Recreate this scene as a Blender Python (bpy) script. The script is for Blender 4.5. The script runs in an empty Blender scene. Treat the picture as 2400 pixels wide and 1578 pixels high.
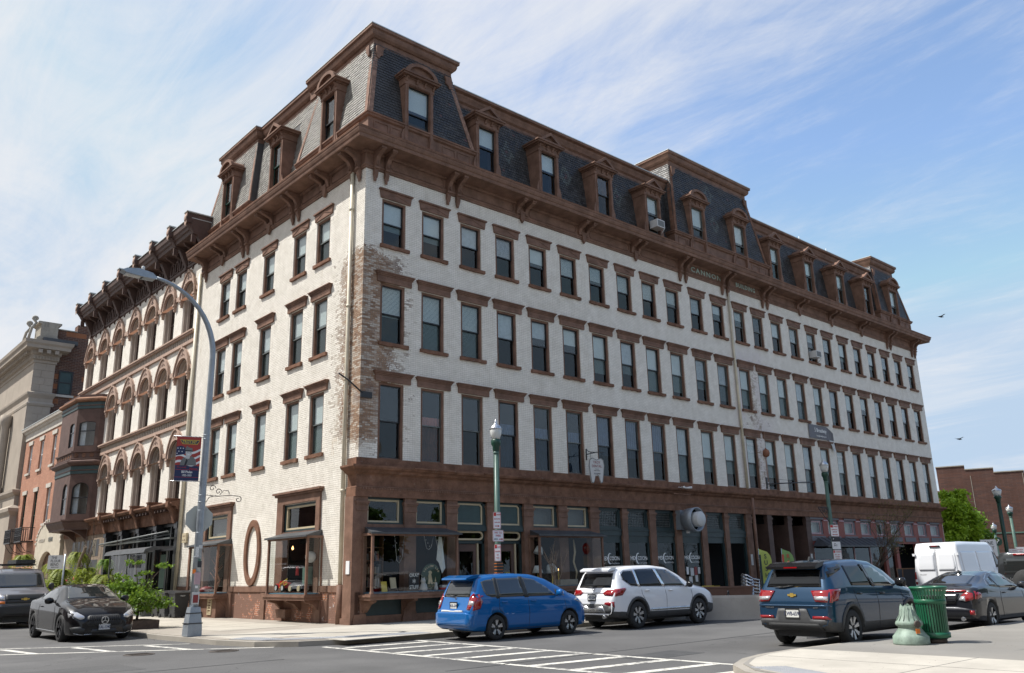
import bpy, bmesh, math, random
import numpy as np
from mathutils import Vector, Matrix
from mathutils.bvhtree import BVHTree
from mathutils.geometry import delaunay_2d_cdt
random.seed(7)
R = math.radians
SC = bpy.context.scene
COL = SC.collection
# ------------------------------------------------------------------ camera
cam = bpy.data.objects.new('camera', bpy.data.cameras.new('camera'))
COL.objects.link(cam)
FW = Vector((0.642, 0.718, 0.269)); RT = Vector((0.749, -0.662, -0.023))
FW.normalize(); RT = (RT - FW * RT.dot(FW)).normalized(); UP = RT.cross(FW)
M = Matrix((RT, UP, -FW)).transposed().to_4x4()
M.translation = Vector((-15.442, -25.444, 1.6))
cam.matrix_world = M
cam.data.sensor_width = 36.0
cam.data.lens = 1966.76 / 2400 * 36
cam.data.clip_start = 0.1; cam.data.clip_end = 3000
SC.camera = cam
# ------------------------------------------------------------------ world, sun, exposure
SUN_EL = 56.0
SUN_DIR = Vector((-0.74 * math.cos(R(SUN_EL)), 0.672 * math.cos(R(SUN_EL)), math.sin(R(SUN_EL)))).normalized()
SUN_ROT = math.atan2(SUN_DIR.x, SUN_DIR.y)
W = bpy.data.worlds.new('World'); SC.world = W; W.use_nodes = True
nt = W.node_tree; nt.nodes.clear()
wo = nt.nodes.new('ShaderNodeOutputWorld'); bg = nt.nodes.new('ShaderNodeBackground')
sky = nt.nodes.new('ShaderNodeTexSky'); sky.sky_type = 'NISHITA'; sky.sun_disc = False
sky.sun_elevation = R(SUN_EL); sky.sun_rotation = SUN_ROT; sky.altitude = 20
sky.air_density = 1.0; sky.dust_density = 0.6; sky.ozone_density = 1.1
tc = nt.nodes.new('ShaderNodeTexCoord')
# high thin cloud: the view direction is cast onto a flat layer and broken up with stretched noise
sep = nt.nodes.new('ShaderNodeSeparateXYZ'); nt.links.new(tc.outputs['Generated'], sep.inputs[0])
def wm(op, a, b=None, clamp=False):
    n = nt.nodes.new('ShaderNodeMath'); n.operation = op; n.use_clamp = clamp
    for i, v in enumerate((a, b)):
        if v is None: continue
        if isinstance(v, (int, float)): n.inputs[i].default_value = v
        else: nt.links.new(v, n.inputs[i])
    return n.outputs[0]
zc = wm('MAXIMUM', wm('ADD', sep.outputs[2], 0.12), 0.03)
px = wm('DIVIDE', sep.outputs[0], zc); py = wm('DIVIDE', sep.outputs[1], zc)
cmb = nt.nodes.new('ShaderNodeCombineXYZ'); nt.links.new(px, cmb.inputs[0]); nt.links.new(py, cmb.inputs[1])
def wnoise(scale, sx, sy, rot, detail, rough, dist, off=0.0):
    mp = nt.nodes.new('ShaderNodeMapping'); mp.inputs['Rotation'].default_value = (0, 0, R(rot))
    mp.inputs['Scale'].default_value = (sx, sy, 1); mp.inputs['Location'].default_value = (off, off * 0.7, 0)
    nt.links.new(cmb.outputs[0], mp.inputs[0])
    n = nt.nodes.new('ShaderNodeTexNoise'); n.inputs['Scale'].default_value = scale
    n.inputs['Detail'].default_value = detail; n.inputs['Roughness'].default_value = rough
    n.inputs['Distortion'].default_value = dist
    nt.links.new(mp.outputs[0], n.inputs['Vector']); return n.outputs['Fac']
n1 = wnoise(1.9, 1.0, 0.42, 72, 14, 0.66, 0.9, 3.1)
n2 = wnoise(0.55, 1.0, 0.9, 0, 4, 0.5, 0.4, 1.3)
n3 = wnoise(6.5, 1.0, 0.3, 60, 10, 0.7, 0.8, 7.7)
cl = wm('ADD', wm('ADD', wm('MULTIPLY', n1, 1.1), wm('MULTIPLY', n2, 1.15)), wm('MULTIPLY', n3, 0.55))
# the bank of cloud is thicker towards the west (left)
bank = wm('ADD', wm('MULTIPLY', sep.outputs[0], -0.42), wm('MULTIPLY', sep.outputs[1], 0.30))
cl = wm('ADD', cl, wm('MULTIPLY', bank, 0.8))
mr = nt.nodes.new('ShaderNodeMapRange'); mr.interpolation_type = 'SMOOTHSTEP'
mr.inputs['From Min'].default_value = 1.02; mr.inputs['From Max'].default_value = 1.66
mr.inputs['To Min'].default_value = 0.0; mr.inputs['To Max'].default_value = 0.92
nt.links.new(cl, mr.inputs['Value'])
dk = nt.nodes.new('ShaderNodeMix'); dk.data_type = 'RGBA'; dk.blend_type = 'DARKEN'      # caps the sky colour so the horizon does not glare
dk.inputs['Factor'].default_value = 1.0; dk.inputs['B'].default_value = (2.15, 2.75, 3.5, 1); nt.links.new(sky.outputs[0], dk.inputs['A'])
mx = nt.nodes.new('ShaderNodeMix'); mx.data_type = 'RGBA'
nt.links.new(mr.outputs[0], mx.inputs['Factor']); nt.links.new(dk.outputs['Result'], mx.inputs['A'])
mx.inputs['B'].default_value = (3.55, 3.6, 3.72, 1)
nt.links.new(mx.outputs['Result'], bg.inputs['Color']); bg.inputs['Strength'].default_value = 0.15
nt.links.new(bg.outputs[0], wo.inputs[0])
sl = bpy.data.lights.new('sun', 'SUN'); sl.energy = 4.1; sl.angle = R(0.53); sl.color = (1.0, 0.97, 0.92)
so = bpy.data.objects.new('sun', sl); COL.objects.link(so)
so.rotation_euler = SUN_DIR.to_track_quat('Z', 'Y').to_euler(); so.location = (-40, 40, 60)
SC.view_settings.view_transform = 'Standard'; SC.view_settings.look = 'None'
SC.view_settings.exposure = 0.68; SC.view_settings.gamma = 1.0
SC.view_settings.use_curve_mapping = False
SC.render.engine = 'CYCLES'
SC.cycles.max_bounces = 8; SC.cycles.transparent_max_bounces = 16

# ------------------------------------------------------------------ materials
MATS = {}
class NT:
    def __init__(s, m): s.t = m.node_tree; s.n = s.t.nodes; s.l = s.t.links; s.b = s.n['Principled BSDF']
    def new(s, t, **k):
        n = s.n.new(t)
        for a, v in k.items(): setattr(n, a, v)
        return n
    def link(s, a, b): s.l.new(a, b)
    def put(s, sock, v):
        if isinstance(v, (int, float)): sock.default_value = v
        elif isinstance(v, (tuple, list)): sock.default_value = tuple(v) + ((1,) if len(v) == 3 and len(sock.default_value) == 4 else ())
        else: s.l.new(v, sock)
    def math(s, op, a, b=None, c=None, clamp=False):
        n = s.new('ShaderNodeMath', operation=op, use_clamp=clamp)
        for i, v in enumerate((a, b, c)):
            if v is not None: s.put(n.inputs[i], v)
        return n.outputs[0]
    def pos(s): return s.new('ShaderNodeNewGeometry').outputs['Position']
    def noise(s, scale, detail=4, rough=0.55, vec=None, dist=0.0):
        n = s.new('ShaderNodeTexNoise'); n.inputs['Scale'].default_value = scale; n.inputs['Detail'].default_value = detail
        n.inputs['Roughness'].default_value = rough; n.inputs['Distortion'].default_value = dist
        if vec is not None: s.link(vec, n.inputs['Vector'])
        return n.outputs['Fac']
    def ramp(s, v, a, b, lo=0.0, hi=1.0, smooth=True):
        n = s.new('ShaderNodeMapRange'); n.interpolation_type = 'SMOOTHSTEP' if smooth else 'LINEAR'
        s.put(n.inputs['Value'], v)
        for k, x in zip(('From Min', 'From Max', 'To Min', 'To Max'), (a, b, lo, hi)): n.inputs[k].default_value = x
        return n.outputs[0]
    def mix(s, f, a, b, mode='MIX'):
        n = s.new('ShaderNodeMix', data_type='RGBA', blend_type=mode)
        s.put(n.inputs['Factor'], f); s.put(n.inputs['A'], a); s.put(n.inputs['B'], b)
        return n.outputs['Result']
    def scale(s, vec, x, y, z, rot=None):
        n = s.new('ShaderNodeMapping'); n.inputs['Scale'].default_value = (x, y, z)
        if rot: n.inputs['Rotation'].default_value = rot
        s.link(vec, n.inputs[0]); return n.outputs[0]
    def bump(s, h, strength=0.4, dist=0.01):
        n = s.new('ShaderNodeBump'); n.inputs['Strength'].default_value = strength; n.inputs['Distance'].default_value = dist
        s.link(h, n.inputs['Height']); s.link(n.outputs[0], s.b.inputs['Normal']); return n
def base(name, col=(0.5, 0.5, 0.5), rough=0.6, metal=0.0, spec=0.5):
    m = bpy.data.materials.new(name); m.use_nodes = True; MATS[name] = m
    g = NT(m); g.b.inputs['Base Color'].default_value = tuple(col) + (1,)
    g.b.inputs['Roughness'].default_value = rough; g.b.inputs['Metallic'].default_value = metal
    g.b.inputs['Specular IOR Level'].default_value = spec
    m.diffuse_color = tuple(col) + (1,)
    return m, g
def vary(name, col, rough=0.65, amt=0.25, scale=3.0, metal=0.0, bump=0.0, bscale=60, dirt=None, dirtamt=0.0, streak=False, spec=0.5):
    """colour with irregular wear: two noises, optional dirt colour and vertical streaks"""
    m, g = base(name, col, rough, metal, spec)
    p = g.pos()
    n = g.noise(scale, 6, 0.6, p); n2 = g.noise(scale * 9, 4, 0.6, p)
    f = g.math('ADD', g.math('MULTIPLY', n, 0.7), g.math('MULTIPLY', n2, 0.3))
    lo = tuple(c * (1 - amt) for c in col); hi = tuple(min(1, c * (1 + amt)) for c in col)
    c = g.mix(g.ramp(f, 0.3, 0.7), lo, hi)
    if dirt:
        d = g.noise(scale * 1.7, 8, 0.7, g.scale(p, 1, 1, 0.25) if streak else p)
        c = g.mix(g.ramp(d, 0.62 - dirtamt * 0.3, 0.72, 0, min(1, dirtamt * 2)), c, dirt)
    g.link(c, g.b.inputs['Base Color'])
    g.link(g.ramp(n2, 0.3, 0.7, rough * 0.85, min(1, rough * 1.15)), g.b.inputs['Roughness'])
    if bump: g.bump(g.noise(bscale, 5, 0.6, p), bump, 0.004)
    return m
def glass_mat(name, tint=(0.75, 0.8, 0.8), ior=1.65, rough=0.01, wob=0.0):
    m, g = base(name)
    g.n.remove(g.b)
    tr = g.new('ShaderNodeBsdfTransparent'); tr.inputs[0].default_value = tuple(tint) + (1,)
    gl = g.new('ShaderNodeBsdfGlossy'); gl.inputs['Roughness'].default_value = rough
    # Schlick reflectance that is the same from both faces of the thin sheet
    ge = g.new('ShaderNodeNewGeometry'); dt = g.new('ShaderNodeVectorMath', operation='DOT_PRODUCT')
    g.link(ge.outputs['Normal'], dt.inputs[0]); g.link(ge.outputs['Incoming'], dt.inputs[1])
    c5 = g.math('POWER', g.math('SUBTRACT', 1.0, g.math('ABSOLUTE', dt.outputs['Value'])), 5.0)
    f0 = ((ior - 1) / (ior + 1)) ** 2
    fr_ = g.math('ADD', g.math('MULTIPLY', c5, 1 - f0), f0, clamp=True)
    if wob:      # old panes are wavy: each leans a little, on its own
        b = g.new('ShaderNodeBump'); b.inputs['Strength'].default_value = wob; b.inputs['Distance'].default_value = 0.05
        g.link(g.noise(0.9, 1, 0.3, g.pos()), b.inputs['Height']); g.link(b.outputs[0], gl.inputs['Normal'])
    mx = g.new('ShaderNodeMixShader')
    g.link(fr_, mx.inputs[0]); g.link(tr.outputs[0], mx.inputs[1]); g.link(gl.outputs[0], mx.inputs[2])
    g.link(mx.outputs[0], g.n['Material Output'].inputs[0])
    m.diffuse_color = (0.2, 0.25, 0.3, 1)
    return m
def mt(n): return MATS[n]

# ------------------------------------------------------------------ mesh building
class MB:
    """collects polygons; T is a 4x4 placed on everything that is added"""
    def __init__(s, T=None): s.v = []; s.f = []; s.m = []; s.T = T; s.sm = []
    def add(s, vs, fs, m=0, smooth=False, flip=False):
        o = len(s.v)
        if s.T is not None: vs = [s.T @ Vector(v) for v in vs]
        s.v.extend([tuple(v) for v in vs])
        for f in fs:
            s.f.append([o + i for i in (reversed(f) if flip else f)]); s.m.append(m); s.sm.append(smooth)
        return s
    def box(s, x0, x1, y0, y1, z0, z1, m=0):
        if x0 > x1: x0, x1 = x1, x0
        if y0 > y1: y0, y1 = y1, y0
        if z0 > z1: z0, z1 = z1, z0
        return s.add([(x0, y0, z0), (x1, y0, z0), (x1, y1, z0), (x0, y1, z0), (x0, y0, z1), (x1, y0, z1), (x1, y1, z1), (x0, y1, z1)],
              [(3, 2, 1, 0), (4, 5, 6, 7), (0, 1, 5, 4), (1, 2, 6, 5), (2, 3, 7, 6), (3, 0, 4, 7)], m)
    def quad(s, a, b, c, d, m=0): return s.add([a, b, c, d], [(0, 1, 2, 3)], m)
    def prism(s, poly, axis, a, b, m=0, smooth=False):
        """poly: 2-D outline; axis x: (y,z), axis y: (x,z), axis z: (x,y)"""
        n = len(poly)
        A = sum(poly[i][0] * poly[(i + 1) % n][1] - poly[(i + 1) % n][0] * poly[i][1] for i in range(n))
        if A < 0: poly = poly[::-1]
        f = {'x': lambda p, t: (t, p[0], p[1]), 'y': lambda p, t: (p[0], t, p[1]), 'z': lambda p, t: (p[0], p[1], t)}[axis]
        if a > b: a, b = b, a
        vs = [f(p, a) for p in poly] + [f(p, b) for p in poly]
        fl = axis == 'y'
        fs = [tuple(range(n - 1, -1, -1)), tuple(range(n, 2 * n))] + [(i, (i + 1) % n, n + (i + 1) % n, n + i) for i in range(n)]
        return s.add(vs, fs, m, smooth, flip=fl)
    def ring(s, outer, inner, axis, a, b, m=0):
        """plate with a hole; outer and inner outlines have the same point count"""
        n = len(outer)
        f = {'x': lambda p, t: (t, p[0], p[1]), 'y': lambda p, t: (p[0], t, p[1]), 'z': lambda p, t: (p[0], p[1], t)}[axis]
        vs = [f(p, a) for p in outer] + [f(p, b) for p in outer] + [f(p, a) for p in inner] + [f(p, b) for p in inner]
        fs = []
        for i in range(n):
            j = (i + 1) % n
            fs += [(i, j, n + j, n + i), (2 * n + i, 3 * n + i, 3 * n + j, 2 * n + j), (i, 2 * n + i, 2 * n + j, j), (n + i, n + j, 3 * n + j, 3 * n + i)]
        return s.add(vs, fs, m)
    def tube(s, pts, rad, seg=8, m=0, cap=True, smooth=True):
        pts = [Vector(p) for p in pts]; n = len(pts)
        rad = rad if isinstance(rad, (list, tuple)) else [rad] * n
        vs = []; prev = None
        for i, p in enumerate(pts):
            d = (pts[min(i + 1, n - 1)] - pts[max(i - 1, 0)]).normalized()
            if prev is None:
                a = Vector((0, 0, 1)) if abs(d.z) < 0.9 else Vector((1, 0, 0))
                x = d.cross(a).normalized()
            else: x = (prev - d * prev.dot(d)).normalized()
            prev = x; y = d.cross(x)
            for k in range(seg):
                t = 2 * math.pi * k / seg
                vs.append(p + (x * math.cos(t) + y * math.sin(t)) * rad[i])
        fs = []
        for i in range(n - 1):
            for k in range(seg):
                a = i * seg + k; b = i * seg + (k + 1) % seg
                fs.append((a, b, b + seg, a + seg))
        s.add(vs, fs, m, smooth)
        if cap:
            o = len(s.v) - len(vs)
            s.f.append([o + k for k in range(seg - 1, -1, -1)]); s.f.append([o + (n - 1) * seg + k for k in range(seg)])
            s.m += [m, m]; s.sm += [False, False]
        return s
    def lathe(s, prof, c=(0, 0, 0), seg=16, m=0, smooth=True, axis='z', cap=True):
        vs = []
        for r, z in prof:
            for k in range(seg):
                t = 2 * math.pi * k / seg
                p = (r * math.cos(t), r * math.sin(t), z)
                if axis == 'y': p = (p[0], -p[2], p[1])
                if axis == 'x': p = (p[2], p[0], p[1])
                vs.append((p[0] + c[0], p[1] + c[1], p[2] + c[2]))
        fs = []
        for i in range(len(prof) - 1):
            for k in range(seg):
                a = i * seg + k; b = i * seg + (k + 1) % seg
                fs.append((a, b, b + seg, a + seg))
        s.add(vs, fs, m, smooth)
        if cap:
            o = len(s.v) - len(vs)
            s.f.append([o + k for k in range(seg - 1, -1, -1)]); s.f.append([o + (len(prof) - 1) * seg + k for k in range(seg)])
            s.m += [m, m]; s.sm += [False, False]
        return s
    def beam(s, p, q, w, d, m=0, up=(0, 0, 1)):
        """box of width w and depth d between two points"""
        p = Vector(p); q = Vector(q); z = (q - p).normalized(); x = Vector(up).cross(z)
        if x.length < 1e-4: x = Vector((1, 0, 0))
        x.normalize(); y = z.cross(x)
        vs = []
        for c in (p, q):
            for a, b in ((-1, -1), (1, -1), (1, 1), (-1, 1)): vs.append(c + x * a * w / 2 + y * b * d / 2)
        return s.add(vs, [(3, 2, 1, 0), (4, 5, 6, 7), (0, 1, 5, 4), (1, 2, 6, 5), (2, 3, 7, 6), (3, 0, 4, 7)], m)
    def sweep(s, prof, path, m=0, closed=False):
        """moulding: prof [(out, z)] carried along a plan path [(x,y)], outward = right of travel turned out; mitred"""
        n = len(path); k = len(prof); vs = []
        for i in range(n):
            p = Vector(path[i])
            if closed or 0 < i < n - 1:
                d0 = (p - Vector(path[(i - 1) % n])).normalized(); d1 = (Vector(path[(i + 1) % n]) - p).normalized()
            elif i == 0: d0 = d1 = (Vector(path[1]) - p).normalized()
            else: d0 = d1 = (p - Vector(path[i - 1])).normalized()
            n0 = Vector((d0.y, -d0.x)); n1 = Vector((d1.y, -d1.x)); b = (n0 + n1)
            b = b / max(1e-6, b.dot(n0))
            for o, z in prof: vs.append((p.x + b.x * o, p.y + b.y * o, z))
        fs = []
        for i in range(n if closed else n - 1):
            j = (i + 1) % n
            for a in range(k):
                b = (a + 1) % k
                fs.append((i * k + a, i * k + b, j * k + b, j * k + a))
        if not closed: fs += [tuple(range(k - 1, -1, -1)), tuple((n - 1) * k + a for a in range(k))]
        return s.add(vs, fs, m)
    def mesh(s, name, mats):
        me = bpy.data.meshes.new(name); me.from_pydata(s.v, [], s.f)
        for m in (mats if isinstance(mats, (list, tuple)) else [mats]): me.materials.append(mt(m) if isinstance(m, str) else m)
        me.polygons.foreach_set('material_index', s.m); me.polygons.foreach_set('use_smooth', s.sm)
        me.update(); return me
    def build(s, name, mats, parent=None, loc=None, rz=0.0, **k):
        return obj(name, s.mesh(name, mats), parent, loc, rz, **k)
def obj(name, me, parent=None, loc=None, rz=0.0, label=None, cat=None, group=None, kind=None, rot=None):
    o = bpy.data.objects.new(name, me); COL.objects.link(o)
    if parent is not None: o.parent = parent
    if loc is not None: o.location = loc
    if rz: o.rotation_euler = (0, 0, rz)
    if rot is not None: o.rotation_euler = rot
    if label: o['label'] = label
    if cat: o['category'] = cat
    if group: o['group'] = group
    if kind: o['kind'] = kind
    return o
def thing(name, label, cat, loc=(0, 0, 0), rz=0.0, group=None):
    return obj(name, None, None, loc, rz, label, cat, group)
def copy_tree(o, loc=None, rz=None, label=None, parent=None):
    c = o.copy(); COL.objects.link(c)
    if parent is not None: c.parent = parent
    if loc is not None: c.location = loc
    if rz is not None: c.rotation_euler = (0, 0, rz)
    if label: c['label'] = label
    for ch in list(o.children): copy_tree(ch, parent=c)
    return c
def text_mesh(txt, size, extrude=0.0, align='CENTER', sx=1.0, name='lettering', shear=0.0, bold=0.0, spacing=1.0):
    cu = bpy.data.curves.new(name, 'FONT'); cu.body = txt; cu.size = size; cu.extrude = extrude; cu.align_x = align
    cu.align_y = 'CENTER'; cu.resolution_u = 2; cu.shear = shear; cu.offset = bold; cu.space_character = spacing
    o = bpy.data.objects.new(name, cu); COL.objects.link(o)
    dg = bpy.context.evaluated_depsgraph_get(); dg.update()
    me = bpy.data.meshes.new_from_object(o.evaluated_get(dg))
    COL.objects.unlink(o); bpy.data.objects.remove(o); bpy.data.curves.remove(cu)
    if sx != 1.0:
        for v in me.vertices: v.co.x *= sx
    return me
def text(txt, size, m, parent, loc, T=None, extrude=0.002, sx=1.0, rz=0.0, align='CENTER', name='lettering', tilt=90, **k):
    """upright text facing -y of its parent"""
    me = text_mesh(txt, size, extrude, align, sx, name, **k); me.materials.clear(); me.materials.append(mt(m))
    o = obj(name, me, parent, loc); o.rotation_euler = (R(tilt), 0, rz); return o
def holes_wall(b, x0, x1, z0, z1, holes, y=0.0, depth=0.3, m=0, mr=None):
    """front of a wall with rectangular openings and their reveals; local frame: x along, y inward, z up"""
    xs = sorted({x0, x1} | {h[0] for h in holes} | {h[1] for h in holes}); zs = sorted({z0, z1} | {h[2] for h in holes} | {h[3] for h in holes})
    xs = [x for x in xs if x0 <= x <= x1]; zs = [z for z in zs if z0 <= z <= z1]
    for i in range(len(xs) - 1):
        cx = (xs[i] + xs[i + 1]) / 2; run = None
        for j in range(len(zs) - 1):
            cz = (zs[j] + zs[j + 1]) / 2
            inside = any(h[0] < cx < h[1] and h[2] < cz < h[3] for h in holes)
            if not inside: b.quad((xs[i], y, zs[j]), (xs[i + 1], y, zs[j]), (xs[i + 1], y, zs[j + 1]), (xs[i], y, zs[j + 1]), m)
    mr = m if mr is None else mr
    for a, c, d, e in holes:
        b.quad((a, y, d), (a, y, e), (a, y + depth, e), (a, y + depth, d), mr)
        b.quad((c, y, e), (c, y, d), (c, y + depth, d), (c, y + depth, e), mr)
        b.quad((a, y, e), (c, y, e), (c, y + depth, e), (a, y + depth, e), mr)
        b.quad((c, y, d), (a, y, d), (a, y + depth, d), (c, y + depth, d), mr)
TL = Matrix.Rotation(R(-90), 4, 'Z')       # frame of the west (left) front: local x runs towards the corner, local y inward
def T2(x, y, z=0, rz=0): return Matrix.Translation((x, y, z)) @ Matrix.Rotation(rz, 4, 'Z')
# ------------------------------------------------------------------ the palette
def brick_paint(name, zones=True, wear=0.30):
    """white painted brick: paint is worn off near the corner, below it brown, lime-washed brick shows"""
    m, g = base(name, (0.7, 0.67, 0.6), 0.75, 0, 0.25)
    p = g.pos(); sp = g.new('ShaderNodeSeparateXYZ'); g.link(p, sp.inputs[0])
    x, y, z = sp.outputs
    u = g.math('ADD', x, y)
    cv = g.new('ShaderNodeCombineXYZ'); g.link(u, cv.inputs[0]); g.link(z, cv.inputs[1])
    br = g.new('ShaderNodeTexBrick'); g.link(cv.outputs[0], br.inputs['Vector'])
    br.inputs['Scale'].default_value = 1.0; br.inputs['Brick Width'].default_value = 0.215; br.inputs['Row Height'].default_value = 0.075
    br.inputs['Mortar Size'].default_value = 0.007; br.inputs['Mortar Smooth'].default_value = 0.2
    br.inputs['Color1'].default_value = (0, 0, 0, 1); br.inputs['Color2'].default_value = (1, 1, 1, 1); br.inputs['Mortar'].default_value = (0.5, 0.5, 0.5, 1)
    cell = br.outputs['Color']; mortar = br.outputs['Fac']
    big = g.noise(0.55, 4, 0.6, p); mid = g.noise(2.2, 6, 0.65, p); fine = g.noise(16, 5, 0.7, g.scale(p, 1, 1, 1.5)); spk = g.noise(45, 3, 0.6, p)
    paint = g.mix(g.ramp(mid, 0.25, 0.75), (0.68, 0.635, 0.56), (0.84, 0.795, 0.72))
    # yellow-grey water runs
    run = g.noise(1.3, 8, 0.65, g.scale(p, 1.6, 1.6, 0.16))
    paint = g.mix(g.ramp(run, 0.56, 0.78, 0, 0.5), paint, (0.50, 0.44, 0.34))
    paint = g.mix(g.math('MULTIPLY', mortar, 0.6), paint, (0.40, 0.37, 0.31))
    paint = g.mix(g.math('MULTIPLY', cell, 0.16), paint, (0.52, 0.49, 0.42))
    grime = g.noise(7, 6, 0.7, p)
    paint = g.mix(g.ramp(grime, 0.55, 0.8, 0, 0.35), paint, (0.47, 0.43, 0.36))
    # bare brick under the paint
    bare = g.mix(cell, (0.23, 0.14, 0.09), (0.42, 0.275, 0.175))
    lime = g.math('ADD', g.math('ADD', g.math('MULTIPLY', mid, .4), g.math('MULTIPLY', fine, .4)), g.math('MULTIPLY', cell, .22))
    bare = g.mix(g.ramp(lime, 0.46, 0.60, 0, 0.8), bare, (0.50, 0.46, 0.40))
    bare = g.mix(g.math('MULTIPLY', mortar, 0.75), bare, (0.20, 0.17, 0.15))
    dark = g.ramp(g.noise(1.1, 5, 0.6, p), 0.5, 0.68, 0, 0.5)
    bare = g.mix(dark, bare, (0.15, 0.10, 0.085))
    # where the paint is gone: distance from the corner along either street
    t = g.math('MULTIPLY', u, 0.42)
    zb = g.math('MULTIPLY', g.ramp(z, 5.3, 6.8), g.ramp(z, 14.2, 12.8))
    bump_ = g.math('MULTIPLY', g.math('SUBTRACT', 1.18, t), zb)
    k1 = g.math('ADD', bump_, g.math('MULTIPLY', g.math('SUBTRACT', mid, 0.5), 1.3))
    k1 = g.math('ADD', k1, g.math('MULTIPLY', g.math('SUBTRACT', fine, 0.5), 0.8))
    k1 = g.math('ADD', k1, g.math('MULTIPLY', g.math('SUBTRACT', cell, 0.5), 0.42))
    m1 = g.ramp(k1, 0.48, 0.56)
    # second worn strip by the rain pipe in the middle of the long front
    d = g.math('ABSOLUTE', g.math('SUBTRACT', x, 25.2))
    s2 = g.math('SUBTRACT', 0.62, g.math('MULTIPLY', d, 0.22))
    s2 = g.math('MULTIPLY', s2, g.math('MULTIPLY', g.ramp(z, 14, 12.2), g.ramp(y, 1.0, 0.5)))
    k2 = g.math('ADD', s2, g.math('ADD', g.math('MULTIPLY', g.math('SUBTRACT', mid, 0.5), 1.5), g.math('ADD', g.math('MULTIPLY', g.math('SUBTRACT', fine, 0.5), 1.2), g.math('MULTIPLY', g.math('SUBTRACT', cell, 0.5), 0.3))))
    m2 = g.ramp(k2, 0.56, 0.66)
    # small flakes everywhere
    m3 = g.math('MULTIPLY', g.ramp(fine, 0.66, 0.70), g.ramp(big, 0.50, 0.62))
    rust = g.math('MULTIPLY', g.ramp(run, 0.60, 0.72), g.ramp(g.noise(0.8, 3, 0.5, p), 0.55, 0.68, 0, 0.6))
    paint = g.mix(rust, paint, (0.50, 0.30, 0.12))
    msk = g.math('MAXIMUM', g.math('MAXIMUM', m1, m2), m3, clamp=True) if zones else g.math('MULTIPLY', m3, wear)
    # lilac-white primer beside the pipe
    lil = g.math('MULTIPLY', g.ramp(d, 2.6, 0.6, 0, 0.55), g.math('MULTIPLY', g.ramp(z, 14, 12.5), g.ramp(big, 0.35, 0.55)))
    if zones: paint = g.mix(lil, paint, (0.58, 0.52, 0.54))
    col = g.mix(msk, paint, bare)
    g.link(col, g.b.inputs['Base Color'])
    h = g.math('SUBTRACT', g.math('MULTIPLY', fine, 0.35), mortar)
    h = g.math('SUBTRACT', h, g.math('MULTIPLY', msk, 0.4))
    g.bump(h, 0.55, 0.006)
    return m
brick_paint('painted_brick'); brick_paint('white_brick', False, 0.15)
def bricks(name, c1, c2, mortar, bw=0.215, rh=0.075, axis='u', spots=None, ms=0.009):
    m, g = base(name, c1, 0.85, 0, 0.2)
    p = g.pos(); sp = g.new('ShaderNodeSeparateXYZ'); g.link(p, sp.inputs[0])
    cv = g.new('ShaderNodeCombineXYZ'); g.link(g.math('ADD', sp.outputs[0], sp.outputs[1]), cv.inputs[0]); g.link(sp.outputs[2], cv.inputs[1])
    br = g.new('ShaderNodeTexBrick'); g.link(cv.outputs[0], br.inputs['Vector'])
    br.inputs['Scale'].default_value = 1.0; br.inputs['Brick Width'].default_value = bw; br.inputs['Row Height'].default_value = rh
    br.inputs['Mortar Size'].default_value = ms; br.inputs['Color1'].default_value = c1 + (1,); br.inputs['Color2'].default_value = c2 + (1,)
    br.inputs['Mortar'].default_value = mortar + (1,)
    n = g.noise(0.9, 6, 0.65, p); c = g.mix(g.ramp(n, 0.3, 0.75, 0, 0.55), br.outputs['Color'], tuple(v * 0.55 for v in c1))
    if spots:
        w = g.new('ShaderNodeTexWhiteNoise'); w.noise_dimensions = '2D'
        q = g.new('ShaderNodeVectorMath', operation='SNAP'); g.link(cv.outputs[0], q.inputs[0]); q.inputs[1].default_value = (bw * 2, rh * 3, 1)
        g.link(q.outputs[0], w.inputs['Vector']); c = g.mix(g.math('MULTIPLY', g.ramp(w.outputs['Value'], 0.86, 0.9), 0.7), c, spots)
    g.link(c, g.b.inputs['Base Color'])
    g.bump(g.math('SUBTRACT', g.math('MULTIPLY', g.noise(20, 4, 0.6, p), 0.4), br.outputs['Fac']), 0.6, 0.008)
    return m
bricks('red_brick', (0.50, 0.235, 0.145), (0.38, 0.165, 0.105), (0.42, 0.33, 0.27))
bricks('dark_brick', (0.155, 0.075, 0.05), (0.085, 0.05, 0.042), (0.22, 0.17, 0.14), 0.4, 0.14, spots=(0.36, 0.14, 0.06), ms=0.018)
bricks('warehouse_brick', (0.13, 0.065, 0.048), (0.085, 0.05, 0.042), (0.13, 0.09, 0.08), 0.5, 0.16, ms=0.014)
bricks('brown_brick', (0.24, 0.125, 0.095), (0.20, 0.105, 0.08), (0.17, 0.09, 0.07))
BR = (0.190, 0.112, 0.081)
vary('brown', BR, 0.62, 0.3, 1.9, bump=0.25, bscale=40, dirt=(0.10, 0.06, 0.045), dirtamt=0.22, streak=True, spec=0.12)
vary('brown_dark', (0.088, 0.055, 0.045), 0.6, 0.25, 1.6, bump=0.2, dirt=(0.05, 0.035, 0.03), dirtamt=0.3, spec=0.3)
vary('brown_worn', (0.178, 0.096, 0.064), 0.8, 0.38, 2.6, bump=0.6, bscale=22, dirt=(0.44, 0.40, 0.37), dirtamt=0.12, spec=0.1)
vary('rust_edge', (0.25, 0.13, 0.08), 0.7, 0.35, 2.2, bump=0.4, bscale=30, dirt=(0.12, 0.07, 0.05), dirtamt=0.35, spec=0.2)
vary('peel_wood', (0.26, 0.16, 0.12), 0.85, 0.4, 5, bump=0.8, bscale=30, dirt=(0.06, 0.05, 0.045), dirtamt=0.42, spec=0.2)
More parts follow.
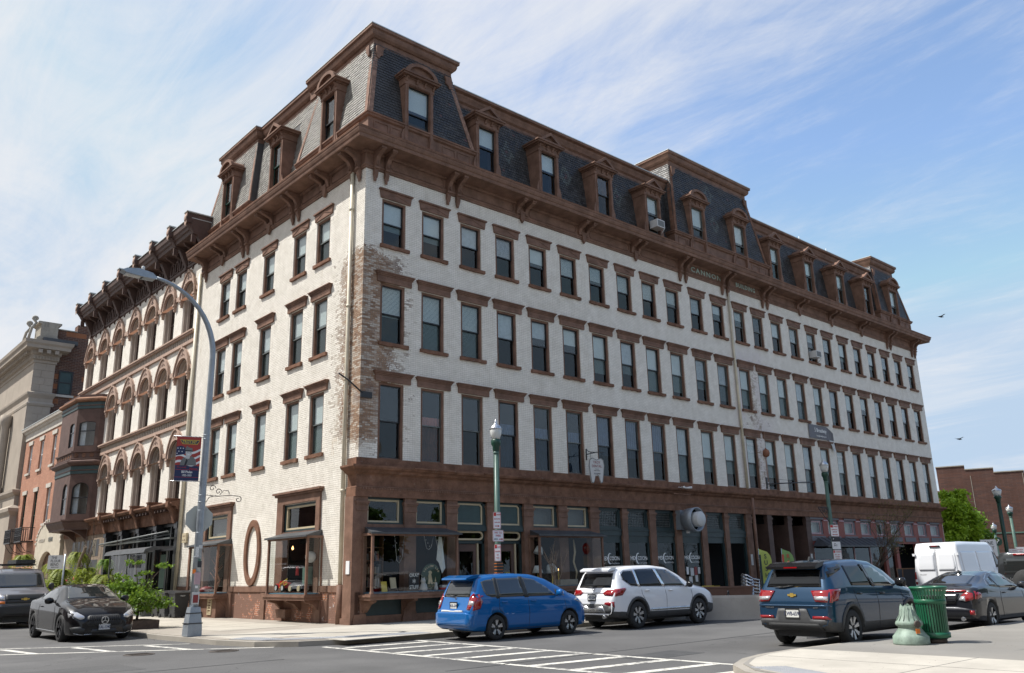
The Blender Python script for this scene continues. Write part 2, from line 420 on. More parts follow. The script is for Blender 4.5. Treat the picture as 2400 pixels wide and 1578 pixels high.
vary('hood_stone', (0.40, 0.285, 0.225), 0.75, 0.14, 3, bump=0.25, dirt=(0.30, 0.18, 0.13), dirtamt=0.15, spec=0.2)
vary('reveal_brown', (0.13, 0.075, 0.058), 0.6, 0.15, 2, spec=0.3)
vary('reveal_taupe', (0.40, 0.335, 0.28), 0.7, 0.12, 2, bump=0.2, spec=0.3)
vary('cream_trim', (0.48, 0.40, 0.26), 0.5, 0.1, 4)
vary('cream_pipe', (0.56, 0.50, 0.38), 0.5, 0.15, 2, dirt=(0.35, 0.27, 0.17), dirtamt=0.15)
vary('teal', (0.018, 0.036, 0.038), 0.45, 0.2, 3); vary('teal_light', (0.03, 0.06, 0.06), 0.5, 0.2, 3)
vary('sash_black', (0.018, 0.018, 0.02), 0.4, 0.1, 3); vary('sash_green', (0.02, 0.06, 0.045), 0.4, 0.1, 3)
vary('sash_grey', (0.10, 0.11, 0.105), 0.5, 0.15, 3)
vary('zinc', (0.55, 0.58, 0.57), 0.4, 0.12, 1.2, metal=0.2); vary('roof_tar', (0.03, 0.03, 0.032), 0.8, 0.3, 2, bump=0.4)
vary('lead_roof', (0.055, 0.058, 0.062), 0.5, 0.3, 2.5, dirt=(0.25, 0.25, 0.25), dirtamt=0.05)
vary('limestone', (0.36, 0.31, 0.255), 0.85, 0.10, 0.8, bump=0.2, dirt=(0.28, 0.22, 0.17), dirtamt=0.15, streak=True, spec=0.2)
vary('limestone_dark', (0.33, 0.30, 0.25), 0.85, 0.2, 1.2, bump=0.3, dirt=(0.15, 0.13, 0.11), dirtamt=0.3, streak=True, spec=0.2)
vary('grey_stone', (0.50, 0.46, 0.40), 0.8, 0.15, 2, bump=0.2, spec=0.2)
vary('blind', (0.62, 0.64, 0.62), 0.85, 0.08, 1); vary('curtain', (0.50, 0.52, 0.54), 0.9, 0.15, 6)
vary('curtain_blue', (0.06, 0.09, 0.16), 0.9, 0.3, 4); vary('curtain_red', (0.35, 0.12, 0.09), 0.9, 0.3, 3)
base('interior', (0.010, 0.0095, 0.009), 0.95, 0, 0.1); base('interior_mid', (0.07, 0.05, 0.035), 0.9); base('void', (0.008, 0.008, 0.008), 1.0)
glass_mat('glass', (0.9, 0.93, 0.93), 1.7, 0.015, 0.25); glass_mat('glass_low', (0.62, 0.67, 0.67), 1.55, 0.02, 0.25)
glass_mat('shop_glass', (0.86, 0.88, 0.87), 1.5, 0.005, 0.03)
glass_mat('car_glass', (0.22, 0.26, 0.26), 1.75, 0.0)
# slate
def slate(name, cols, rough, spec):
    m, g = base(name, cols[0], rough, 0, spec)
    p = g.pos(); oi = g.new('ShaderNodeNewGeometry')
    n = g.noise(2.0, 6, 0.65, p); n2 = g.noise(30, 3, 0.6, p)
    c = g.mix(oi.outputs['Random Per Island'], cols[0], cols[1])
    c = g.mix(g.ramp(n, 0.35, 0.75, 0, 0.6), c, cols[2])
    g.link(c, g.b.inputs['Base Color'])
    g.link(g.ramp(oi.outputs['Random Per Island'], 0, 1, rough * 0.8, rough * 1.25), g.b.inputs['Roughness'])
    g.bump(n2, 0.25, 0.004)
slate('slate', ((0.038, 0.037, 0.037), (0.082, 0.078, 0.075), (0.020, 0.019, 0.020)), 0.5, 0.4)
slate('slate_red', ((0.11, 0.055, 0.05), (0.10, 0.055, 0.05), (0.07, 0.04, 0.04)), 0.5, 0.5)
slate('slate_green', ((0.085, 0.095, 0.085), (0.10, 0.108, 0.097), (0.06, 0.068, 0.06)), 0.5, 0.5)
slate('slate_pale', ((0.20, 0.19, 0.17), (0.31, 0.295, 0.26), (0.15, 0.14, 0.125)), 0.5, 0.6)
# ground
def asphalt(name, col, cracks=0.5):
    m, g = base(name, col, 0.88, 0, 0.25)
    p = g.pos(); n = g.noise(0.35, 6, 0.6, p); n2 = g.noise(90, 3, 0.7, p); n3 = g.noise(3.5, 6, 0.7, p)
    trk = g.noise(0.5, 3, 0.5, g.scale(p, 0.12, 1, 1))
    c = g.mix(g.ramp(n, 0.3, 0.7), tuple(v * 0.86 for v in col), tuple(v * 1.13 for v in col))
    c = g.mix(g.ramp(n2, 0.35, 0.75, 0, 0.30), c, (0.26, 0.255, 0.245))
    c = g.mix(g.ramp(n3, 0.60, 0.8, 0, 0.25), c, (0.05, 0.05, 0.052))
    c = g.mix(g.ramp(trk, 0.5, 0.7, 0, 0.25), c, tuple(v * 0.7 for v in col))
    v = g.new('ShaderNodeTexVoronoi', feature='DISTANCE_TO_EDGE'); v.inputs['Scale'].default_value = 0.16
    wv = g.new('ShaderNodeVectorMath', operation='ADD'); g.link(p, wv.inputs[0])
    nn = g.new('ShaderNodeTexNoise'); nn.inputs['Scale'].default_value = 1.1; nn.inputs['Detail'].default_value = 6; g.link(p, nn.inputs['Vector'])
    sc = g.new('ShaderNodeVectorMath', operation='SCALE'); g.link(nn.outputs['Color'], sc.inputs[0]); sc.inputs['Scale'].default_value = 1.2
    g.link(sc.outputs[0], wv.inputs[1]); g.link(wv.outputs[0], v.inputs['Vector'])
    ck = g.math('MULTIPLY', g.ramp(v.outputs['Distance'], 0.0035, 0.0, 0, cracks), g.ramp(n, 0.42, 0.55))
    oil = g.ramp(g.noise(0.9, 5, 0.6, g.scale(p, 0.35, 1, 1)), 0.62, 0.72, 0, 0.35); c = g.mix(oil, c, (0.045, 0.045, 0.047))
    pale = g.ramp(g.noise(0.22, 3, 0.5, p), 0.5, 0.62, 0, 0.18); c = g.mix(pale, c, (0.22, 0.215, 0.205))
    c = g.mix(ck, c, (0.03, 0.03, 0.03))
    g.link(c, g.b.inputs['Base Color']); g.bump(g.math('ADD', g.math('MULTIPLY', n2, 0.5), g.noise(240, 2, 0.5, p)), 0.35, 0.004)
asphalt('asphalt', (0.083, 0.081, 0.080)); asphalt('asphalt_patch', (0.065, 0.064, 0.064)); asphalt('asphalt_walk', (0.23, 0.215, 0.19), 0.3)
def concrete(name, col, joints=1.5, stain=0.3):
    m, g = base(name, col, 0.85, 0, 0.25)
    p = g.pos(); n = g.noise(0.7, 7, 0.65, p); n2 = g.noise(60, 4, 0.6, p); n3 = g.noise(4, 7, 0.7, p)
    c = g.mix(g.ramp(n, 0.3, 0.72), tuple(v * 0.84 for v in col), tuple(min(1, v * 1.08) for v in col))
    c = g.mix(g.ramp(n2, 0.4, 0.8, 0, 0.3), c, tuple(v * 0.6 for v in col))
    c = g.mix(g.ramp(n3, 0.58, 0.75, 0, stain), c, tuple(v * 0.55 for v in col))
    sp_ = g.ramp(g.noise(14, 2, 0.5, p), 0.74, 0.76, 0, 0.6); c = g.mix(sp_, c, (0.08, 0.075, 0.07))
    g.link(c, g.b.inputs['Base Color']); g.bump(n2, 0.2, 0.003)
concrete('walk', (0.42, 0.385, 0.325)); concrete('walk_old', (0.33, 0.295, 0.25), stain=0.45); concrete('kerb', (0.34, 0.31, 0.265)); concrete('barrier_conc', (0.42, 0.39, 0.35), stain=0.4)
concrete('walk_pale', (0.46, 0.425, 0.365))
vary('tactile', (0.27, 0.275, 0.285), 0.8, 0.08, 3)
def paintline():
    m, g = base('road_paint', (0.62, 0.60, 0.54), 0.7)
    p = g.pos(); n = g.noise(9, 6, 0.75, p); n2 = g.noise(1.4, 5, 0.6, p)
    c = g.mix(g.ramp(g.math('ADD', g.math('MULTIPLY', n, .6), g.math('MULTIPLY', n2, .4)), 0.47, 0.60, 0, 0.9), (0.62, 0.595, 0.53), (0.16, 0.155, 0.15))
    g.link(c, g.b.inputs['Base Color'])
paintline()
vary('tar_patch', (0.06, 0.06, 0.06), 0.7, 0.2, 4); vary('iron', (0.085, 0.07, 0.06), 0.6, 0.3, 8, metal=0.3, bump=0.3)
# street furniture, vehicles
vary('lamp_green', (0.085, 0.155, 0.125), 0.45, 0.15, 3, dirt=(0.2, 0.25, 0.22), dirtamt=0.1); vary('lamp_green_dark', (0.008, 0.045, 0.028), 0.35, 0.2, 4)
vary('bin_green', (0.012, 0.105, 0.05), 0.32, 0.2, 4, spec=0.6); vary('pale_green', (0.20, 0.265, 0.215), 0.6, 0.3, 5, dirt=(0.10, 0.11, 0.09), dirtamt=0.25, bump=0.2)
vary('galv', (0.30, 0.33, 0.36), 0.42, 0.15, 4, metal=0.45, bump=0.1); vary('steel', (0.55, 0.56, 0.57), 0.28, 0.1, 4, metal=0.9); vary('chrome', (0.75, 0.76, 0.78), 0.12, 0.03, 4, metal=1.0)
vary('alloy', (0.50, 0.51, 0.52), 0.3, 0.08, 6, metal=0.75); vary('alloy_dark', (0.03, 0.03, 0.033), 0.3, 0.1, 6, metal=0.5)
vary('tyre', (0.022, 0.022, 0.022), 0.8, 0.15, 6, bump=0.2); vary('black_plastic', (0.025, 0.026, 0.027), 0.55, 0.12, 5); vary('grey_plastic', (0.055, 0.056, 0.058), 0.6, 0.12, 5)
base('black_gloss', (0.01, 0.01, 0.011), 0.12); base('white_sign', (0.72, 0.72, 0.72), 0.5); base('red', (0.50, 0.02, 0.02), 0.4); base('red_ink', (0.45, 0.05, 0.05), 0.6)
base('black_ink', (0.02, 0.02, 0.025), 0.6); base('white_ink', (0.78, 0.78, 0.76), 0.6); base('yellow', (0.55, 0.42, 0.06), 0.6); base('navy', (0.02, 0.03, 0.085), 0.7); base('banner_red', (0.36, 0.045, 0.035), 0.7)
base('mid_grey', (0.16, 0.165, 0.16), 0.7); base('pale_grey', (0.52, 0.52, 0.51), 0.7); base('sign_back', (0.42, 0.44, 0.42), 0.45, 0.4); base('orange', (0.6, 0.16, 0.02), 0.5); base('gold', (0.60, 0.42, 0.10), 0.35, 0.6)
base('blue_cloth', (0.10, 0.20, 0.27), 0.9); base('green_sign', (0.02, 0.05, 0.03), 0.6); base('letter_green', (0.33, 0.42, 0.36), 0.6); base('burgundy', (0.22, 0.03, 0.03), 0.5); base('wood', (0.16, 0.08, 0.035), 0.6)
vary('maroon', (0.24, 0.075, 0.06), 0.6, 0.15, 2, spec=0.3); vary('pink_trim', (0.45, 0.30, 0.32), 0.6, 0.1, 3); vary('slate_paint', (0.13, 0.13, 0.145), 0.6, 0.1, 3); vary('portal_stone', (0.50, 0.45, 0.36), 0.85, 0.12, 2, bump=0.2, spec=0.2)
vary('terracotta', (0.24, 0.10, 0.055), 0.8, 0.2, 4); vary('acunit', (0.55, 0.55, 0.54), 0.5, 0.05, 5); vary('flag_lime', (0.42, 0.47, 0.10), 0.7, 0.1, 3); vary('flag_red', (0.5, 0.08, 0.05), 0.7, 0.1, 3); vary('flag_green', (0.20, 0.33, 0.10), 0.7, 0.1, 3)
def emit(name, col, s):
    m, g = base(name, col, 0.4); g.b.inputs['Emission Color'].default_value = tuple(col) + (1,); g.b.inputs['Emission Strength'].default_value = s
emit('bulb', (1.0, 0.55, 0.2), 3.0)
def carpaint(name, col, flake=0.5, rough=0.22, dust=0.06):
    m, g = base(name, col, rough, 0.0, 0.5)
    p = g.pos(); g.b.inputs['Metallic'].default_value = flake * 0.5
    g.b.inputs['Specular IOR Level'].default_value = 0.15; g.b.inputs['Coat Weight'].default_value = 1.0; g.b.inputs['Coat Roughness'].default_value = 0.02
    n = g.noise(3, 5, 0.6, p); g.link(g.mix(g.ramp(n, 0.45, 0.85, 0, dust), col, tuple(c * .7 + .05 for c in col)), g.b.inputs['Base Color'])
carpaint('paint_blue', (0.003, 0.105, 0.33), 0.2, 0.3); carpaint('paint_white', (0.74, 0.75, 0.77), 0.0, 0.35, 0.03); carpaint('paint_deepblue', (0.004, 0.032, 0.075), 0.4, 0.3); carpaint('paint_black', (0.003, 0.003, 0.004), 0.0, 0.4); MATS['paint_black'].node_tree.nodes['Principled BSDF'].inputs['Coat IOR'].default_value = 1.38
carpaint('paint_graphite', (0.016, 0.017, 0.021), 0.3, 0.3); carpaint('paint_grey', (0.15, 0.15, 0.165), 0.6, 0.3); carpaint('paint_jeep', (0.03, 0.033, 0.035), 0.3, 0.25)
m_, g_ = base('lamp_red', (0.24, 0.004, 0.006), 0.12); g_.b.inputs['Coat Weight'].default_value = 1
m_, g_ = base('lamp_clear', (0.55, 0.55, 0.56), 0.15, 0.5); g_.b.inputs['Coat Weight'].default_value = 1
m_, g_ = base('globe_glass', (0.70, 0.71, 0.68), 0.25); g_.b.inputs['Transmission Weight'].default_value = 0.25; g_.b.inputs['Coat Weight'].default_value = 0.5
def leaf(name, c1, c2, tr=0.35):
    m, g = base(name, c1, 0.55, 0, 0.35)
    oi = g.new('ShaderNodeNewGeometry'); c = g.mix(oi.outputs['Random Per Island'], c1, c2)
    g.link(c, g.b.inputs['Base Color'])
    tl = g.new('ShaderNodeBsdfTranslucent'); g.link(g.mix(0.5, c, (0.25, 0.32, 0.03)), tl.inputs[0])
    mx = g.new('ShaderNodeMixShader'); mx.inputs[0].default_value = tr
    g.link(g.b.outputs[0], mx.inputs[1]); g.link(tl.outputs[0], mx.inputs[2]); g.link(mx.outputs[0], g.n['Material Output'].inputs[0])
leaf('leaf_bright', (0.22, 0.36, 0.018), (0.38, 0.54, 0.04)); leaf('leaf_mid', (0.09, 0.19, 0.02), (0.19, 0.31, 0.04)); leaf('leaf_fern', (0.17, 0.23, 0.025), (0.32, 0.35, 0.06))
leaf('leaf_dark', (0.03, 0.075, 0.012), (0.06, 0.12, 0.02)); leaf('leaf_olive', (0.09, 0.09, 0.03), (0.14, 0.12, 0.04))
vary('bark', (0.085, 0.06, 0.045), 0.9, 0.3, 8, bump=0.8, bscale=30); vary('driftwood', (0.22, 0.165, 0.12), 0.85, 0.3, 6, bump=0.6, bscale=30)

def plinth_mat():
    m, g = base('painted_plinth', (0.2, 0.12, 0.09), 0.85, 0, 0.2); p = g.pos(); sp = g.new('ShaderNodeSeparateXYZ'); g.link(p, sp.inputs[0])
    cv = g.new('ShaderNodeCombineXYZ'); g.link(sp.outputs[1], cv.inputs[0]); g.link(sp.outputs[2], cv.inputs[1])
    br = g.new('ShaderNodeTexBrick'); g.link(cv.outputs[0], br.inputs['Vector']); br.inputs['Scale'].default_value = 1; br.inputs['Brick Width'].default_value = .215; br.inputs['Row Height'].default_value = .075; br.inputs['Mortar Size'].default_value = .008
    br.inputs['Color1'].default_value = (.46, .18, .09, 1); br.inputs['Color2'].default_value = (.34, .13, .08, 1); br.inputs['Mortar'].default_value = (.5, .42, .36, 1)
    n = g.noise(1.6, 7, .7, p); n2 = g.noise(9, 5, .7, p)
    k = g.math('ADD', g.math('MULTIPLY', n, .7), g.math('MULTIPLY', n2, .35)); c = g.mix(g.ramp(k, .56, .60), (.20, .115, .085), br.outputs['Color'])
    c = g.mix(g.ramp(g.noise(2.4, 6, .7, p), .62, .68, 0, .7), c, (.45, .40, .38))
    g.link(c, g.b.inputs['Base Color']); g.bump(g.math('SUBTRACT', g.math('MULTIPLY', n2, .6), br.outputs['Fac']), .9, .012)
plinth_mat()
# ------------------------------------------------------------------ the corner building
L = 47.9          # length of the front on the wide street
LW = 15.9         # length of the front on the side street
BLD = thing('corner_building', 'long white painted brick corner block with brown cornice and slate mansard roof', 'building')
XW = [0.54, 2.41, 4.35, 6.25, 8.19, 10.12, 12.05, 14.0, 15.89, 17.81, 19.85, 21.81, 23.87, 25.73, 27.68, 29.67, 31.71, 33.67, 35.68, 37.68, 39.68, 41.68, 43.69, 45.75]
XW = [x + 0.77 for x in XW]                       # window centres, long front
YW = [3.15, 5.13, 8.0, 10.87, 12.70]              # window centres, side street
ROWS = [(13.70, 15.58), (9.85, 12.16), (5.55, 8.34)]
HW = 0.55
holesR = [(x - HW, x + HW, a, b) for x in XW for a, b in ROWS]
holesL = [(-y - HW, -y + HW, a if r < 2 else 6.0, b) for y in YW for r, (a, b) in enumerate(ROWS)]
shop_l = [(-5.35, -2.78, 1.0, 4.25), (-12.9, -10.4, 1.0, 4.25)]
b = MB(); holes_wall(b, 0.0, L, 5.0, 17.4, holesR, depth=0.22)
b.quad((L, 0, 0), (L, 14, 0), (L, 14, 17.4), (L, 0, 17.4)); b.quad((L, 14, 0), (0, 14, 0), (0, 14, 17.4), (L, 14, 17.4))
b.T = TL; holes_wall(b, -LW, 0.0, 1.25, 17.4, holesL + [(a, c, 1.25, e) for a, c, d, e in shop_l], depth=0.25)
b.build('wall', 'painted_brick', BLD)
# single bricks: the nearest ones one by one, the rest of the near wall as one relief
def brick_cells(x0, x1, z0, z1, holes):
    out = []; k = 0; z = math.ceil(z0 / 0.075) * 0.075
    while z < z1 - 0.07:
        off = 0.1075 if (round(z / 0.075) % 2) else 0.0
        x = math.floor(x0 / 0.215) * 0.215 - off
        while x < x1:
            a, c = max(x + 0.004, x0), min(x + 0.211, x1)
            if c - a > 0.05 and not any(a < h[1] + 0.02 and c > h[0] - 0.02 and z + 0.071 > h[2] - 0.06 and z + 0.004 < h[3] + 0.01 for h in holes):
                out.append((a, c, z + 0.004, z + 0.071))
            x += 0.215
        z += 0.075
    return out
lint = []
def zone(h, up, sd): return (h[0] - sd, h[1] + sd, h[2] - 0.16, h[3] + up)
hzR = [zone(h, 0.42, 0.0) for h in holesR] + [(h[0] - 0.22, h[1] + 0.34, h[3], h[3] + 0.42) for h in holesR]
hzL = [zone(h, 0.42, 0.0) for h in holesL] + [(h[0] - 0.33, h[1] + 0.33, h[3], h[3] + 0.44) for h in holesL] + [(-6.1, -2.4, 0, 4.8), (-13.3, -9.9, 0, 4.8), (-8.7, -7.15, 1.2, 3.95)]
cR = brick_cells(0.0, 12.0, 5.55, 16.65, hzR); cL = brick_cells(-LW, 0.0, 1.27, 16.65, hzL)
one = sorted([c for c in cL if c[0] > -1.75 and 6.6 < c[2] < 12.5], key=lambda c: c[2])[:280]
ones = set(one)
rnd = random.Random(3)
bm_ = MB().box(-0.1035, 0.1035, -0.007, 0.012, 0, 0.067); bme = {}
for c in one:
    w = round(c[1] - c[0], 3)
    if w not in bme: bme[w] = MB().box(-w / 2, w / 2, -0.007, 0.012, 0, 0.067).mesh('brick', 'painted_brick')
    yc = -(c[0] + c[1]) / 2
    obj('brick', bme[w], BLD, (rnd.uniform(-0.002, 0.002), yc, c[2]), R(-90))
def relief(cells, T=None):
    n = len(cells); c = np.array(cells); d = np.array([0.004 + 0.005 * rnd.random() for _ in range(n)])
    x0, x1, z0, z1 = c.T; V = np.zeros((n, 8, 3))
    for k, (xx, yy, zz) in enumerate(((x0, 0, z0), (x1, 0, z0), (x1, 0, z1), (x0, 0, z1), (x0 + .003, 1, z0 + .003), (x1 - .003, 1, z0 + .003), (x1 - .003, 1, z1 - .003), (x0 + .003, 1, z1 - .003))):
        V[:, k, 0] = xx; V[:, k, 1] = -d * yy; V[:, k, 2] = zz
    V = V.reshape(-1, 3)
    if T is not None: V = V @ np.array(T.to_3x3()).T
    F = np.array([(4, 5, 6, 7), (0, 1, 5, 4), (1, 2, 6, 5), (2, 3, 7, 6), (3, 0, 4, 7)])
    F = (F[None] + 8 * np.arange(n)[:, None, None]).reshape(-1, 4)
    me = bpy.data.meshes.new('brick_relief'); me.from_pydata(V.tolist(), [], F.tolist()); me.materials.append(mt('painted_brick')); me.update(); return me
obj('brick_relief', relief(cR), BLD, kind='stuff'); obj('brick_relief', relief([c for c in cL if c not in ones], TL), BLD, kind='stuff')
# inside: floor slabs and back walls so the glass looks into real rooms
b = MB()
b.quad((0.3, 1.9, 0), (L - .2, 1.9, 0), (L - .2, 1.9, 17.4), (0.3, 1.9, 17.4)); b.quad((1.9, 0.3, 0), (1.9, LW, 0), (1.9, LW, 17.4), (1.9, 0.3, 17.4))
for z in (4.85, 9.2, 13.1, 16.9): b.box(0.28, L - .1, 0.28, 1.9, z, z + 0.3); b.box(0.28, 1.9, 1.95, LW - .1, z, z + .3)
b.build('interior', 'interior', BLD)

# windows ---------------------------------------------------------------
def window_meshes(h, style, w=HW, low=0.5):
    """meshes of one window: origin at the middle of the sill line, face at y = 0"""
    f = MB(); c = 0.085; y0, y1 = 0.05, 0.2
    f.box(-w, -w + c, y0, y1, 0, h, 0); f.box(w - c, w, y0, y1, 0, h, 0); f.box(-w + c, w - c, y0, y1, h - c, h, 0); f.box(-w + c, w - c, y0 + .03, y1, 0, 0.05, 0)
    f.box(-w + c, -w + c + .015, y0 - .012, y0, 0.05, h - c, 0); f.box(w - c - .015, w - c, y0 - .012, y0, 0.05, h - c, 0)
    W_ = w - c; mid = 0.05 + (h - c - 0.05) * low
    s = MB(); t = 0.045
    def sash(z0, z1, y):
        s.box(-W_, -W_ + t, y, y + .04, z0, z1); s.box(W_ - t, W_, y, y + .04, z0, z1); s.box(-W_ + t, W_ - t, y, y + .04, z0, z0 + t); s.box(-W_ + t, W_ - t, y, y + .04, z1 - t, z1)
    sash(mid - .02, h - c, 0.11); sash(0.05, mid + .03, 0.155)
    p1 = MB().box(-W_ + t, W_ - t, 0.125, 0.133, mid + .025, h - c - t); p2 = MB().box(-W_ + t, W_ - t, 0.17, 0.178, 0.05 + t, mid - .015)
    return f.mesh('window', 'brown'), s, p1.mesh('pane', 'glass'), p2.mesh('pane', 'glass_low')
def lintel_mesh(kind, hw=0.775, h=0.36, m='brown'):
    b = MB(); s = 1.0
    if kind == 'gable':
        b.prism([(-hw + .05, 0), (hw - .05, 0), (hw, h - .06), (hw + .03, h), (-hw - .03, h), (-hw, h - .06)], 'y', -0.06, 0.03)
        b.box(-hw - .04, hw + .04, -0.12, 0.03, h - .06, h)
        b.prism([(-hw + .12, .045), (0, .235), (0, .265), (-hw + .06, .045)], 'y', -0.078, -0.06); b.prism([(hw - .12, .045), (0, .235), (0, .265), (hw - .06, .045)], 'y', -0.078, -0.06)
    else:
        b.box(-hw, hw, -0.07, 0.03, 0, h * .62); b.box(-hw - .03, hw + .03, -0.10, 0.03, h * .62, h * .76); b.box(-hw - .06, hw + .06, -0.14, 0.03, h * .76, h * .9); b.box(-hw - .09, hw + .09, -0.18, 0.03, h * .9, h)
        b.box(-hw + .04, hw - .04, -0.08, -0.07, h * .3, h * .36)
    return b.mesh('lintel', m)
def sill_mesh(i, m='brown_worn'):
    r = random.Random(i); b = MB(); n = 7; hw = 0.66
    top = [(-hw + 2 * hw * k / n, r.uniform(-.005, .004)) for k in range(n + 1)]; bot = [(x, -0.125 + r.uniform(-.022, .012)) for x, z in top[::-1]]
    b.prism(top + bot, 'y', -0.10, 0.05); return b.mesh('window_sill', m)
WM = {}
for r, (a, c) in enumerate(ROWS):
    for st in ('sash_black', 'sash_grey'):
        f, s, p1, p2 = window_meshes(c - a, st); WM[r, st] = (f, s.mesh('sash', st), p1, p2)
f, s, p1, p2 = window_meshes(ROWS[2][1] - 6.0, 'x'); WM['L2'] = (f, s.mesh('sash', 'sash_grey'), p1, p2)
LIN = [lintel_mesh('gable', 0.735, 0.38), lintel_mesh('flat', 0.775, 0.39), lintel_mesh('flat', 0.775, 0.37)]
SIL = [sill_mesh(i) for i in range(5)]
BLM = {}
def blind_mesh(w, z0, z1, m, kind='flat'):
    key = (round(w, 2), round(z0, 2), round(z1, 2), m, kind)
    if key not in BLM:
        b = MB()
        if kind == 'slat':
            n = int((z1 - z0) / 0.05)
            for k in range(n): b.quad((-w, .185, z0 + k * .05), (w, .185, z0 + k * .05), (w, .205, z0 + k * .05 + .045), (-w, .205, z0 + k * .05 + .045))
        elif kind == 'fold':
            n = 14; vs = []
            for k in range(n + 1):
                x = -w + 2 * w * k / n; y = .20 + (.03 if k % 2 else 0); vs += [(x, y, z0), (x, y, z1)]
            b.add(vs, [(2 * k, 2 * k + 2, 2 * k + 3, 2 * k + 1) for k in range(n)])
        else: b.box(-w, w, .19, .195, z0, z1)
        BLM[key] = b.mesh('blind' if kind != 'fold' else 'curtain', m)
    return BLM[key]
def put_window(r, loc, rz, st, key=None, blind=None, lintel=True, sill=True, i=0):
    f, s, p1, p2 = WM[key or (r, st)]
    w = obj('window', f, BLD, loc, rz); obj('sash', s, w); 
    for p in (p1, p2): obj('pane', p, w, rot=(rw.uniform(-.006, .006), 0, rw.uniform(-.012, .012)))
    h = ROWS[r][1] - ROWS[r][0] if key is None else ROWS[r][1] - 6.0
    if lintel: obj('lintel', LIN[r], w, (0.055, 0, h + .02))
    if sill: obj('window_sill', SIL[i % 5], w, (0.04, 0, -0.005))
    if blind:
        for (z0, z1, m, kind) in blind: obj('blind' if kind != 'fold' else 'curtain', blind_mesh(0.5, z0 * h, z1 * h, m, kind), w)
    return w
rw = random.Random(11)
for r in range(3):
    a, c = ROWS[r]
    for i, x in enumerate(XW):
        st = 'sash_black' if (i < (9 if r == 1 else 12) or i > 16) else 'sash_grey'
        if r == 2: st = 'sash_grey' if i % 3 else 'sash_black'
        q = rw.random()
        if r == 0: bl = [(rw.choice((.5, .52, .6, .7, .35)), 1.0, rw.choice(('blind', 'blind', 'curtain')), 'slat' if q < .4 else 'flat')] if q < 0.8 else ([(0.0, 1.0, 'curtain', 'fold')] if q < .93 else None)
        elif r == 1:
            if i in (0, 1, 2): bl = [(0.0, 1.0, 'blind', 'slat')] if i else [(0.45, 1, 'blind', 'slat')]
            elif i < 6 or i > 17: bl = [(rw.choice((.5, .55, .4, .65)), 1.0, rw.choice(('blind', 'curtain')), 'flat')]
            else: bl = [(rw.choice((.12, 0, .2, .3)), 1.0, rw.choice(('blind', 'curtain')), rw.choice(('flat', 'flat', 'slat')))]
        else:
            if i == 1: bl = [(0.0, 0.62, 'curtain_red', 'fold')]
            elif i in (3, 4, 5): bl = [(0.0, 0.66, 'curtain_blue', 'fold')]
            elif i in (0, 2): bl = None
            elif i in (6, 7, 8): bl = [(0.35, 1.0, 'curtain_blue', 'fold')]
            else: bl = [(0.0, 1.0, 'curtain', 'fold')] if q < .55 else [(0.25, 1.0, 'blind', 'flat')]
        put_window(r, (x, 0, a), 0, st, blind=bl, sill=(r < 2), i=i + r)
    for i, y in enumerate(YW):
        bl = [(0.0, 0.55, 'mid_grey', 'flat'), (0.55, 1, 'blind', 'flat')] if r < 2 else [(0.0, 1.0, 'blind', 'flat')]
        put_window(r, (0, y, a if r < 2 else 6.0), R(-90), 'sash_grey', key='L2' if r == 2 else None, blind=bl, i=i)
# extra pipes, frieze, cornice -------------------------------------------
P0 = [(0, LW), (0, 0), (L, 0), (L, 6)]
b = MB(); b.sweep([(0.0, 16.66), (.06, 16.66), (.06, 16.72), (.10, 16.76), (.10, 16.80), (.05, 16.84), (.05, 17.33), (0, 17.33)], P0)
b.build('frieze', 'brown', BLD)
b = MB(); b.sweep([(0, 17.28), (.10, 17.28), (.14, 17.33), (.14, 17.38), (.74, 17.42), (.80, 17.42), (.82, 17.48), (.82, 17.55), (.86, 17.58), (.90, 17.68), (.90, 17.74), (.93, 17.76), (.93, 17.80), (0, 17.86)], P0)
b.build('cornice', 'brown', BLD)
b = MB(); b.sweep([(.0, 17.864), (.94, 17.804), (.94, 17.83), (.0, 17.90)], P0); b.build('gutter_edge', 'rust_edge', BLD)
# frieze panels between the bracket pairs
BX = [0.62, 4.13, 8.0, 11.94, 15.71, 19.55, 23.36, 27.4, 31.32, 35.28, 39.32, 43.33, 47.3]
BY = [0.60, 3.0, 5.5, 8.0, 10.5, 13.1, 15.4]
def panel_mesh(w):
    h0, h1 = 0.0, 0.40; b = MB(); c = .07
    o = [(-w, h0 + c), (-w + c, h0 + c), (-w + c, h0), (w - c, h0), (w - c, h0 + c), (w, h0 + c), (w, h1 - c), (w - c, h1 - c), (w - c, h1), (-w + c, h1), (-w + c, h1 - c), (-w, h1 - c)]
    i = [(x * (1 - .028 / w), .02 + (z - .0) * (1 - .04 / .4)) for x, z in o]
    b.ring(o, i, 'y', -0.03, 0.0); return b.mesh('frieze_panel', 'brown')
for i in range(len(BX) - 1):
    w = (BX[i + 1] - BX[i]) / 2 - 0.46
    obj('frieze_panel', panel_mesh(w), BLD, ((BX[i] + BX[i + 1]) / 2, -0.05, 16.87))
for i in range(len(BY) - 1):
    w = (BY[i + 1] - BY[i]) / 2 - 0.42
    obj('frieze_panel', panel_mesh(w), BLD, (-0.05, (BY[i] + BY[i + 1]) / 2, 16.87), R(-90))
text('CANNON', 0.40, 'letter_green', BLD, (21.72, -0.062, 17.09), extrude=0.012, sx=1.35, bold=0.004, spacing=1.25)
text('BUILDING', 0.36, 'letter_green', BLD, (25.5, -0.062, 17.09), extrude=0.012, sx=1.0, bold=0.004, spacing=1.25)
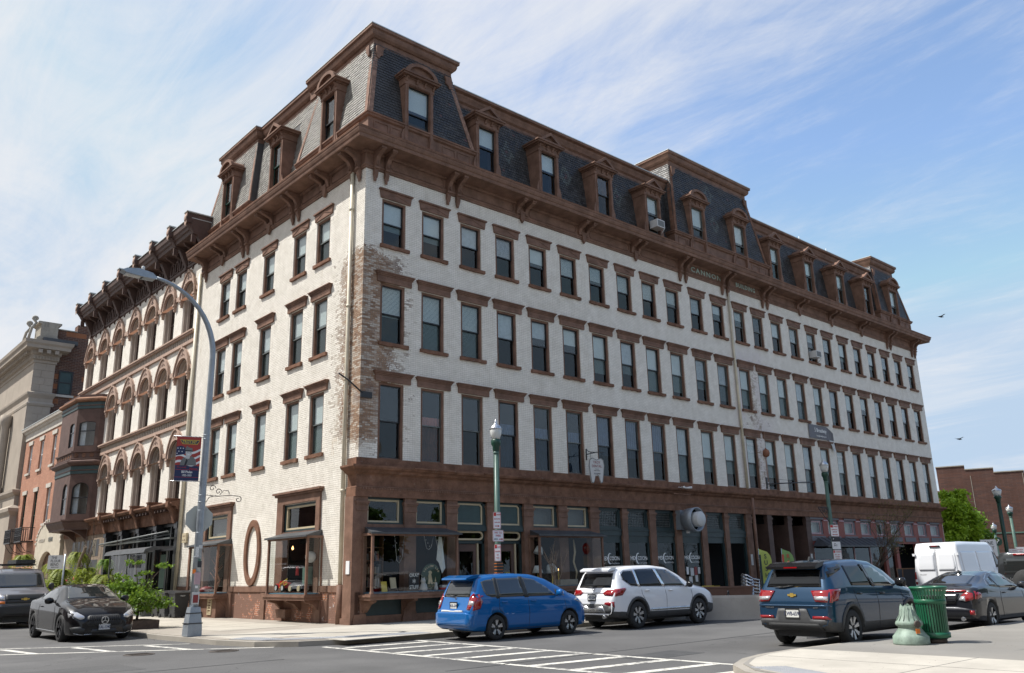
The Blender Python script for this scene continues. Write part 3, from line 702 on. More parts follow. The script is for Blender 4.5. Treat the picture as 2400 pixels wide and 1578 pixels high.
def bracket(big):
    b = MB(); w = 0.085
    if big:
        pr = [(0.02, 16.42), (-0.05, 16.30), (-.10, 16.42), (-.13, 16.52), (-.10, 16.62), (-.14, 16.72), (-.19, 16.95), (-.30, 17.12), (-.50, 17.22), (-.62, 17.28), (-.64, 17.40), (0.02, 17.40)]
        b.prism(pr, 'x', -w, w)
        b.box(-w - .03, w + .03, -.66, 0, 17.31, 17.40); b.box(-w - .02, w + .02, -.18, 0, 16.66, 16.73)
        for s in (-.045, .015): b.box(s, s + .03, -.215, -.15, 16.78, 16.98)
        b.prism([(-.06, 16.22), (-.02, 16.16), (.02, 16.24), (.02, 16.42), (-.07, 16.42)], 'x', -.05, .05)
    else:
        pr = [(0.02, 16.80), (-.08, 16.86), (-.10, 17.0), (-.16, 17.12), (-.36, 17.20), (-.58, 17.26), (-.62, 17.40), (0.02, 17.40)]
        b.prism(pr, 'x', -w, w); b.box(-w - .03, w + .03, -.64, 0, 17.32, 17.40)
    return b.mesh('bracket', 'brown')
def rosette():
    b = MB(); b.lathe([(.02, 0), (.13, 0), (.15, .03), (.09, .05), (.04, .08)], (0, 0, 16.75), 8, axis='y')
    b.prism([(-.14, 16.95), (.14, 16.95), (.10, 16.6), (.0, 16.45), (-.10, 16.6)], 'y', -.10, 0); b.box(-.17, .17, -.11, 0, 16.92, 17.0); return b.mesh('rosette', 'brown')
Bb, Bs, Ro = bracket(True), bracket(False), rosette()
for i, x in enumerate(BX):
    big = i in (0, 1, 5, 6, 7, 11, 12)
    for s in (-.25, .25): obj('bracket', Bb if big else Bs, BLD, (x + s, -0.05, 0))
    if not big: obj('rosette', Ro, BLD, (x, -0.05, 0))
for i, y in enumerate(BY):
    big = i in (0, 2, 4, 6)
    for s in (-.25, .25):
        if i == 6 and s > 0: continue
        obj('bracket', Bb if big else Bs, BLD, (-0.05, y + s, 0), R(-90))
    if not big: obj('rosette', Ro, BLD, (-0.05, y, 0), R(-90))
def tubeobj(name, pts, r, m, parent, seg=10, **k):
    b = MB(); b.tube(pts, r, seg); return b.build(name, m, parent, **k)
tubeobj('rain_pipe', [(-.11, .80, 16.7), (-.11, .80, 1.28)], .075, 'cream_pipe', BLD); tubeobj('rain_pipe', [(-.11, .80, 1.28), (-.11, .80, 0)], .12, 'brown', BLD)
tubeobj('rain_pipe', [(-.11, 15.83, 16.8), (-.11, 15.83, 0.9)], .09, 'cream_pipe', BLD)
tubeobj('rain_pipe', [(23.63, -.10, 16.4), (23.68, -.10, 5.5)], .07, 'cream_pipe', BLD); tubeobj('rain_pipe', [(23.72, -.28, 5.0), (23.72, -.28, 0.1)], .08, 'brown', BLD)
for z in (15.1, 11.2, 8.4, 4.4): b = MB(); b.lathe([(.09, 0), (.095, .05), (.09, .1)], (-.11, .80, z), 10); b.build('pipe_collar', 'cream_pipe', BLD)

# mansard ---------------------------------------------------------------
def frustum(x0, x1, y0, y1, z0, z1, a0, a1, c0, c1):
    """slated frustum, a*: how far the ends lean in (x), c*: front/back lean (y)"""
    b = MB(); b.add([(x0, y0, z0), (x1, y0, z0), (x1, y1, z0), (x0, y1, z0), (x0 + a0, y0 + c0, z1), (x1 - a1, y0 + c0, z1), (x1 - a1, y1 - c1, z1), (x0 + a0, y1 - c1, z1)],
        [(3, 2, 1, 0), (4, 5, 6, 7), (0, 1, 5, 4), (1, 2, 6, 5), (2, 3, 7, 6), (3, 0, 4, 7)]); return b
def shingles(p00, p10, p01, p11, mask=None, sw=0.155, sh=0.135):
    """overlapping slates on the quad p00-p10 (bottom) p01-p11 (top); returns list of (verts) per slate"""
    p00, p10, p01, p11 = map(Vector, (p00, p10, p01, p11)); out = []
    n = (p10 - p00).cross(p01 - p00).normalized(); H = ((p01 - p00).length + (p11 - p10).length) / 2; nr = int(H / sh)
    for r in range(nr):
        t0, t1 = r / nr, min(1, (r + 1.12) / nr)
        a0, b0 = p00.lerp(p01, t0), p10.lerp(p11, t0); Lr = (b0 - a0).length
        nc = max(1, round(Lr / sw)); o = 0.5 if r % 2 else 0.0
        for c in range(-1 if o else 0, nc):
            u0 = max(0, (c + o) / nc + .0009 / 1); u1 = min(1, (c + o + 1) / nc - .010 / max(Lr, .1) * 1)
            if u1 - u0 < .25 / nc: continue
            j = rnd.uniform(-.012, .012)
            q = lambda u, t: p00.lerp(p10, u).lerp(p01.lerp(p11, u), t)
            um = (u0 + u1) / 2; ctr = q(um, t0)
            th = .020 + rnd.random() * .012; ta = max(0, t0 + j / H)
            B0, B1, T0, T1 = q(u0, ta), q(u1, ta), q(u0, t1), q(u1, t1)
            if mask and mask(ctr): continue
            out.append((B0 + n * th, B1 + n * th, T1 + n * .003, T0 + n * .003, B0, B1, um, (t0 + t1) / 2))
    return out
def shingle_mesh(lst, mats, colour=None):
    vs, fs, ms = [], [], []
    for s in lst:
        o = len(vs); vs += [tuple(v) for v in s[:6]]
        k = colour(s) if colour else 0
        fs += [(o, o + 1, o + 2, o + 3), (o + 4, o + 5, o + 1, o), (o + 4, o, o + 3), (o + 1, o + 5, o + 2)]; ms += [k] * 4
    me = bpy.data.meshes.new('shingles'); me.from_pydata(vs, [], fs)
    for m in mats: me.materials.append(mt(m))
    me.polygons.foreach_set('material_index', ms); me.update(); return me
SK = 19.10                                   # top of the skirt
secs = [('pav', 0.05, 5.4, 22.95, 0.55, 0.9, 5.9), ('main', 5.4, 19.3, 21.95, 0, 0, 6), ('pav', 19.3, 28.3, 23.7, 0.65, 0.9, 6), ('main', 28.3, 43.0, 21.95, 0, 0, 6), ('pav', 43.0, 47.85, 22.95, 0.6, 0.75, 6)]
dormers = [(2.40, 'arch', 'P'), (6.05, 'tri', 'M'), (9.80, 'tri', 'M'), (13.6, 'tri', 'M'), (17.4, 'tri', 'M'), (21.35, 'arch', 'P'), (25.4, 'arch', 'P'), (29.1, 'tri', 'M'), (33.1, 'tri', 'M'), (37.15, 'tri', 'M'), (41.05, 'tri', 'M'), (45.2, 'arch', 'P')]
dl = [(2.95, 'arch'), (7.75, 'tri'), (13.1, 'arch')]
def near_dormer(p): return any(abs(p.x - d[0]) < 0.66 and p.z < (21.3 if d[2] == 'M' else 21.9) for d in dormers)
def near_dormer_l(p): return any(abs(p.y - d[0]) < 0.66 and p.z < 21.9 for d in dl)
def diamonds(spots, s=1.0):
    def f(sh):
        c = (sh[0] + sh[2]) / 2
        for x, z in spots:
            d = abs(c.x - x) / .42 + abs(c.z - z) / .62
            if d < .22: return 1
            if .55 < d < 1.0: return 2
        if hash((round(c.x * 7), round(c.z * 7))) % 211 == 0: return 1
        return 0
    return f
dspots = [(7.9, 20.2), (11.7, 20.2), (15.5, 20.2), (23.4, 20.6), (31.0, 20.2), (35.1, 20.2), (39.2, 20.2), (23.4, 22.6)]
roofm = ['slate', 'slate_red', 'slate_green']
for kind, x0, x1, zt, a0, a1, dep in secs:
    if kind == 'pav':
        corner = x0 < 1; yb = 0.05
        fr = frustum(x0, x1, yb, dep, SK, zt, a0, a1, .55, .9 if corner else .1); fr.build('mansard_wall', 'slate', BLD)
        fc = shingles((x0, yb, SK), (x1, yb, SK), (x0 + a0, yb + .55, zt), (x1 - a1, yb + .55, zt), near_dormer)
        if corner:
            single = [s for s in fc if s[0].x < 1.7][:260]; rest = [s for s in fc if s not in single]
            for s in single:
                c = (s[0] + s[2]) / 2; vs = [tuple(v - c) for v in s[:6]]
                me = bpy.data.meshes.new('shingle'); me.from_pydata(vs, [], [(0, 1, 2, 3), (4, 5, 1, 0), (4, 0, 3), (1, 5, 2)]); me.materials.append(mt('slate')); me.update()
                obj('shingle', me, BLD, c)
            fc = rest
        obj('shingles', shingle_mesh(fc, roofm, diamonds(dspots)), BLD, kind='stuff')
        ye = 2.6
        if not corner: obj('shingles', shingle_mesh(shingles((x0, ye, SK), (x0, yb, SK), (x0 + a0, ye, zt), (x0 + a0, yb + .55, zt)), ['slate']), BLD, kind='stuff')
        # skirt with panels
        b = MB(); xa = x0 - (0 if corner else .05)
        pth = [(x0, dep), (x0, 0.02), (x1 + .05, 0.02), (x1 + .05, dep)] if corner else [(xa, dep), (xa, .02), (x1 + .05 if x1 < 47 else x1, .02), (x1 + .05 if x1 < 47 else x1, dep)]
        b.sweep([(0, 17.84), (0, 18.9), (.08, 18.95), (.10, 19.02), (.14, 19.04), (.14, 19.10), (-.3, 19.14), (-.3, 17.84)], pth)
        for s_ in ((x0 + .25, x0 + .95), (x0 + 1.02, x0 + 1.5 if corner else x0 + 1.1), (x1 - 1.75, x1 - 1.05), (x1 - .95, x1 - .25)):
            o = [(s_[0], 18.3), (s_[1], 18.3), (s_[1], 18.82), (s_[0], 18.82)]; i = [(s_[0] + .05, 18.35), (s_[1] - .05, 18.35), (s_[1] - .05, 18.77), (s_[0] + .05, 18.77)]
            b.ring(o, i, 'y', -.005, .03)
        b.build('mansard_skirt', 'brown', BLD)
        # roof rim
        rim = [(x0 + a0, dep + (0 if corner else 0)), (x0 + a0, yb + .55), (x1 - a1, yb + .55), (x1 - a1, dep)]
        prof = [(-.02, zt - .42), (.05, zt - .42), (.05, zt - .02), (.12, zt), (.20, zt + .08), (.24, zt + .18), (.24, zt + .30), (.32, zt + .34), (.32, zt + .46), (-.3, zt + .46), (-.3, zt)]
        MB().sweep(prof, rim).build('roof_cornice', 'brown', BLD)
        MB().sweep([(.34, zt + .462), (.34, zt + .50), (-.4, zt + .56), (-.4, zt + .462)], rim).build('roof_edge', 'zinc', BLD)
        MB().box(x0 + a0 + .2, x1 - a1 - .2, yb + .8, dep, zt, zt + .52).build('flat_roof', 'roof_tar', BLD)
        # hips
        for hx0, hx1, sg in ((x0, x0 + a0, 1), (x1, x1 - a1, -1)):
            b = MB(); b.beam((hx0 + sg * .09, yb - .03, SK), (hx1 + sg * .09, yb + .52, zt - .35), .20, .06, up=(0, -1, 0)); b.beam((hx0 - sg * .02, yb + .1, SK), (hx1 - sg * .02, yb + .65, zt - .35), .06, .2, up=(0, -1, 0))
            b.build('hip_board', 'peel_wood' if corner else 'brown_worn', BLD)
            # scroll cut board at the head of the hip
            o = []
            for k in range(14):
                t = k / 13 * math.pi * .5; rr = .62 - .10 * abs(math.sin(t * 5)); o.append((hx1 + sg * (.02 + rr * math.cos(t) * .62), zt - .40 - rr * math.sin(t)))
            b = MB(); b.prism([(hx1 + sg * .02, zt - .38)] + o, 'y', yb + .36, yb + .44); b.build('scroll_board', 'brown', BLD)
    else:
        yb, yt = .42, .92; zb = 17.85
        MB().add([(x0 - .6, yb, zb), (x1 + .6, yb, zb), (x1 + .9, yt, zt), (x0 - .9, yt, zt), (x0 - .6, 8, zb), (x1 + .6, 8, zb), (x1 + .9, 8, zt), (x0 - .9, 8, zt)], [(0, 1, 2, 3), (3, 2, 6, 7)]).build('mansard_wall', 'slate', BLD)
        fc = shingles((x0, yb, zb), (x1, yb, zb), (x0 - .6, yt, zt), (x1 + .7, yt, zt), near_dormer)
        obj('shingles', shingle_mesh(fc, roofm, diamonds(dspots)), BLD, kind='stuff')
        rim = [(x0 - .7, yt), (x1 + .45, yt)]
        prof = [(-.02, zt - .30), (.05, zt - .30), (.05, zt - .10), (.14, zt - .02), (.18, zt + .10), (.22, zt + .18), (.22, zt + .28), (.36, zt + .33), (.36, zt + .43), (-.5, zt + .43), (-.5, zt)]
        MB().sweep(prof, rim).build('roof_cornice', 'brown', BLD); MB().sweep([(.38, zt + .432), (.38, zt + .47), (-.5, zt + .53), (-.5, zt + .432)], rim).build('roof_edge', 'zinc', BLD)
        MB().box(x0 - .3, x1 + .4, yt + .5, 12, zt, zt + .45).build('flat_roof', 'roof_tar', BLD)
# side street mansard
LS = [(0.05, 5.9, 0, 0.55, 0.9), (5.9, 10.6, .3, 0, 0), (10.6, 16.0, 0, .75, .75)]
for k, (y0, y1, ins, a0, a1) in enumerate(LS):
    zt = 22.95; xb = .05 + ins
    ct = MB(TL)
    if k == 1:
        MB().add([(xb, y0 - .5, SK), (xb, y1 + .5, SK), (xb + .55, y1 + .8, zt), (xb + .55, y0 - .9, zt)], [(3, 2, 1, 0)]).build('mansard_wall', 'slate', BLD)
        q = ((xb, y1 + .3, SK), (xb, y0 - .2, SK), (xb + .55, y1 + .6, zt), (xb + .55, y0 - .8, zt)); rim = [(xb + .55, y1 + .4), (xb + .55, y0 - .6)]
    elif k == 2:
        frustum(xb, 6, y0, y1, SK, zt, .55, .1, a0, a1).build('mansard_wall', 'slate', BLD)
        q = ((xb, y1, SK), (xb, y0, SK), (xb + .55, y1 - a1, zt), (xb + .55, y0 + a0, zt)); rim = [(xb + 3.0, y1 - a1), (xb + .55, y1 - a1), (xb + .55, y0 + a0), (xb + 3.0, y0 + a0)]
    else: q = ((xb, y1, SK), (xb, y0, SK), (xb + .55, y1 - .9, zt), (xb + .55, y0 + .55, zt)); rim = None
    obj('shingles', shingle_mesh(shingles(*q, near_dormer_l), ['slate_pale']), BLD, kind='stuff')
    if rim:
        prof = [(-.02, zt - .42), (.05, zt - .42), (.05, zt - .02), (.12, zt), (.20, zt + .08), (.24, zt + .18), (.24, zt + .30), (.32, zt + .34), (.32, zt + .46), (-.3, zt + .46), (-.3, zt)]
        MB().sweep(prof, rim).build('roof_cornice', 'brown', BLD); MB().sweep([(.34, zt + .462), (.34, zt + .50), (-.4, zt + .56), (-.4, zt + .462)], rim).build('roof_edge', 'roof_tar' if k == 1 else 'zinc', BLD)
        MB().sweep([(0, 17.84), (0, 18.9), (.08, 18.95), (.14, 19.04), (.14, 19.10), (-.3, 19.14), (-.3, 17.84)], [(xb, y1 + .05), (xb, y0)]).build('mansard_skirt', 'brown', BLD)
        MB().box(xb + .8, 6, y0 + (.8 if k == 2 else 0), y1 - .8, zt, zt + .52).build('flat_roof', 'roof_tar', BLD)
    for hy0, hy1 in (((y0, y0 + a0), (y1, y1 - a1)) if k != 1 else ()):
        if hy0 < 1: continue
        sg = 1 if hy0 == y0 else -1
        b = MB(); b.beam((xb - .03, hy0 + sg * .08, SK), (xb + .52, hy1 + sg * .08, zt - .35), .18, .06, up=(-1, 0, 0)); b.build('hip_board', 'peel_wood', BLD)
b = MB(); b.beam((.02, .02 + .09, SK), (.57, .60 + .05, zt - .35), .14, .05, up=(-1, 0, 0)); b.build('hip_board', 'peel_wood', BLD)
for sg in (1,):
    o = []
    for k in range(14):
        t = k / 13 * math.pi * .5; rr = .55 - .10 * abs(math.sin(t * 5)); o.append((.62 + rr * math.cos(t) * .5, 22.55 - rr * math.sin(t)))
    MB(TL).prism([(-.62, 22.57)] + [(-a, c) for a, c in o], 'y', .36, .44).build('scroll_board', 'brown', BLD)
# dormers ---------------------------------------------------------------
def dormer_parts(kind, h, w=.5):
    ow = w + .2; D = 1.35; y0 = -.10
    b = MB()
    for s in (-1, 1):
        b.box(s * w, s * (w + .16), y0, .02, -.1, h)
        b.prism([(.0, -.3), (.3, -.3), (D, h), (.0, h)], 'x', s * (w + .02), s * (w + .17))
        b.prism([(s * (w + .16), -.1), (s * (w + .30), -.12), (s * (w + .30), .1), (s * (w + .23), .32), (s * (w + .16), .42)], 'y', y0 + .02, y0 + .07)
        b.box(s * (w + .02), s * (w + .05), y0 - .02, y0, .1, h - .05)
    b.box(-ow, ow, y0 - .02, D, h, h + .30); b.box(-w + .02, w - .02, y0 - .045, y0 - .02, h + .03, h + .09)
    for s in (-ow + .02, -w * .38, w * .38, ow - .10):
        b.prism([(y0 - .02, h + .12), (y0 - .07, h + .15), (y0 - .09, h + .22), (y0 - .16, h + .30), (y0 - .02, h + .30)], 'x', s, s + .08)
    b.box(-ow - .05, ow + .05, y0 - .05, D + .05, h + .30, h + .36); b.box(-ow - .16, ow + .16, y0 - .20, D + .1, h + .36, h + .44); b.box(-ow - .21, ow + .21, y0 - .25, D + .1, h + .44, h + .50)
    f = b.mesh('dormer', 'brown')
    p = MB(); zz = h + .50; tw = ow + .06
    if kind == 'tri':
        o = [(-tw, zz), (tw, zz), (0, zz + .52)]; i = [(-tw + .26, zz + .05), (tw - .26, zz + .05), (0, zz + .36)]
        p.ring(o, i, 'y', y0 - .22, y0 - .08); p.prism([(-tw + .1, zz), (tw - .1, zz), (0, zz + .46)], 'y', y0 - .08, D + .1)
    else:
        n = 14; A = lambda r, q, zb: [(-r * math.cos(math.pi * k / n) * 1.0, zb + q * math.sin(math.pi * k / n)) for k in range(n + 1)]
        o = A(tw, .52, zz); i = A(tw - .2, .34, zz + .04); p.ring(o, i, 'y', y0 - .22, y0 - .08); p.prism(A(tw - .08, .46, zz), 'y', y0 - .08, D + .1)
    ped = p.mesh('pediment', 'brown')
    W_ = w; t = .045; mid = h * .5
    s = MB()
    for z0, z1, y in ((mid - .02, h, .02), (0, mid + .03, .065)):
        s.box(-W_, -W_ + t, y, y + .04, z0, z1); s.box(W_ - t, W_, y, y + .04, z0, z1); s.box(-W_ + t, W_ - t, y, y + .04, z0, z0 + t); s.box(-W_ + t, W_ - t, y, y + .04, z1 - t, z1)
    p1 = MB().box(-W_ + t, W_ - t, .035, .042, mid + .025, h - t).mesh('pane', 'glass'); p2 = MB().box(-W_ + t, W_ - t, .08, .087, t, mid - .015).mesh('pane', 'glass_low')
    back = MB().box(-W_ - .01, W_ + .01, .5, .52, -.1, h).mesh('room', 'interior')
    bl = MB().box(-W_ + .02, W_ - .02, .095, .10, mid * 1.15, h).mesh('blind', 'blind')
    return f, ped, s, p1, p2, back, bl
DP = {('tri', 'M'): dormer_parts('tri', 1.95, .47), ('arch', 'P'): dormer_parts('arch', 2.45, .54), ('arch', 'L'): dormer_parts('arch', 2.4, .48), ('tri', 'L'): dormer_parts('tri', 2.2, .46)}
SS = {k: {m: v[2].mesh('sash', m) for m in ('sash_black', 'sash_green', 'sash_grey')} for k, v in DP.items()}
def put_dormer(key, loc, rz, st, blind=True):
    f, ped, s, p1, p2, back, bl = DP[key]
    d = obj('dormer', f, BLD, loc, rz); obj('pediment', ped, d); obj('sash', SS[key][st], d); obj('pane', p1, d); obj('pane', p2, d); obj('room', back, d)
    if blind: obj('blind', bl, d)
for i, (x, kd, g) in enumerate(dormers): put_dormer((kd, g), (x, 0, 18.5), 0, 'sash_black' if i in (0, 1, 2, 3, 10) else 'sash_grey', i not in (3, 10))
for i, (y, kd) in enumerate(dl): put_dormer((kd, 'L'), (0, y, 18.72), R(-90), 'sash_black' if i == 0 else 'sash_green', False)
# things on the roof
sk = MB(); sk.prism([(2.0, 22.4), (4.2, 22.4), (3.6, 23.9), (2.9, 23.9)], 'x', 37.2, 37.3); sk.prism([(2.0, 22.4), (4.2, 22.4), (3.6, 23.9), (2.9, 23.9)], 'x', 38.7, 38.8); sk.beam((38, 2.0, 22.4), (38, 2.9, 23.9), .06, .08); sk.box(37.2, 38.8, 2.9, 3.6, 23.85, 23.95)
rs = sk.build('skylight', 'white_sign', BLD); MB().add([(37.3, 2.05, 22.4), (38.7, 2.05, 22.4), (38.7, 2.88, 23.85), (37.3, 2.88, 23.85)], [(0, 1, 2, 3)]).build('pane', 'glass', rs)
for x in (34.8, 38.4): MB().lathe([(.05, 22.4), (.05, 22.75), (.12, 22.78), (.14, 22.85), (.03, 22.95), (.02, 23.1)], (x, 1.2, 0), 8).build('roof_vent', 'zinc', BLD)
# ------------------------------------------------------------------ ground
RZ = -0.14                                    # level of the carriageway; pavements are at 0
MB().add([(-400, -400, RZ), (500, -400, RZ), (500, 500, RZ), (-400, 500, RZ)], [(0, 1, 2, 3)]).build('road', 'asphalt', kind='structure')
def arc(cx, cy, r, a0, a1, n=8): return [(cx + r * math.cos(R(a0 + (a1 - a0) * k / n)), cy + r * math.sin(R(a0 + (a1 - a0) * k / n))) for k in range(n + 1)]
def slab(poly, z0, z1, name, m, ms=None):
    b = MB(); b.prism(poly, 'z', z0, z1); return b.build(name, m, kind='structure')
far_kerb = [(-5.78, 140), (-5.78, 1.6), (-5.66, -0.6), (-5.6, -2.2), (-5.25, -3.8), (-4.5, -4.75), (-3.4, -5.2), (-2.0, -5.42), (-0.7, -5.6), (1.5, -5.85), (4.0, -6.1), (12, -6.45), (30, -6.7), (53.0, -6.9), (54.6, -6.6), (55.6, -6), (56, -4), (56, 140)]
inner = [(-5.6, 140), (-5.6, 1.6), (-5.48, -0.6), (-5.42, -2.15), (-5.1, -3.66), (-4.4, -4.58), (-3.36, -5.01), (-1.96, -5.24), (-0.65, -5.42), (1.5, -5.67), (4.0, -5.92), (12, -6.27), (30, -6.52), (53, -6.72), (54.4, -6.4), (55.4, -5.9), (55.8, -4), (55.8, 140)]
slab(far_kerb, -0.5, -0.012, 'kerb', 'kerb'); slab(inner, -0.4, 0.0, 'pavement', 'walk_old')
# paler new concrete at the corner, in flags with open joints
flags = []
def flag(x0, x1, y0, y1, m='walk_pale'):
    b = MB(); g = .006; b.box(x0 + g, x1 - g, y0 + g, y1 - g, -.01, .004 + rnd.uniform(0, .003)); return b.build('paving_slab', m, PAVE)
PAVE = bpy.data.objects['pavement']
for i in range(6):
    for j in range(4):
        x0, y0 = -5.2 + i * 1.5, -0.3 - j * 1.35
        if x0 < -5 and j > 1: continue
        if j == 3 and (i < 1 or i > 3): continue
        flag(x0, x0 + 1.5, y0 - 1.35, y0, 'walk_pale' if (i + j) % 3 else 'walk')
for i in range(22):
    for j in range(3):
        x0, y0 = 3.8 + i * 1.75, -0.6 - j * 1.72
        flag(x0, x0 + 1.75, y0 - 1.72, y0, 'walk' if (i * 3 + j) % 4 else 'walk_pale')
for j in range(14):
    for i in range(2): flag(-2.6 - i * 1.4 - .0, -1.2 - i * 1.4, 1.3 + j * 1.6, 2.9 + j * 1.6, 'walk')
# near corner on the right
nk = [(-3.4, -60), (-3.8, -20), (-3.75, -18.2), (-3.3, -17.2), (-2.6, -16.5), (-1.7, -16.08), (-0.9, -15.9), (0.33, -15.85), (2.12, -15.98), (3.79, -16.29), (6.66, -16.5), (10.2, -16.6), (53, -16.6), (53, -60)]
def inset(p, d): 
    out = []
    for i in range(len(p)):
        a, c, e = Vector(p[i - 1]), Vector(p[i]), Vector(p[(i + 1) % len(p)])
        d0 = (c - a).normalized(); d1 = (e - c).normalized(); n0 = Vector((-d0.y, d0.x)); n1 = Vector((-d1.y, d1.x)); bb = n0 + n1
        bb = bb / max(.3, bb.dot(n0)); out.append(tuple(c - bb * d))
    return out
slab(nk, -.5, -.012, 'kerb', 'kerb'); NK = inset(nk, .17); slab(NK, -.4, 0.0, 'pavement', 'asphalt_walk')
pc = [(-3.3, -30), (-3.6, -20), (-3.52, -18.25), (-3.1, -17.35), (-2.45, -16.7), (-1.6, -16.28), (-0.85, -16.1), (0.33, -16.05), (0.42, -18.2), (0.5, -30)]
b = MB(); b.prism(inset(pc, .02), 'z', -.01, .006); b.build('pavement_corner', 'walk_pale', kind='structure')
for (x0, y0, x1, y1) in ((-1.2, -16.3, -1.0, -30), (-3.1, -19.2, 0.45, -19.3)):
    MB().beam((x0, y0, .006), (x1, y1, .006), .012, .004).build('slab_joint', 'tar_patch', kind='structure')
# tactile plates with raised studs
def tactile(quad, n1, n2):
    a, b_, c, d = [Vector((p[0], p[1], 0.012)) for p in quad]
    m = MB(); z = Vector((0, 0, .012)); m.add([a, b_, c, d] + [v - z for v in (a, b_, c, d)], [(0, 1, 2, 3), (0, 4, 5, 1), (1, 5, 6, 2), (2, 6, 7, 3), (3, 7, 4, 0)])
    for i in range(n1):
        for j in range(n2):
            p = a.lerp(b_, (i + .5) / n1).lerp(d.lerp(c, (i + .5) / n1), (j + .5) / n2)
            r = .016; m.add([(p.x - r, p.y - r, .012), (p.x + r, p.y - r, .012), (p.x + r, p.y + r, .012), (p.x - r, p.y + r, .012), (p.x - r * .5, p.y - r * .5, .018), (p.x + r * .5, p.y - r * .5, .018), (p.x + r * .5, p.y + r * .5, .018), (p.x - r * .5, p.y + r * .5, .018)], [(4, 5, 6, 7), (0, 1, 5, 4), (1, 2, 6, 5), (2, 3, 7, 6), (3, 0, 4, 7)])
    return m.build('tactile_paving', 'tactile', kind='structure')
tactile([(-5.35, -2.45), (-4.72, -2.2), (-4.35, -3.6), (-5.0, -3.75)], 9, 18); tactile([(-4.95, -3.85), (-4.3, -3.7), (-3.25, -4.35), (-3.35, -4.95)], 9, 18); tactile([(-3.3, -4.95), (-3.2, -4.3), (-0.9, -4.95), (-0.95, -5.62)], 9, 34)
tactile([(-2.92, -17.05), (-2.5, -17.45), (-3.02, -18.6), (-3.42, -18.2)], 9, 22)
# crosswalk painting: two edge lines and slanted rungs, sheets 4 mm above the road
def stripe(p, q, w, name='road_marking', z=RZ + .004):
    p, q = Vector((*p, 0)), Vector((*q, 0)); d = (q - p).normalized(); n = Vector((-d.y, d.x, 0)) * w / 2
    b = MB(); b.add([(*(p + n).xy, z), (*(p - n).xy, z), (*(q - n).xy, z), (*(q + n).xy, z)], [(0, 1, 2, 3)]); return b.build(name, 'road_paint', kind='structure')
stripe((-1.55, -5.75), (-1.62, -15.85), .16); stripe((-4.15, -5.4), (-3.95, -19), .16)
for k in range(11):
    y = -6.1 - k * 1.13
    stripe((-3.98, y - .05), (-1.68, y - .35), .24, z=RZ + .0045)
stripe((-4.95, -4.41 + .1), (-14.5, 3.3), .16); stripe((-5.85, -1.05), (-14.5, 5.9), .14)
for k in range(6):
    x = -6.6 - k * 1.5; stripe((x, -2.95 - (x + 6.6) * .79), (x - .25, -.55 - (x + 6.6) * .79), .2, z=RZ + .0045)
for (x, y) in ((-7.95, -3.3), (-6.25, -4.25)):
    b = MB(); b.lathe([(.36, RZ + .006), (.35, RZ + .012), (.30, RZ + .009), (.28, RZ + .013), (.02, RZ + .013)], (x, y, 0), 24)
    for k in range(5): b.box(x - .25, x + .25, y - .2 + k * .1, y - .17 + k * .1, RZ + .013, RZ + .018)
    b.build('manhole_cover', 'iron', kind='structure')
for (x, y, w, d) in ((-9.5, -7.5, 3.2, .05), (1.5, -12.3, 7, .035)): MB().box(x - w, x + w, y - d, y + d, RZ + .001, RZ + .004).build('tar_seam', 'tar_patch', kind='structure')
r5 = random.Random(8)
for (x, y, w, d) in ((-10.5, -6.2, 1.5, .8), (-1.0, -13.6, .9, .45), (8.5, -12.9, 1.8, .5), (17, -11.6, 2.5, .6)):
    MB().prism([(x - w + r5.uniform(-.1, .1), y - d), (x + w, y - d + r5.uniform(-.08, .08)), (x + w + r5.uniform(-.1, .1), y + d), (x - w, y + d + r5.uniform(-.08, .08))], 'z', RZ + .0005, RZ + .003).build('road_patch', 'tar_patch' if d < .5 else 'asphalt_patch', kind='structure')
b = MB()
for k in range(720):      # grit and crumbs in the gutters and on the near corner
    z = RZ
    if k < 420: x = r5.uniform(-1, 30); y = -5.75 - (x + 1) * .03 - abs(r5.gauss(0, .10)) - .08
    elif k < 600: x = -5.85 - abs(r5.gauss(0, .12)); y = r5.uniform(-2, 12)
    else: x = r5.uniform(-3, 5); y = r5.uniform(-19.5, -16.4); z = .007 if x < .4 else .001
    s_ = r5.uniform(.004, .016) if k < 600 else r5.uniform(.002, .007); b.add([(x - s_, y, z), (x, y - s_, z), (x + s_, y, z), (x, y + s_, z), (x, y, z + s_ * .8)], [(0, 1, 4), (1, 2, 4), (2, 3, 4), (3, 0, 4)])
b.build('grit', 'bark', label='dark grit and dry leaves along the kerbs and on the near pavement', cat='grit', kind='stuff')
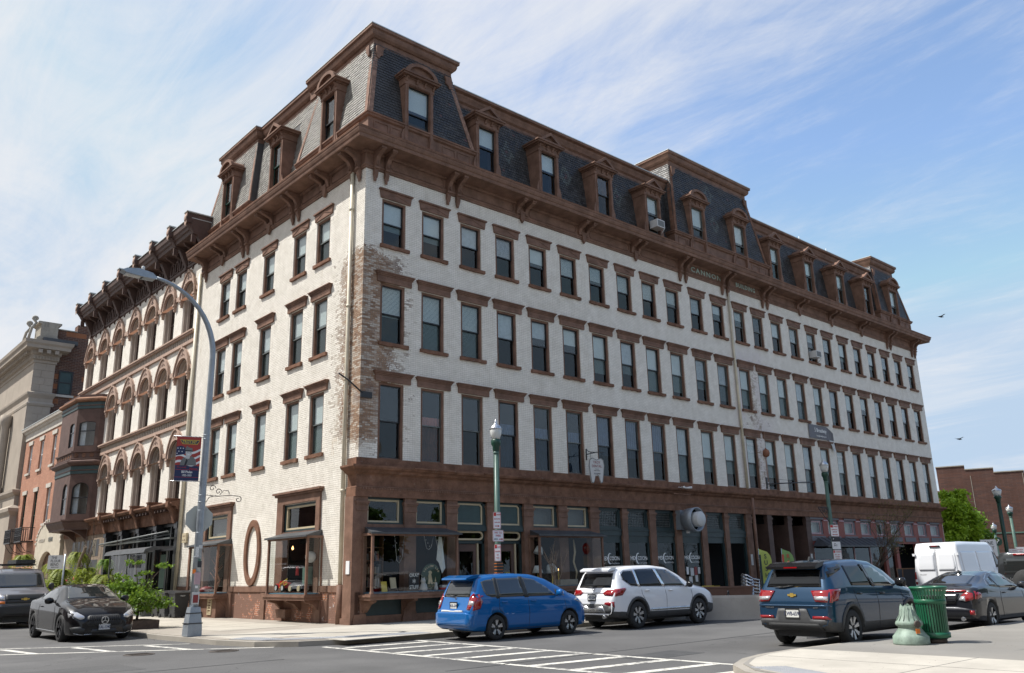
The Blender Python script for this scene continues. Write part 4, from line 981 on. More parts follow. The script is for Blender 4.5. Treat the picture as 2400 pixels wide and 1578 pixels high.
# ------------------------------------------------------------------ ground floor of the long front
PI_ = [(-.02, .42), (1.96, 2.47), (3.86, 4.35), (5.81, 6.23), (7.73, 8.24), (9.68, 10.2), (11.6, 12.14), (13.67, 14.02), (15.56, 16.0), (17.46, 17.92), (19.5, 19.93), (21.46, 21.81), (23.38, 23.9), (25.4, 25.84), (27.42, 27.82), (29.35, 29.85)]
for i, (a, c) in enumerate(PI_):
    b = MB(); z0 = 0; dp = .30 if i < 13 else 1.3
    b.box(a, c, 0.0, dp, z0, 3.72); b.box(a - .05, c + .05, -.05, .2, 0, .12); b.prism([(a - .05, .12), (c + .05, .12), (c, .32), (a, .32)], 'y', -.04, .02)
    b.box(a - .02, c + .02, -.025, .2, 3.72, 3.78); b.box(a - .01, c + .01, -.012, .2, 3.78, 3.92); b.box(a - .03, c + .03, -.035, .2, 3.92, 3.98); b.box(a - .055, c + .055, -.06, .2, 3.98, 4.06); b.box(a, c, -.01, .2, 4.06, 4.2)
    if i == 0: b.box(-.16, -.02, 0.0, .55, 0, 4.2); b.box(-.2, -.16, -.05, .6, 0, .2)
    b.build('pilaster', 'brown' if i < 13 else 'brown_dark', BLD)
b = MB(); b.sweep([(0, 4.2), (.06, 4.2), (.06, 4.52), (.02, 4.55), (.02, 4.95), (.08, 5.0), (.14, 5.02), (.20, 5.10), (.30, 5.14), (.34, 5.20), (.34, 5.26), (.06, 5.30), (.05, 5.54), (0, 5.55)], [(-.06, .55), (-.06, 0), (L, 0), (L, 6)]); b.build('shop_cornice', 'brown_worn', BLD)
b = MB(); b.box(0, L, .0, .4, 4.2, 5.0); b.build('fascia', 'brown', BLD)
b = MB()
for k in range(int(L / .11)): b.box(.05 + k * .11, .105 + k * .11, -.085, -.06, 4.455, 4.515)
b.box(0, L, -.075, -.06, 4.53, 4.555); b.build('dentils', 'brown', BLD, kind='stuff')
for i, (x0, x1, z) in enumerate(((2.1, 4.0, 5.28), (5.4, 6.1, 5.29), (17.0, 18.3, 5.0))): MB().box(x0, x1, -.40, -.34, z - .07, z - .02).build('loose_flashing', 'brown_worn', BLD)
def transom(x0, x1, z0=3.34, z1=4.2, kind='glass', frame='cream_trim', outer='teal', y=.16):
    """light over a shop window; returns the frame (a part) with its pane below it"""
    b = MB(); t = .05
    b.box(x0, x0 + t, y - .06, y + .1, z0, z1, 0); b.box(x1 - t - .10, x1, y - .06, y + .1, z0, z1, 0); b.box(x0, x1, y - .06, y + .1, z1 - t - .02, z1, 0); b.box(x0, x1, y - .08, y + .1, z0 - .08, z0, 0)
    a, c, d, e = x0 + t, x1 - t - .10, z0, z1 - t - .02; f = .065
    ch = .10 if kind == 'panel' else 0
    if ch:
        o = [(a, d), (c, d), (c, e - ch), (c - ch, e), (a + ch, e), (a, e - ch)]; i = [(a + f, d + f), (c - f, d + f), (c - f, e - ch - f * .4), (c - ch - f * .4, e - f), (a + ch + f * .4, e - f), (a + f, e - ch - f * .4)]
        b.ring(o, i, 'y', y - .03, y + .05, 1)
    else: b.ring([(a, d), (c, d), (c, e), (a, e)], [(a + f, d + f), (c - f, d + f), (c - f, e - f), (a + f, e - f)], 'y', y - .03, y + .05, 1)
    w = b.build('transom', [outer, frame], BLD)
    if kind == 'panel': MB().box(a + .02, c - .02, y, y + .04, d, e).build('panel', 'teal_light', w)
    elif kind == 'leaded':
        MB().box(a + .02, c - .02, y + .02, y + .03, d, e).build('pane', 'glass_low', w)
        g = MB(); n = 12
        for k in range(1, n): x = a + (c - a) * k / n; g.box(x - .008, x + .008, y + .005, y + .02, d, e)
        for k in range(1, 7): z = d + (e - d) * k / 7; g.box(a, c, y + .007, y + .021, z - .008, z + .008)
        g.build('leading', 'sash_grey', w); MB().box(a, c, y + .3, y + .31, d, e).build('backing', 'mid_grey', w)
    else: MB().box(a + .02, c - .02, y, y + .01, d, e).build('pane', 'shop_glass', w)
    return w
bays = [(PI_[i][1], PI_[i + 1][0]) for i in range(15)]
for i, k in enumerate(['glass', 'glass', 'panel', 'panel', 'glass', 'glass', 'leaded', 'leaded', 'leaded', 'leaded', 'leaded', 'leaded']):
    a, c = bays[i]; transom(a, c, 3.34, 4.2, k, 'cream_trim' if i < 6 else 'teal')
for i in (4, 5):
    a, c = bays[i]; MB().box(a, c, .5, .51, 3.3, 4.2).build('blind', 'mid_grey', BLD)
# oriel shop windows on brackets
def shop_box(T, x0, x1, xw0, xw1, z0=0.97, z1=2.93, dep=.6, tag='shop', deep=1.3, label=None):
    root = obj('display_window', None, BLD)
    b = MB(T)
    b.box(x0 - .10, x1 + .10, -dep - .10, 0, z0 - .20, z0 - .10); b.box(x0 - .14, x1 + .14, -dep - .14, 0, z0 - .10, z0 - .04); b.box(x0 - .08, x1 + .08, -dep - .08, .3, z0 - .04, z0)
    for x in (x0, x1): b.box(x - .04, x + .04, -dep - .04, -dep + .04, z0, z1)
    for x in (x0, x1): b.box(x - .03, x + .03, -.06, .0, z0, z1)
    b.box(x0 - .06, x1 + .06, -dep - .06, -dep + .05, z1 - .07, z1 + .02); 
    for x in (x0, x1): b.box(x - .05, x + .05, -dep, 0, z1 - .06, z1 + .02)
    b.lathe([(.09, z0), (.05, z0 + .09)], (x0, -dep, 0), 8, smooth=False)
    n = 3 if x1 - x0 < 3.4 else 3
    for k in range(n):
        x = x0 + .12 + (x1 - x0 - .24) * k / (n - 1)
        b.prism([(-dep + .02, z0 - .20), (-dep + .02, z0 - .27), (-.30, z0 - .34), (-.16, z0 - .48), (-.02, z0 - .60), (0.05, z0 - .62), (0.05, z0 - .20)], 'x', x - .09, x + .09)
    b.build('window_frame', 'brown', root)
    rf = MB(T); e = .14
    P = [(x0 - e, -dep - e, z1 + .04), (x1 + e, -dep - e, z1 + .04), (x1 + e - .2, 0, z1 + .24), (x0 - e + .2, 0, z1 + .24)]
    rf.add(P + [(p[0], p[1], z1 + .02) for p in P], [(0, 1, 2, 3), (0, 4, 5, 1), (1, 5, 6, 2), (3, 7, 4, 0), (7, 6, 5, 4)]); rf.box(x0 - e, x1 + e, -dep - e - .01, -dep - e + .03, z1 - .02, z1 + .045)
    rf.build('window_roof', 'lead_roof', root)
    for nm, vs in (('pane', [(x0, -dep, z0), (x1, -dep, z0), (x1, -dep, z1 - .05), (x0, -dep, z1 - .05)]), ('pane', [(x0, -.04, z0), (x0, -dep, z0), (x0, -dep, z1 - .05), (x0, -.04, z1 - .05)]), ('pane', [(x1, -dep, z0), (x1, -.04, z0), (x1, -.04, z1 - .05), (x1, -dep, z1 - .05)])):
        MB(T).add(vs, [(0, 1, 2, 3)]).build(nm, 'shop_glass', root)
    MB(T).box(x0 + .03, x1 - .03, -dep + .05, .9, z0 + .005, z0 + .04).build('display_shelf', 'blue_cloth', root)
    # room behind
    rb = MB(T); rb.quad((xw0, deep, .2), (xw1, deep, .2), (xw1, deep, 4), (xw0, deep, 4)); rb.quad((xw0, .3, .2), (xw0, deep, .2), (xw0, deep, 4), (xw0, .3, 4)); rb.quad((xw1, deep, .2), (xw1, .3, .2), (xw1, .3, 4), (xw1, deep, 4)); rb.quad((xw0, 0.3, 3.28), (xw1, .3, 3.28), (xw1, deep, 3.28), (xw0, deep, 3.28))
    rb.build('room', 'interior', root)
    return root
S1 = shop_box(None, .27, 3.85, .42, 3.86); S2 = shop_box(None, 7.97, 11.6, 8.24, 11.6)
S3 = shop_box(TL, -5.27, -2.27, -5.35, -2.5, .97, 2.96); S4 = shop_box(TL, -13.0, -10.0, -12.9, -10.2, .97, 2.96)
for a, c in ((.42, 3.86), (8.24, 11.6)):
    MB().box(a, c, .10, .2, .25, .80).build('stall_riser', 'teal', BLD); MB().box(a, c, .04, .25, 0, .25).build('plinth', 'brown', BLD); MB().box((a + c) / 2 - .22, (a + c) / 2 + .22, .02, .1, .25, .8).build('pilaster', 'brown', BLD); MB().box(a, c, .02, .25, 3.0, 3.28).build('window_head', 'brown', BLD)
# doors
for i in (2, 3):
    a, c = bays[i]; m = (a + c) / 2 - .12
    b = MB(); b.box(a, c, .05, .25, 3.10, 3.28, 0); b.box(a, a + .12, .2, .3, 0, 3.1, 0); b.box(c - .36, c - .30, .2, .3, 0, 2.68, 1); b.box(c - .10, c, .2, .3, 0, 3.1, 0); b.box(a, c, .2, .3, 2.64, 2.74, 0)
    o = [(a + .06, 2.76)] + [(c - .28 + .17 * math.sin(t), 2.93 - .17 * math.cos(t)) for t in [math.pi * k / 8 for k in range(9)]] + [(a + .06, 3.10)]
    cx, cz = (a + c) / 2, 2.93; ii = [(cx + (x - cx) * .93, cz + (z - cz) * .62) for x, z in o]; b.ring(o, ii, 'y', .14, .22, 1)
    fr = b.build('door_frame', ['teal', 'cream_trim'], BLD); MB().box(a + .06, c - .12, .2, .205, 2.76, 3.1).build('pane', 'shop_glass', fr); MB().box(c - .30, c - .1, .26, .265, 0.3, 2.64).build('pane', 'shop_glass', fr)
    d = MB(); x0, x1 = a + .12, c - .38
    d.ring([(x0, 0.02), (x1, 0.02), (x1, 2.62), (x0, 2.62)], [(x0 + .15, .75), (x1 - .15, .75), (x1 - .15, 2.35), (x0 + .15, 2.35)], 'y', .24, .29)
    d.ring([(x0 + .17, .14), (x1 - .17, .14), (x1 - .17, .66), (x0 + .17, .66)], [(x0 + .21, .18), (x1 - .21, .18), (x1 - .21, .62), (x0 + .21, .62)], 'y', .225, .24)
    dd = d.build('door', 'brown_dark', BLD); MB().box(x0 + .13, x1 - .13, .265, .27, .73, 2.37).build('pane', 'shop_glass', dd); MB().box(x1 - .10, x1 - .05, .19, .24, .95, 1.25).build('handle', 'gold', dd)
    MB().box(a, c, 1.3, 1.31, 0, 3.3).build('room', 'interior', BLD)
# restaurant windows
for i in range(6, 12):
    a, c = bays[i]
    b = MB(); b.box(a, c, .08, .2, 3.0, 3.28, 0); b.box(a, c, .12, .2, 2.70, 3.0, 0); b.box(a, c, .04, .2, 3.22, 3.27, 0); b.box(a, a + .12, .1, .22, 0, 2.7, 0); b.box(c - .12, c, .1, .22, 0, 2.7, 0)
    if i < 10: b.box(a, c, .1, .24, 0, .55, 0)
    w = b.build('shopfront', 'teal', BLD)
    if i < 10:
        MB().box(a + .12, c - .12, .17, .175, .55, 2.7).build('pane', 'glass_low', w)
        lg = MB(); cx = (a + c) / 2 + .02; ar = [(cx - .02 + .17 * math.cos(t), 2.02 + .24 * math.sin(t)) for t in [R(70 + 22 * k) for k in range(11)]]
        ai = [(cx + .015 + .125 * math.cos(t), 2.02 + .205 * math.sin(t)) for t in [R(292 - 22 * k) for k in range(11)]]
        for k in range(10): lg.add([(ar[k][0], .166, ar[k][1]), (ar[k + 1][0], .166, ar[k + 1][1]), (ai[9 - k][0], .166, ai[9 - k][1]), (ai[10 - k][0], .166, ai[10 - k][1])], [(0, 1, 2, 3)])
        lg.build('window_logo', 'white_ink', w)
        text('MEX', .23, 'white_ink', w, (cx - .34, .166, 2.02), extrude=.001, sx=.95, bold=.004); text('COCINA', .23, 'white_ink', w, (cx + .33, .166, 2.02), extrude=.001, sx=.86, bold=.004); text('La Cantina', .11, 'white_ink', w, (cx + .34, .166, 1.82), extrude=.001, shear=.3)
        MB().box(a, c, 1.2, 1.21, 0, 2.7).build('room', 'interior', w)
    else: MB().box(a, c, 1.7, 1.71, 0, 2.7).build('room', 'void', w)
for (x, z, w_, h_, m) in ((18.25, 1.42, .16, .34, 'white_sign'), (18.55, 1.36, .26, .36, 'pale_grey'), (18.86, 1.40, .22, .38, 'burgundy'), (19.14, 1.42, .18, .30, 'pale_grey'), (18.9, 1.05, .2, .3, 'pale_grey'), (18.4, 1.0, .26, .3, 'pale_grey')):
    MB().box(x, x + w_, .158, .162, z - h_ / 2, z + h_ / 2).build('window_poster', m, BLD)
for x in (23.6, 29.55): MB().box(x - .1, x + .1, -.012, -.004, 1.6, 2.15).build('wall_poster', 'pale_grey', BLD)
MB().box(-.19, -.165, .1, .32, 1.62, 2.05).build('taped_notice', 'white_sign', BLD)
# arcade of three dark openings
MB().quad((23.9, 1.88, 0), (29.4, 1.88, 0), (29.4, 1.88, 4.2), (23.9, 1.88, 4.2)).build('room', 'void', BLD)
# right hand shop
rw_ = [(29.9, 31.28), (31.87, 33.09), (33.8, 35.17), (35.85, 37.15), (37.87, 39.12), (39.85, 41.15), (41.82, 43.18), (43.89, 45.21), (45.84, 47.33)]
h1 = [(a, c, 3.22, 4.05) for a, c in rw_] + [(30.0, 38.6, .55, 2.62), (38.95, 40.2, .5, 2.55), (40.6, 43.2, 0.02, 2.72), (43.9, 47.2, .5, 2.55)]
b = MB(); holes_wall(b, 29.85, L, 0, 4.2, h1, y=.05, depth=.2); b.build('shop_wall', 'maroon', BLD)
for a, c in rw_:
    w = transom(a, c, 3.26, 4.05, 'glass', 'pink_trim', 'slate_paint', y=.14); MB().box(a, c, .42, .43, 3.2, 4.1).build('blind', 'blind', w)
    MB().box(a - .05, c + .05, .0, .06, 3.95 + .12, 4.18).build('lintel', 'slate_paint', BLD); MB().box(a - .1, c + .1, .0, .06, 2.86, 3.14).build('spandrel_panel', 'slate_paint', BLD)
for a, c in [(rw_[i][1] + .06, rw_[i + 1][0] - .06) for i in range(8)]: MB().box(a, c, .0, .06, 4.0, 4.06).build('capital', 'pink_trim', BLD)
MB().box(30, 38.6, .2, .21, .55, 2.62).build('pane', 'glass_low', BLD); MB().box(38.95, 40.2, .2, .21, .5, 2.55).build('pane', 'glass_low', BLD); MB().box(43.9, 47.2, .2, .21, .5, 2.55).build('pane', 'glass_low', BLD)
for x in (32.6, 34.9, 36.9): MB().box(x - .05, x + .05, .16, .26, .55, 2.62).build('mullion', 'pink_trim', BLD)
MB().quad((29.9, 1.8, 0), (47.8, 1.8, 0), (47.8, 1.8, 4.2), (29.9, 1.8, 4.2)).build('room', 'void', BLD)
aw = MB(); a0, a1 = 29.75, 39.2
aw.add([(a0 + .75, -.02, 3.05), (a1 - .3, -.02, 3.05), (a1, -.95, 2.55), (a0, -.95, 2.55), (a0, -.02, 2.55), (a1, -.02, 2.55)], [(3, 2, 1, 0), (0, 4, 3), (2, 5, 1), (3, 4, 5, 2)])
aw.box(a0, a1, -.97, -.93, 2.50, 2.58)
for k in range(16): x = a0 + .3 + k * .6; aw.beam((min(x + .2, a1 - .3), -.02, 3.07), (x, -.95, 2.57), .03, .02)
aw.build('metal_awning', 'lead_roof', BLD)
# side street: transoms, shop frames, oval, plinth
for (ya, yc, o1, o2) in ((2.47, 5.85, 2.76, 5.35), (10.16, 13.15, 10.5, 12.8)):
    b = MB(TL)
    b.box(-yc - .18, -ya + .18, -.22, .0, 4.66, 4.74); b.box(-yc - .10, -ya + .10, -.15, 0, 4.58, 4.66); b.box(-yc, -ya, -.08, .1, 4.28, 4.58); b.box(-yc, -o2, -.08, .2, 3.0, 4.28); b.box(-o1, -ya, -.08, .2, 3.0, 4.28); b.box(-yc, -ya, -.06, .2, 3.0, 3.22)
    b.box(-yc, -o2 + .06, -.05, .2, .97, 3.0); b.box(-o1 - .06, -ya, -.05, .2, .97, 3.0)
    b.build('shop_surround', 'brown', BLD)
    w = MB(TL); w.ring([(-o2, 3.22), (-o1, 3.22), (-o1, 4.28), (-o2, 4.28)], [(-o2 + .12, 3.3), (-o1 - .12, 3.3), (-o1 - .12, 4.18), (-o2 + .12, 4.18)], 'y', .02, .12, 0)
    w.ring([(-o2 + .12, 3.3), (-o1 - .12, 3.3), (-o1 - .12, 4.18), (-o2 + .12, 4.18)], [(-o2 + .19, 3.37), (-o1 - .19, 3.37), (-o1 - .19, 4.11), (-o2 + .19, 4.11)], 'y', .04, .14, 1); wo_ = w.build('transom', ['teal', 'cream_trim'], BLD)
    MB(TL).box(-o2 + .15, -o1 - .15, .1, .11, 3.35, 4.15).build('pane', 'shop_glass', wo_)
    if ya > 8: MB(TL).box(-o2, -o1, .3, .31, 3.3, 4.2).build('blind', 'mid_grey', wo_)
b = MB(TL); n = 36; cy, cz = -7.93, 2.56
b.ring([(cy + .72 * math.cos(2 * math.pi * k / n), cz + 1.30 * math.sin(2 * math.pi * k / n)) for k in range(n)], [(cy + .50 * math.cos(2 * math.pi * k / n), cz + 1.04 * math.sin(2 * math.pi * k / n)) for k in range(n)], 'y', -.09, .0); b.build('oval_frame', 'brown_worn', BLD)
b = MB(TL)
for a, c in ((-10.0, -5.4), (-2.35, -.85), (-LW, -13.1)): b.box(a, c, -.06, .1, 1.03, 1.25)
b.box(-LW, .0, -.02, .2, .0, 1.03, 1); b.box(-10.05, -9.6, -.10, 0, 0, 1.0, 0); b.box(-6.9, -6.55, -.08, 0, 0, 1.0, 0); b.box(-2.6, -2.2, -.08, 0, 0, 1.02, 0); b.box(-5.2, -4.4, -.26, 0, .12, .42, 0); b.box(-13.1, -10.1, -.5, 0, 0, .78, 0)
b.build('plinth', ['brown', 'painted_plinth'], BLD)
w = MB(TL); w.ring([(-10.9, .12), (-10.5, .12), (-10.5, .78), (-10.9, .78)], [(-10.84, .18), (-10.56, .18), (-10.56, .72), (-10.84, .72)], 'y', -.54, -.5)
for k in range(5): w.box(-10.85, -10.55, -.53, -.5, .2 + k * .11, .25 + k * .11)
w.build('vent_grille', 'cream_trim', BLD)
# ------------------------------------------------------------------ arched building on the side street (y 16..36)
AB = thing('arched_building', 'white brick building with pointed terracotta hoods over tall arched windows and dark bracketed cornice', 'building')
AY = [17.42, 20.2, 22.98, 25.8, 28.8, 31.74, 34.7]
AROW = [(13.95, 16.25, 16.86, 7), (9.68, 12.0, 12.62, 5), (5.35, 7.75, 8.37, 5)]      # sill, spring, crown, how many
hol = []
for z0, zs, zc, n in AROW:
    for y in AY[:n]: hol.append((-y - .8, -y + .8, z0, zc))
b = MB(TL); holes_wall(b, -36.0, -15.95, 4.3, 17.8, hol, depth=.42)
b.build('wall', 'white_brick', AB)
MB().box(.02, 12, 16.0, 36.0, 17.8, 18.0).build('roof', 'roof_tar', AB)
MB().box(.02, 12, 35.85, 36.0, 0, 17.8).build('side_wall', 'dark_brick', AB)
MB().quad((1.6, 16, 0), (1.6, 36, 0), (1.6, 36, 17.8), (1.6, 16, 17.8)).build('interior', 'interior', AB)
def arched_window(h, zc, w=.8):
    n = 12; r = w; hs = h - 0.0; hc = zc
    A = lambda rr, q, z: [(-rr * math.cos(math.pi * k / n), z + q * math.sin(math.pi * k / n)) for k in range(n + 1)]
    b = MB(); rise = hc - hs
    # spandrels close the square opening down to the arch; outer reveal, casing, sash
    b.ring([(-w, 0)] + A(w, rise, hs) + [(w, 0)], [(-w + .10, 0)] + A(w - .10, rise - .08, hs) + [(w - .10, 0)], 'y', .04, .42, 1)
    b.ring([(-w + .10, 0)] + A(w - .10, rise - .08, hs) + [(w - .10, 0)], [(-w + .26, .08)] + A(w - .26, rise - .2, hs) + [(w - .26, .08)], 'y', .18, .42, 1)
    for s in (-1, 1): b.prism([(s * (w + .0), hs), (s * w, hc + .01), (0, hc + .01)] + [(s * w * math.cos(math.pi * .5 * (1 - k / 6)), hs + rise * math.sin(math.pi * .5 * (1 - k / 6))) for k in range(7)], 'y', .005, .42, 0)
    f = b.mesh('window', ['reveal_brown', 'reveal_taupe'])
    s_ = MB(); q = w - .26; m = hs * .52
    s_.box(-q, -q + .06, .30, .36, .08, hs); s_.box(q - .06, q, .30, .36, .08, hs); s_.box(-q, q, .29, .35, m, m + .06); s_.box(-q, q, .30, .36, .08, .14); s_.ring(A(q, rise - .2, hs), A(q - .07, rise - .27, hs), 'y', .30, .36)
    pn = MB(); pn.add([(x, .33, z) for x, z in [(-q, .08)] + A(q, rise - .2, hs) + [(q, .08)]], [tuple(range(n + 3))[::-1]])
    return f, s_.mesh('sash', 'brown_dark'), pn.mesh('pane', 'glass')
def hood(rise, w=.8):
    n = 12; b = MB(); z = 0
    A = lambda r, q: [(-r * math.cos(math.pi * k / n), q * math.sin(math.pi * k / n)) for k in range(n + 1)]
    out = []
    for k in range(n + 1):
        t = k / n * 2 - 1
        out.append(((w + .20) * t, 1.15 * (1 - abs(t) ** 1.75) ** .78))
    b.ring([(-w - .20, -.28)] + out + [(w + .20, -.28)], [(-w, -.28)] + A(w, rise) + [(w, -.28)], 'y', -.13, .03)
    b.ring([(-w - .24, -.28)] + [(x * 1.04, z + .04) for x, z in out] + [(w + .24, -.28)], [(-w - .18, -.28)] + [(x * .97, z - .02) for x, z in out] + [(w + .18, -.28)], 'y', -.19, -.13)
    for s in (-1, 1):
        b.box(s * (w - .02), s * (w + .26), -.2, .02, -.34, -.24); b.box(s * (w + .02), s * (w + .18), -.16, .02, -.48, -.34); b.prism([(s * (w + .02), -.48), (s * (w + .18), -.48), (s * (w + .10), -.66)], 'y', -.13, .02)
    b.box(-.09, .09, -.2, .0, 1.10, 1.26)
    m_ = b.mesh('hood', 'hood_stone')
    o = MB(); o.prism([(-.06, .84), (.0, .96), (.06, .84), (.04, .72), (-.04, .72)], 'y', -.145, -.13)
    for s in (-1, 1):
        for k in range(3): o.lathe([(.05 - .01 * k, -0.012), (.05 - .01 * k, .004)], (s * (.17 + .11 * k), -.135, .80 - .065 * k * k), 7, axis='y')
    return m_, o.mesh('hood_carving', 'reveal_brown')
for z0, zs, zc, n in AROW:
    wf, ws, wp = arched_window(zs - z0, zc - z0); hm, hc_ = hood(zc - zs)
    for y in AY[:n]:
        w = obj('window', wf, AB, (0, y, z0), R(-90)); obj('sash', ws, w); obj('pane', wp, w)
        h = obj('hood', hm, AB, (0, y, zs), R(-90)); obj('hood_carving', hc_, h)
    # string course between the hoods
    ys = sorted(AY[:n])
    for i in range(len(ys) + (1 if n == 7 else 0)):
        a = (ys[i - 1] + 1.0) if i else 15.98; c = (ys[i] - 1.0) if i < len(ys) else 35.98
        if c - a > .05: MB(TL).box(-c, -a, -.09, .02, zs - .14, zs + .10).build('string_course', 'hood_stone', AB)
for zt, ye in ((13.9, 36.0), (9.62, 30.1)):
    b = MB(TL); b.box(-ye, -16, -.28, .02, zt - .08, zt); b.box(-ye, -16, -.22, .02, zt - .16, zt - .08); b.box(-ye, -16, -.12, .02, zt - .62, zt - .46); b.build('belt_course', 'hood_stone', AB)
    b = MB(TL); 
    for k in range(int((ye - 16) / .26)): b.box(-16.08 - k * .26, -16.22 - k * .26, -.10, .02, zt - .46, zt - .16)
    b.build('belt_dentils', 'reveal_taupe', AB, kind='stuff')
# big bracketed cornice
b = MB(TL); pr = [(.02, 17.68), (-.08, 17.72), (-.10, 17.84), (-.05, 17.86), (-.05, 18.75), (-.20, 18.82), (-.80, 18.88), (-.84, 19.06), (-.92, 19.10), (-.95, 19.22), (-1.02, 19.30), (-1.05, 19.50), (-1.08, 19.54), (.4, 19.58), (.4, 17.68)]
b.prism(pr, 'x', -35.2, -15.4); b.build('cornice', 'brown_dark', AB)
MB(TL).box(-35.2, -15.4, -1.09, .3, 19.585, 19.62).build('gutter_edge', 'zinc', AB)
CB = [15.55, 18.05, 20.75, 23.5, 26.35, 29.25, 32.2, 35.1]
bk = MB(); w = .14
bk.prism([(.02, 16.9), (-.06, 16.75), (-.14, 16.95), (-.08, 17.1), (-.12, 17.4), (-.10, 17.75), (-.22, 18.0), (-.56, 18.72), (-.80, 18.80), (-.95, 19.05), (-1.12, 19.25), (-1.18, 19.6), (-1.18, 19.82), (.2, 19.86), (.2, 16.9)], 'x', -w, w)
bk.box(-w - .05, w + .05, -1.22, -.98, 19.30, 19.80); bk.box(-.06, .06, -.85, -.62, 18.35, 18.75); bk.box(-w - .03, w + .03, -.18, 0, 17.62, 17.80); bk = bk.mesh('bracket', 'brown_dark')
ro = MB(); ro.lathe([(.16, 0), (.18, .03), (.10, .05), (.04, .06)], (0, -1.22, 19.56), 8, axis='y'); ro.prism([(-.18, 19.86), (0, 19.95), (.18, 19.86), (.14, 19.30), (0, 19.12), (-.14, 19.30)], 'y', -1.225, -1.2); ro = ro.mesh('rosette', 'hood_stone')
cap = MB().box(-w - .08, w + .08, -1.26, .2, 19.87, 19.92).mesh('bracket_cap', 'zinc')
for y in CB:
    k = obj('bracket', bk, AB, (0, y, 0), R(-90)); obj('rosette', ro, k); obj('bracket_cap', cap, k)
bs = MB(); bs.prism([(0, 18.45), (-.12, 18.55), (-.5, 18.72), (-.6, 18.87), (0, 18.87)], 'x', -.06, .06); bs = bs.mesh('modillion', 'brown_dark')
ar = MB(); A = lambda r, q, z, n=8: [(-r * math.cos(math.pi * k / n), z + q * math.sin(math.pi * k / n)) for k in range(n + 1)]
ar.ring([(-.25, 17.86)] + A(.25, .32, 18.3) + [(.25, 17.86)], [(-.15, 17.9)] + A(.15, .20, 18.3) + [(.15, 17.9)], 'y', -.14, -.04); ar = ar.mesh('blind_arch', 'brown_dark')
for i in range(7):
    a, c = CB[i], CB[i + 1]
    for k in range(3): obj('blind_arch', ar, AB, (0, a + (c - a) * (k + 1) / 4 + 0, 0), R(-90))
    for k in (1, 2): obj('modillion', bs, AB, (-.05, a + (c - a) * k / 3, 0), R(-90))
    for k in (1, 2): MB(TL).prism([(-(a + (c - a) * k / 3) - .07, 17.7), (-(a + (c - a) * k / 3) + .07, 17.7), (-(a + (c - a) * k / 3), 17.5)], 'y', -.08, .01).build('drop', 'brown_dark', AB)
# shop front of the arched building
b = MB(TL); b.prism([(.02, 4.25), (-.10, 4.25), (-.12, 4.35), (-.16, 4.78), (-.30, 4.86), (-.34, 4.98), (-.50, 5.0), (-.58, 5.10), (-.58, 5.16), (.02, 5.32)], 'x', -36, -15.95); b.build('shop_cornice', 'brown_worn', AB)
sc = MB(); sc.prism([(0, 4.1), (-.25, 4.2), (-.35, 4.6), (-.50, 4.85), (-.64, 4.95), (-.64, 5.30), (0, 5.36)], 'x', -.16, .16); sc.box(-.19, .19, -.68, .0, 5.30, 5.36); sc = sc.mesh('console', 'brown_worn')
for y in (16.4, 19.0, 21.6, 24.3, 27.1): obj('console', sc, AB, (0, y, 0), R(-90))
for k in range(26):
    if k % 6: MB(TL).box(-16.7 - k * .43, -16.8 - k * .43, -.46, -.1, 4.80, 4.92).build('modillion', 'brown_dark', AB)
for i, y in enumerate((16.2, 19.0, 21.6, 24.3, 27.1)):
    b = MB(TL); b.box(-y - .17, -y + .17, -.14, .2, 0, 4.25); b.box(-y - .22, -y + .22, -.2, .2, 3.95, 4.25); b.box(-y - .22, -y + .22, -.2, .2, 0, .3); b.build('pilaster', 'sash_black', AB)
b = MB(TL); b.box(-27.3, -16, .1, .3, 2.95, 3.15); b.box(-27.3, -16, .1, .3, 0, .6); b.box(-27.3, -16, .1, .3, 4.1, 4.28)
for y in (17.6, 20.3, 23, 25.7): b.box(-y - .06, -y + .06, .12, .3, .6, 4.2)
b.build('shopfront', 'sash_black', AB); MB(TL).box(-27.3, -16, .2, .205, .6, 4.2).build('pane', 'glass_low', AB)
for (a, c) in ((16.6, 18.7), (19.4, 21.3)): MB(TL).box(-c, -a, .26, .27, 3.2, 4.05).build('blind', 'mid_grey', AB)
b = MB(TL); b.tube([(-25.6, -.85, 3.52), (-16.1, -.55, 3.78)], .05, 6); b.tube([(-25.6, -.75, 3.42), (-16.1, -.45, 3.66)], .03, 6); b.box(-25.7, -16.0, -.5, -.2, 3.45, 3.52)
for y in (17, 21, 25): b.beam((-y, 0, 3.75), (-y, -.8, 3.55), .04, .04)
b.build('awning_frame', 'sash_grey', AB)
# timber shop front of the bay part, with pale panels
b = MB(TL); b.box(-36, -27.6, -.05, .1, 0, 4.25); b.build('shopfront', 'driftwood', AB)
for y in (29.3, 31.2, 33.1):
    for dz, h in ((3.0, .95), (.7, 2.1)): MB(TL).box(-y - .8, -y + .8, -.06, -.05, dz, dz + h).build('pane', 'sash_black', AB)
    for k in (-.25, 0, .25): MB(TL).box(-y + k - .02, -y + k + .02, -.075, -.062, 3.0, 3.95).build('glazing_bar', 'cream_trim', AB)
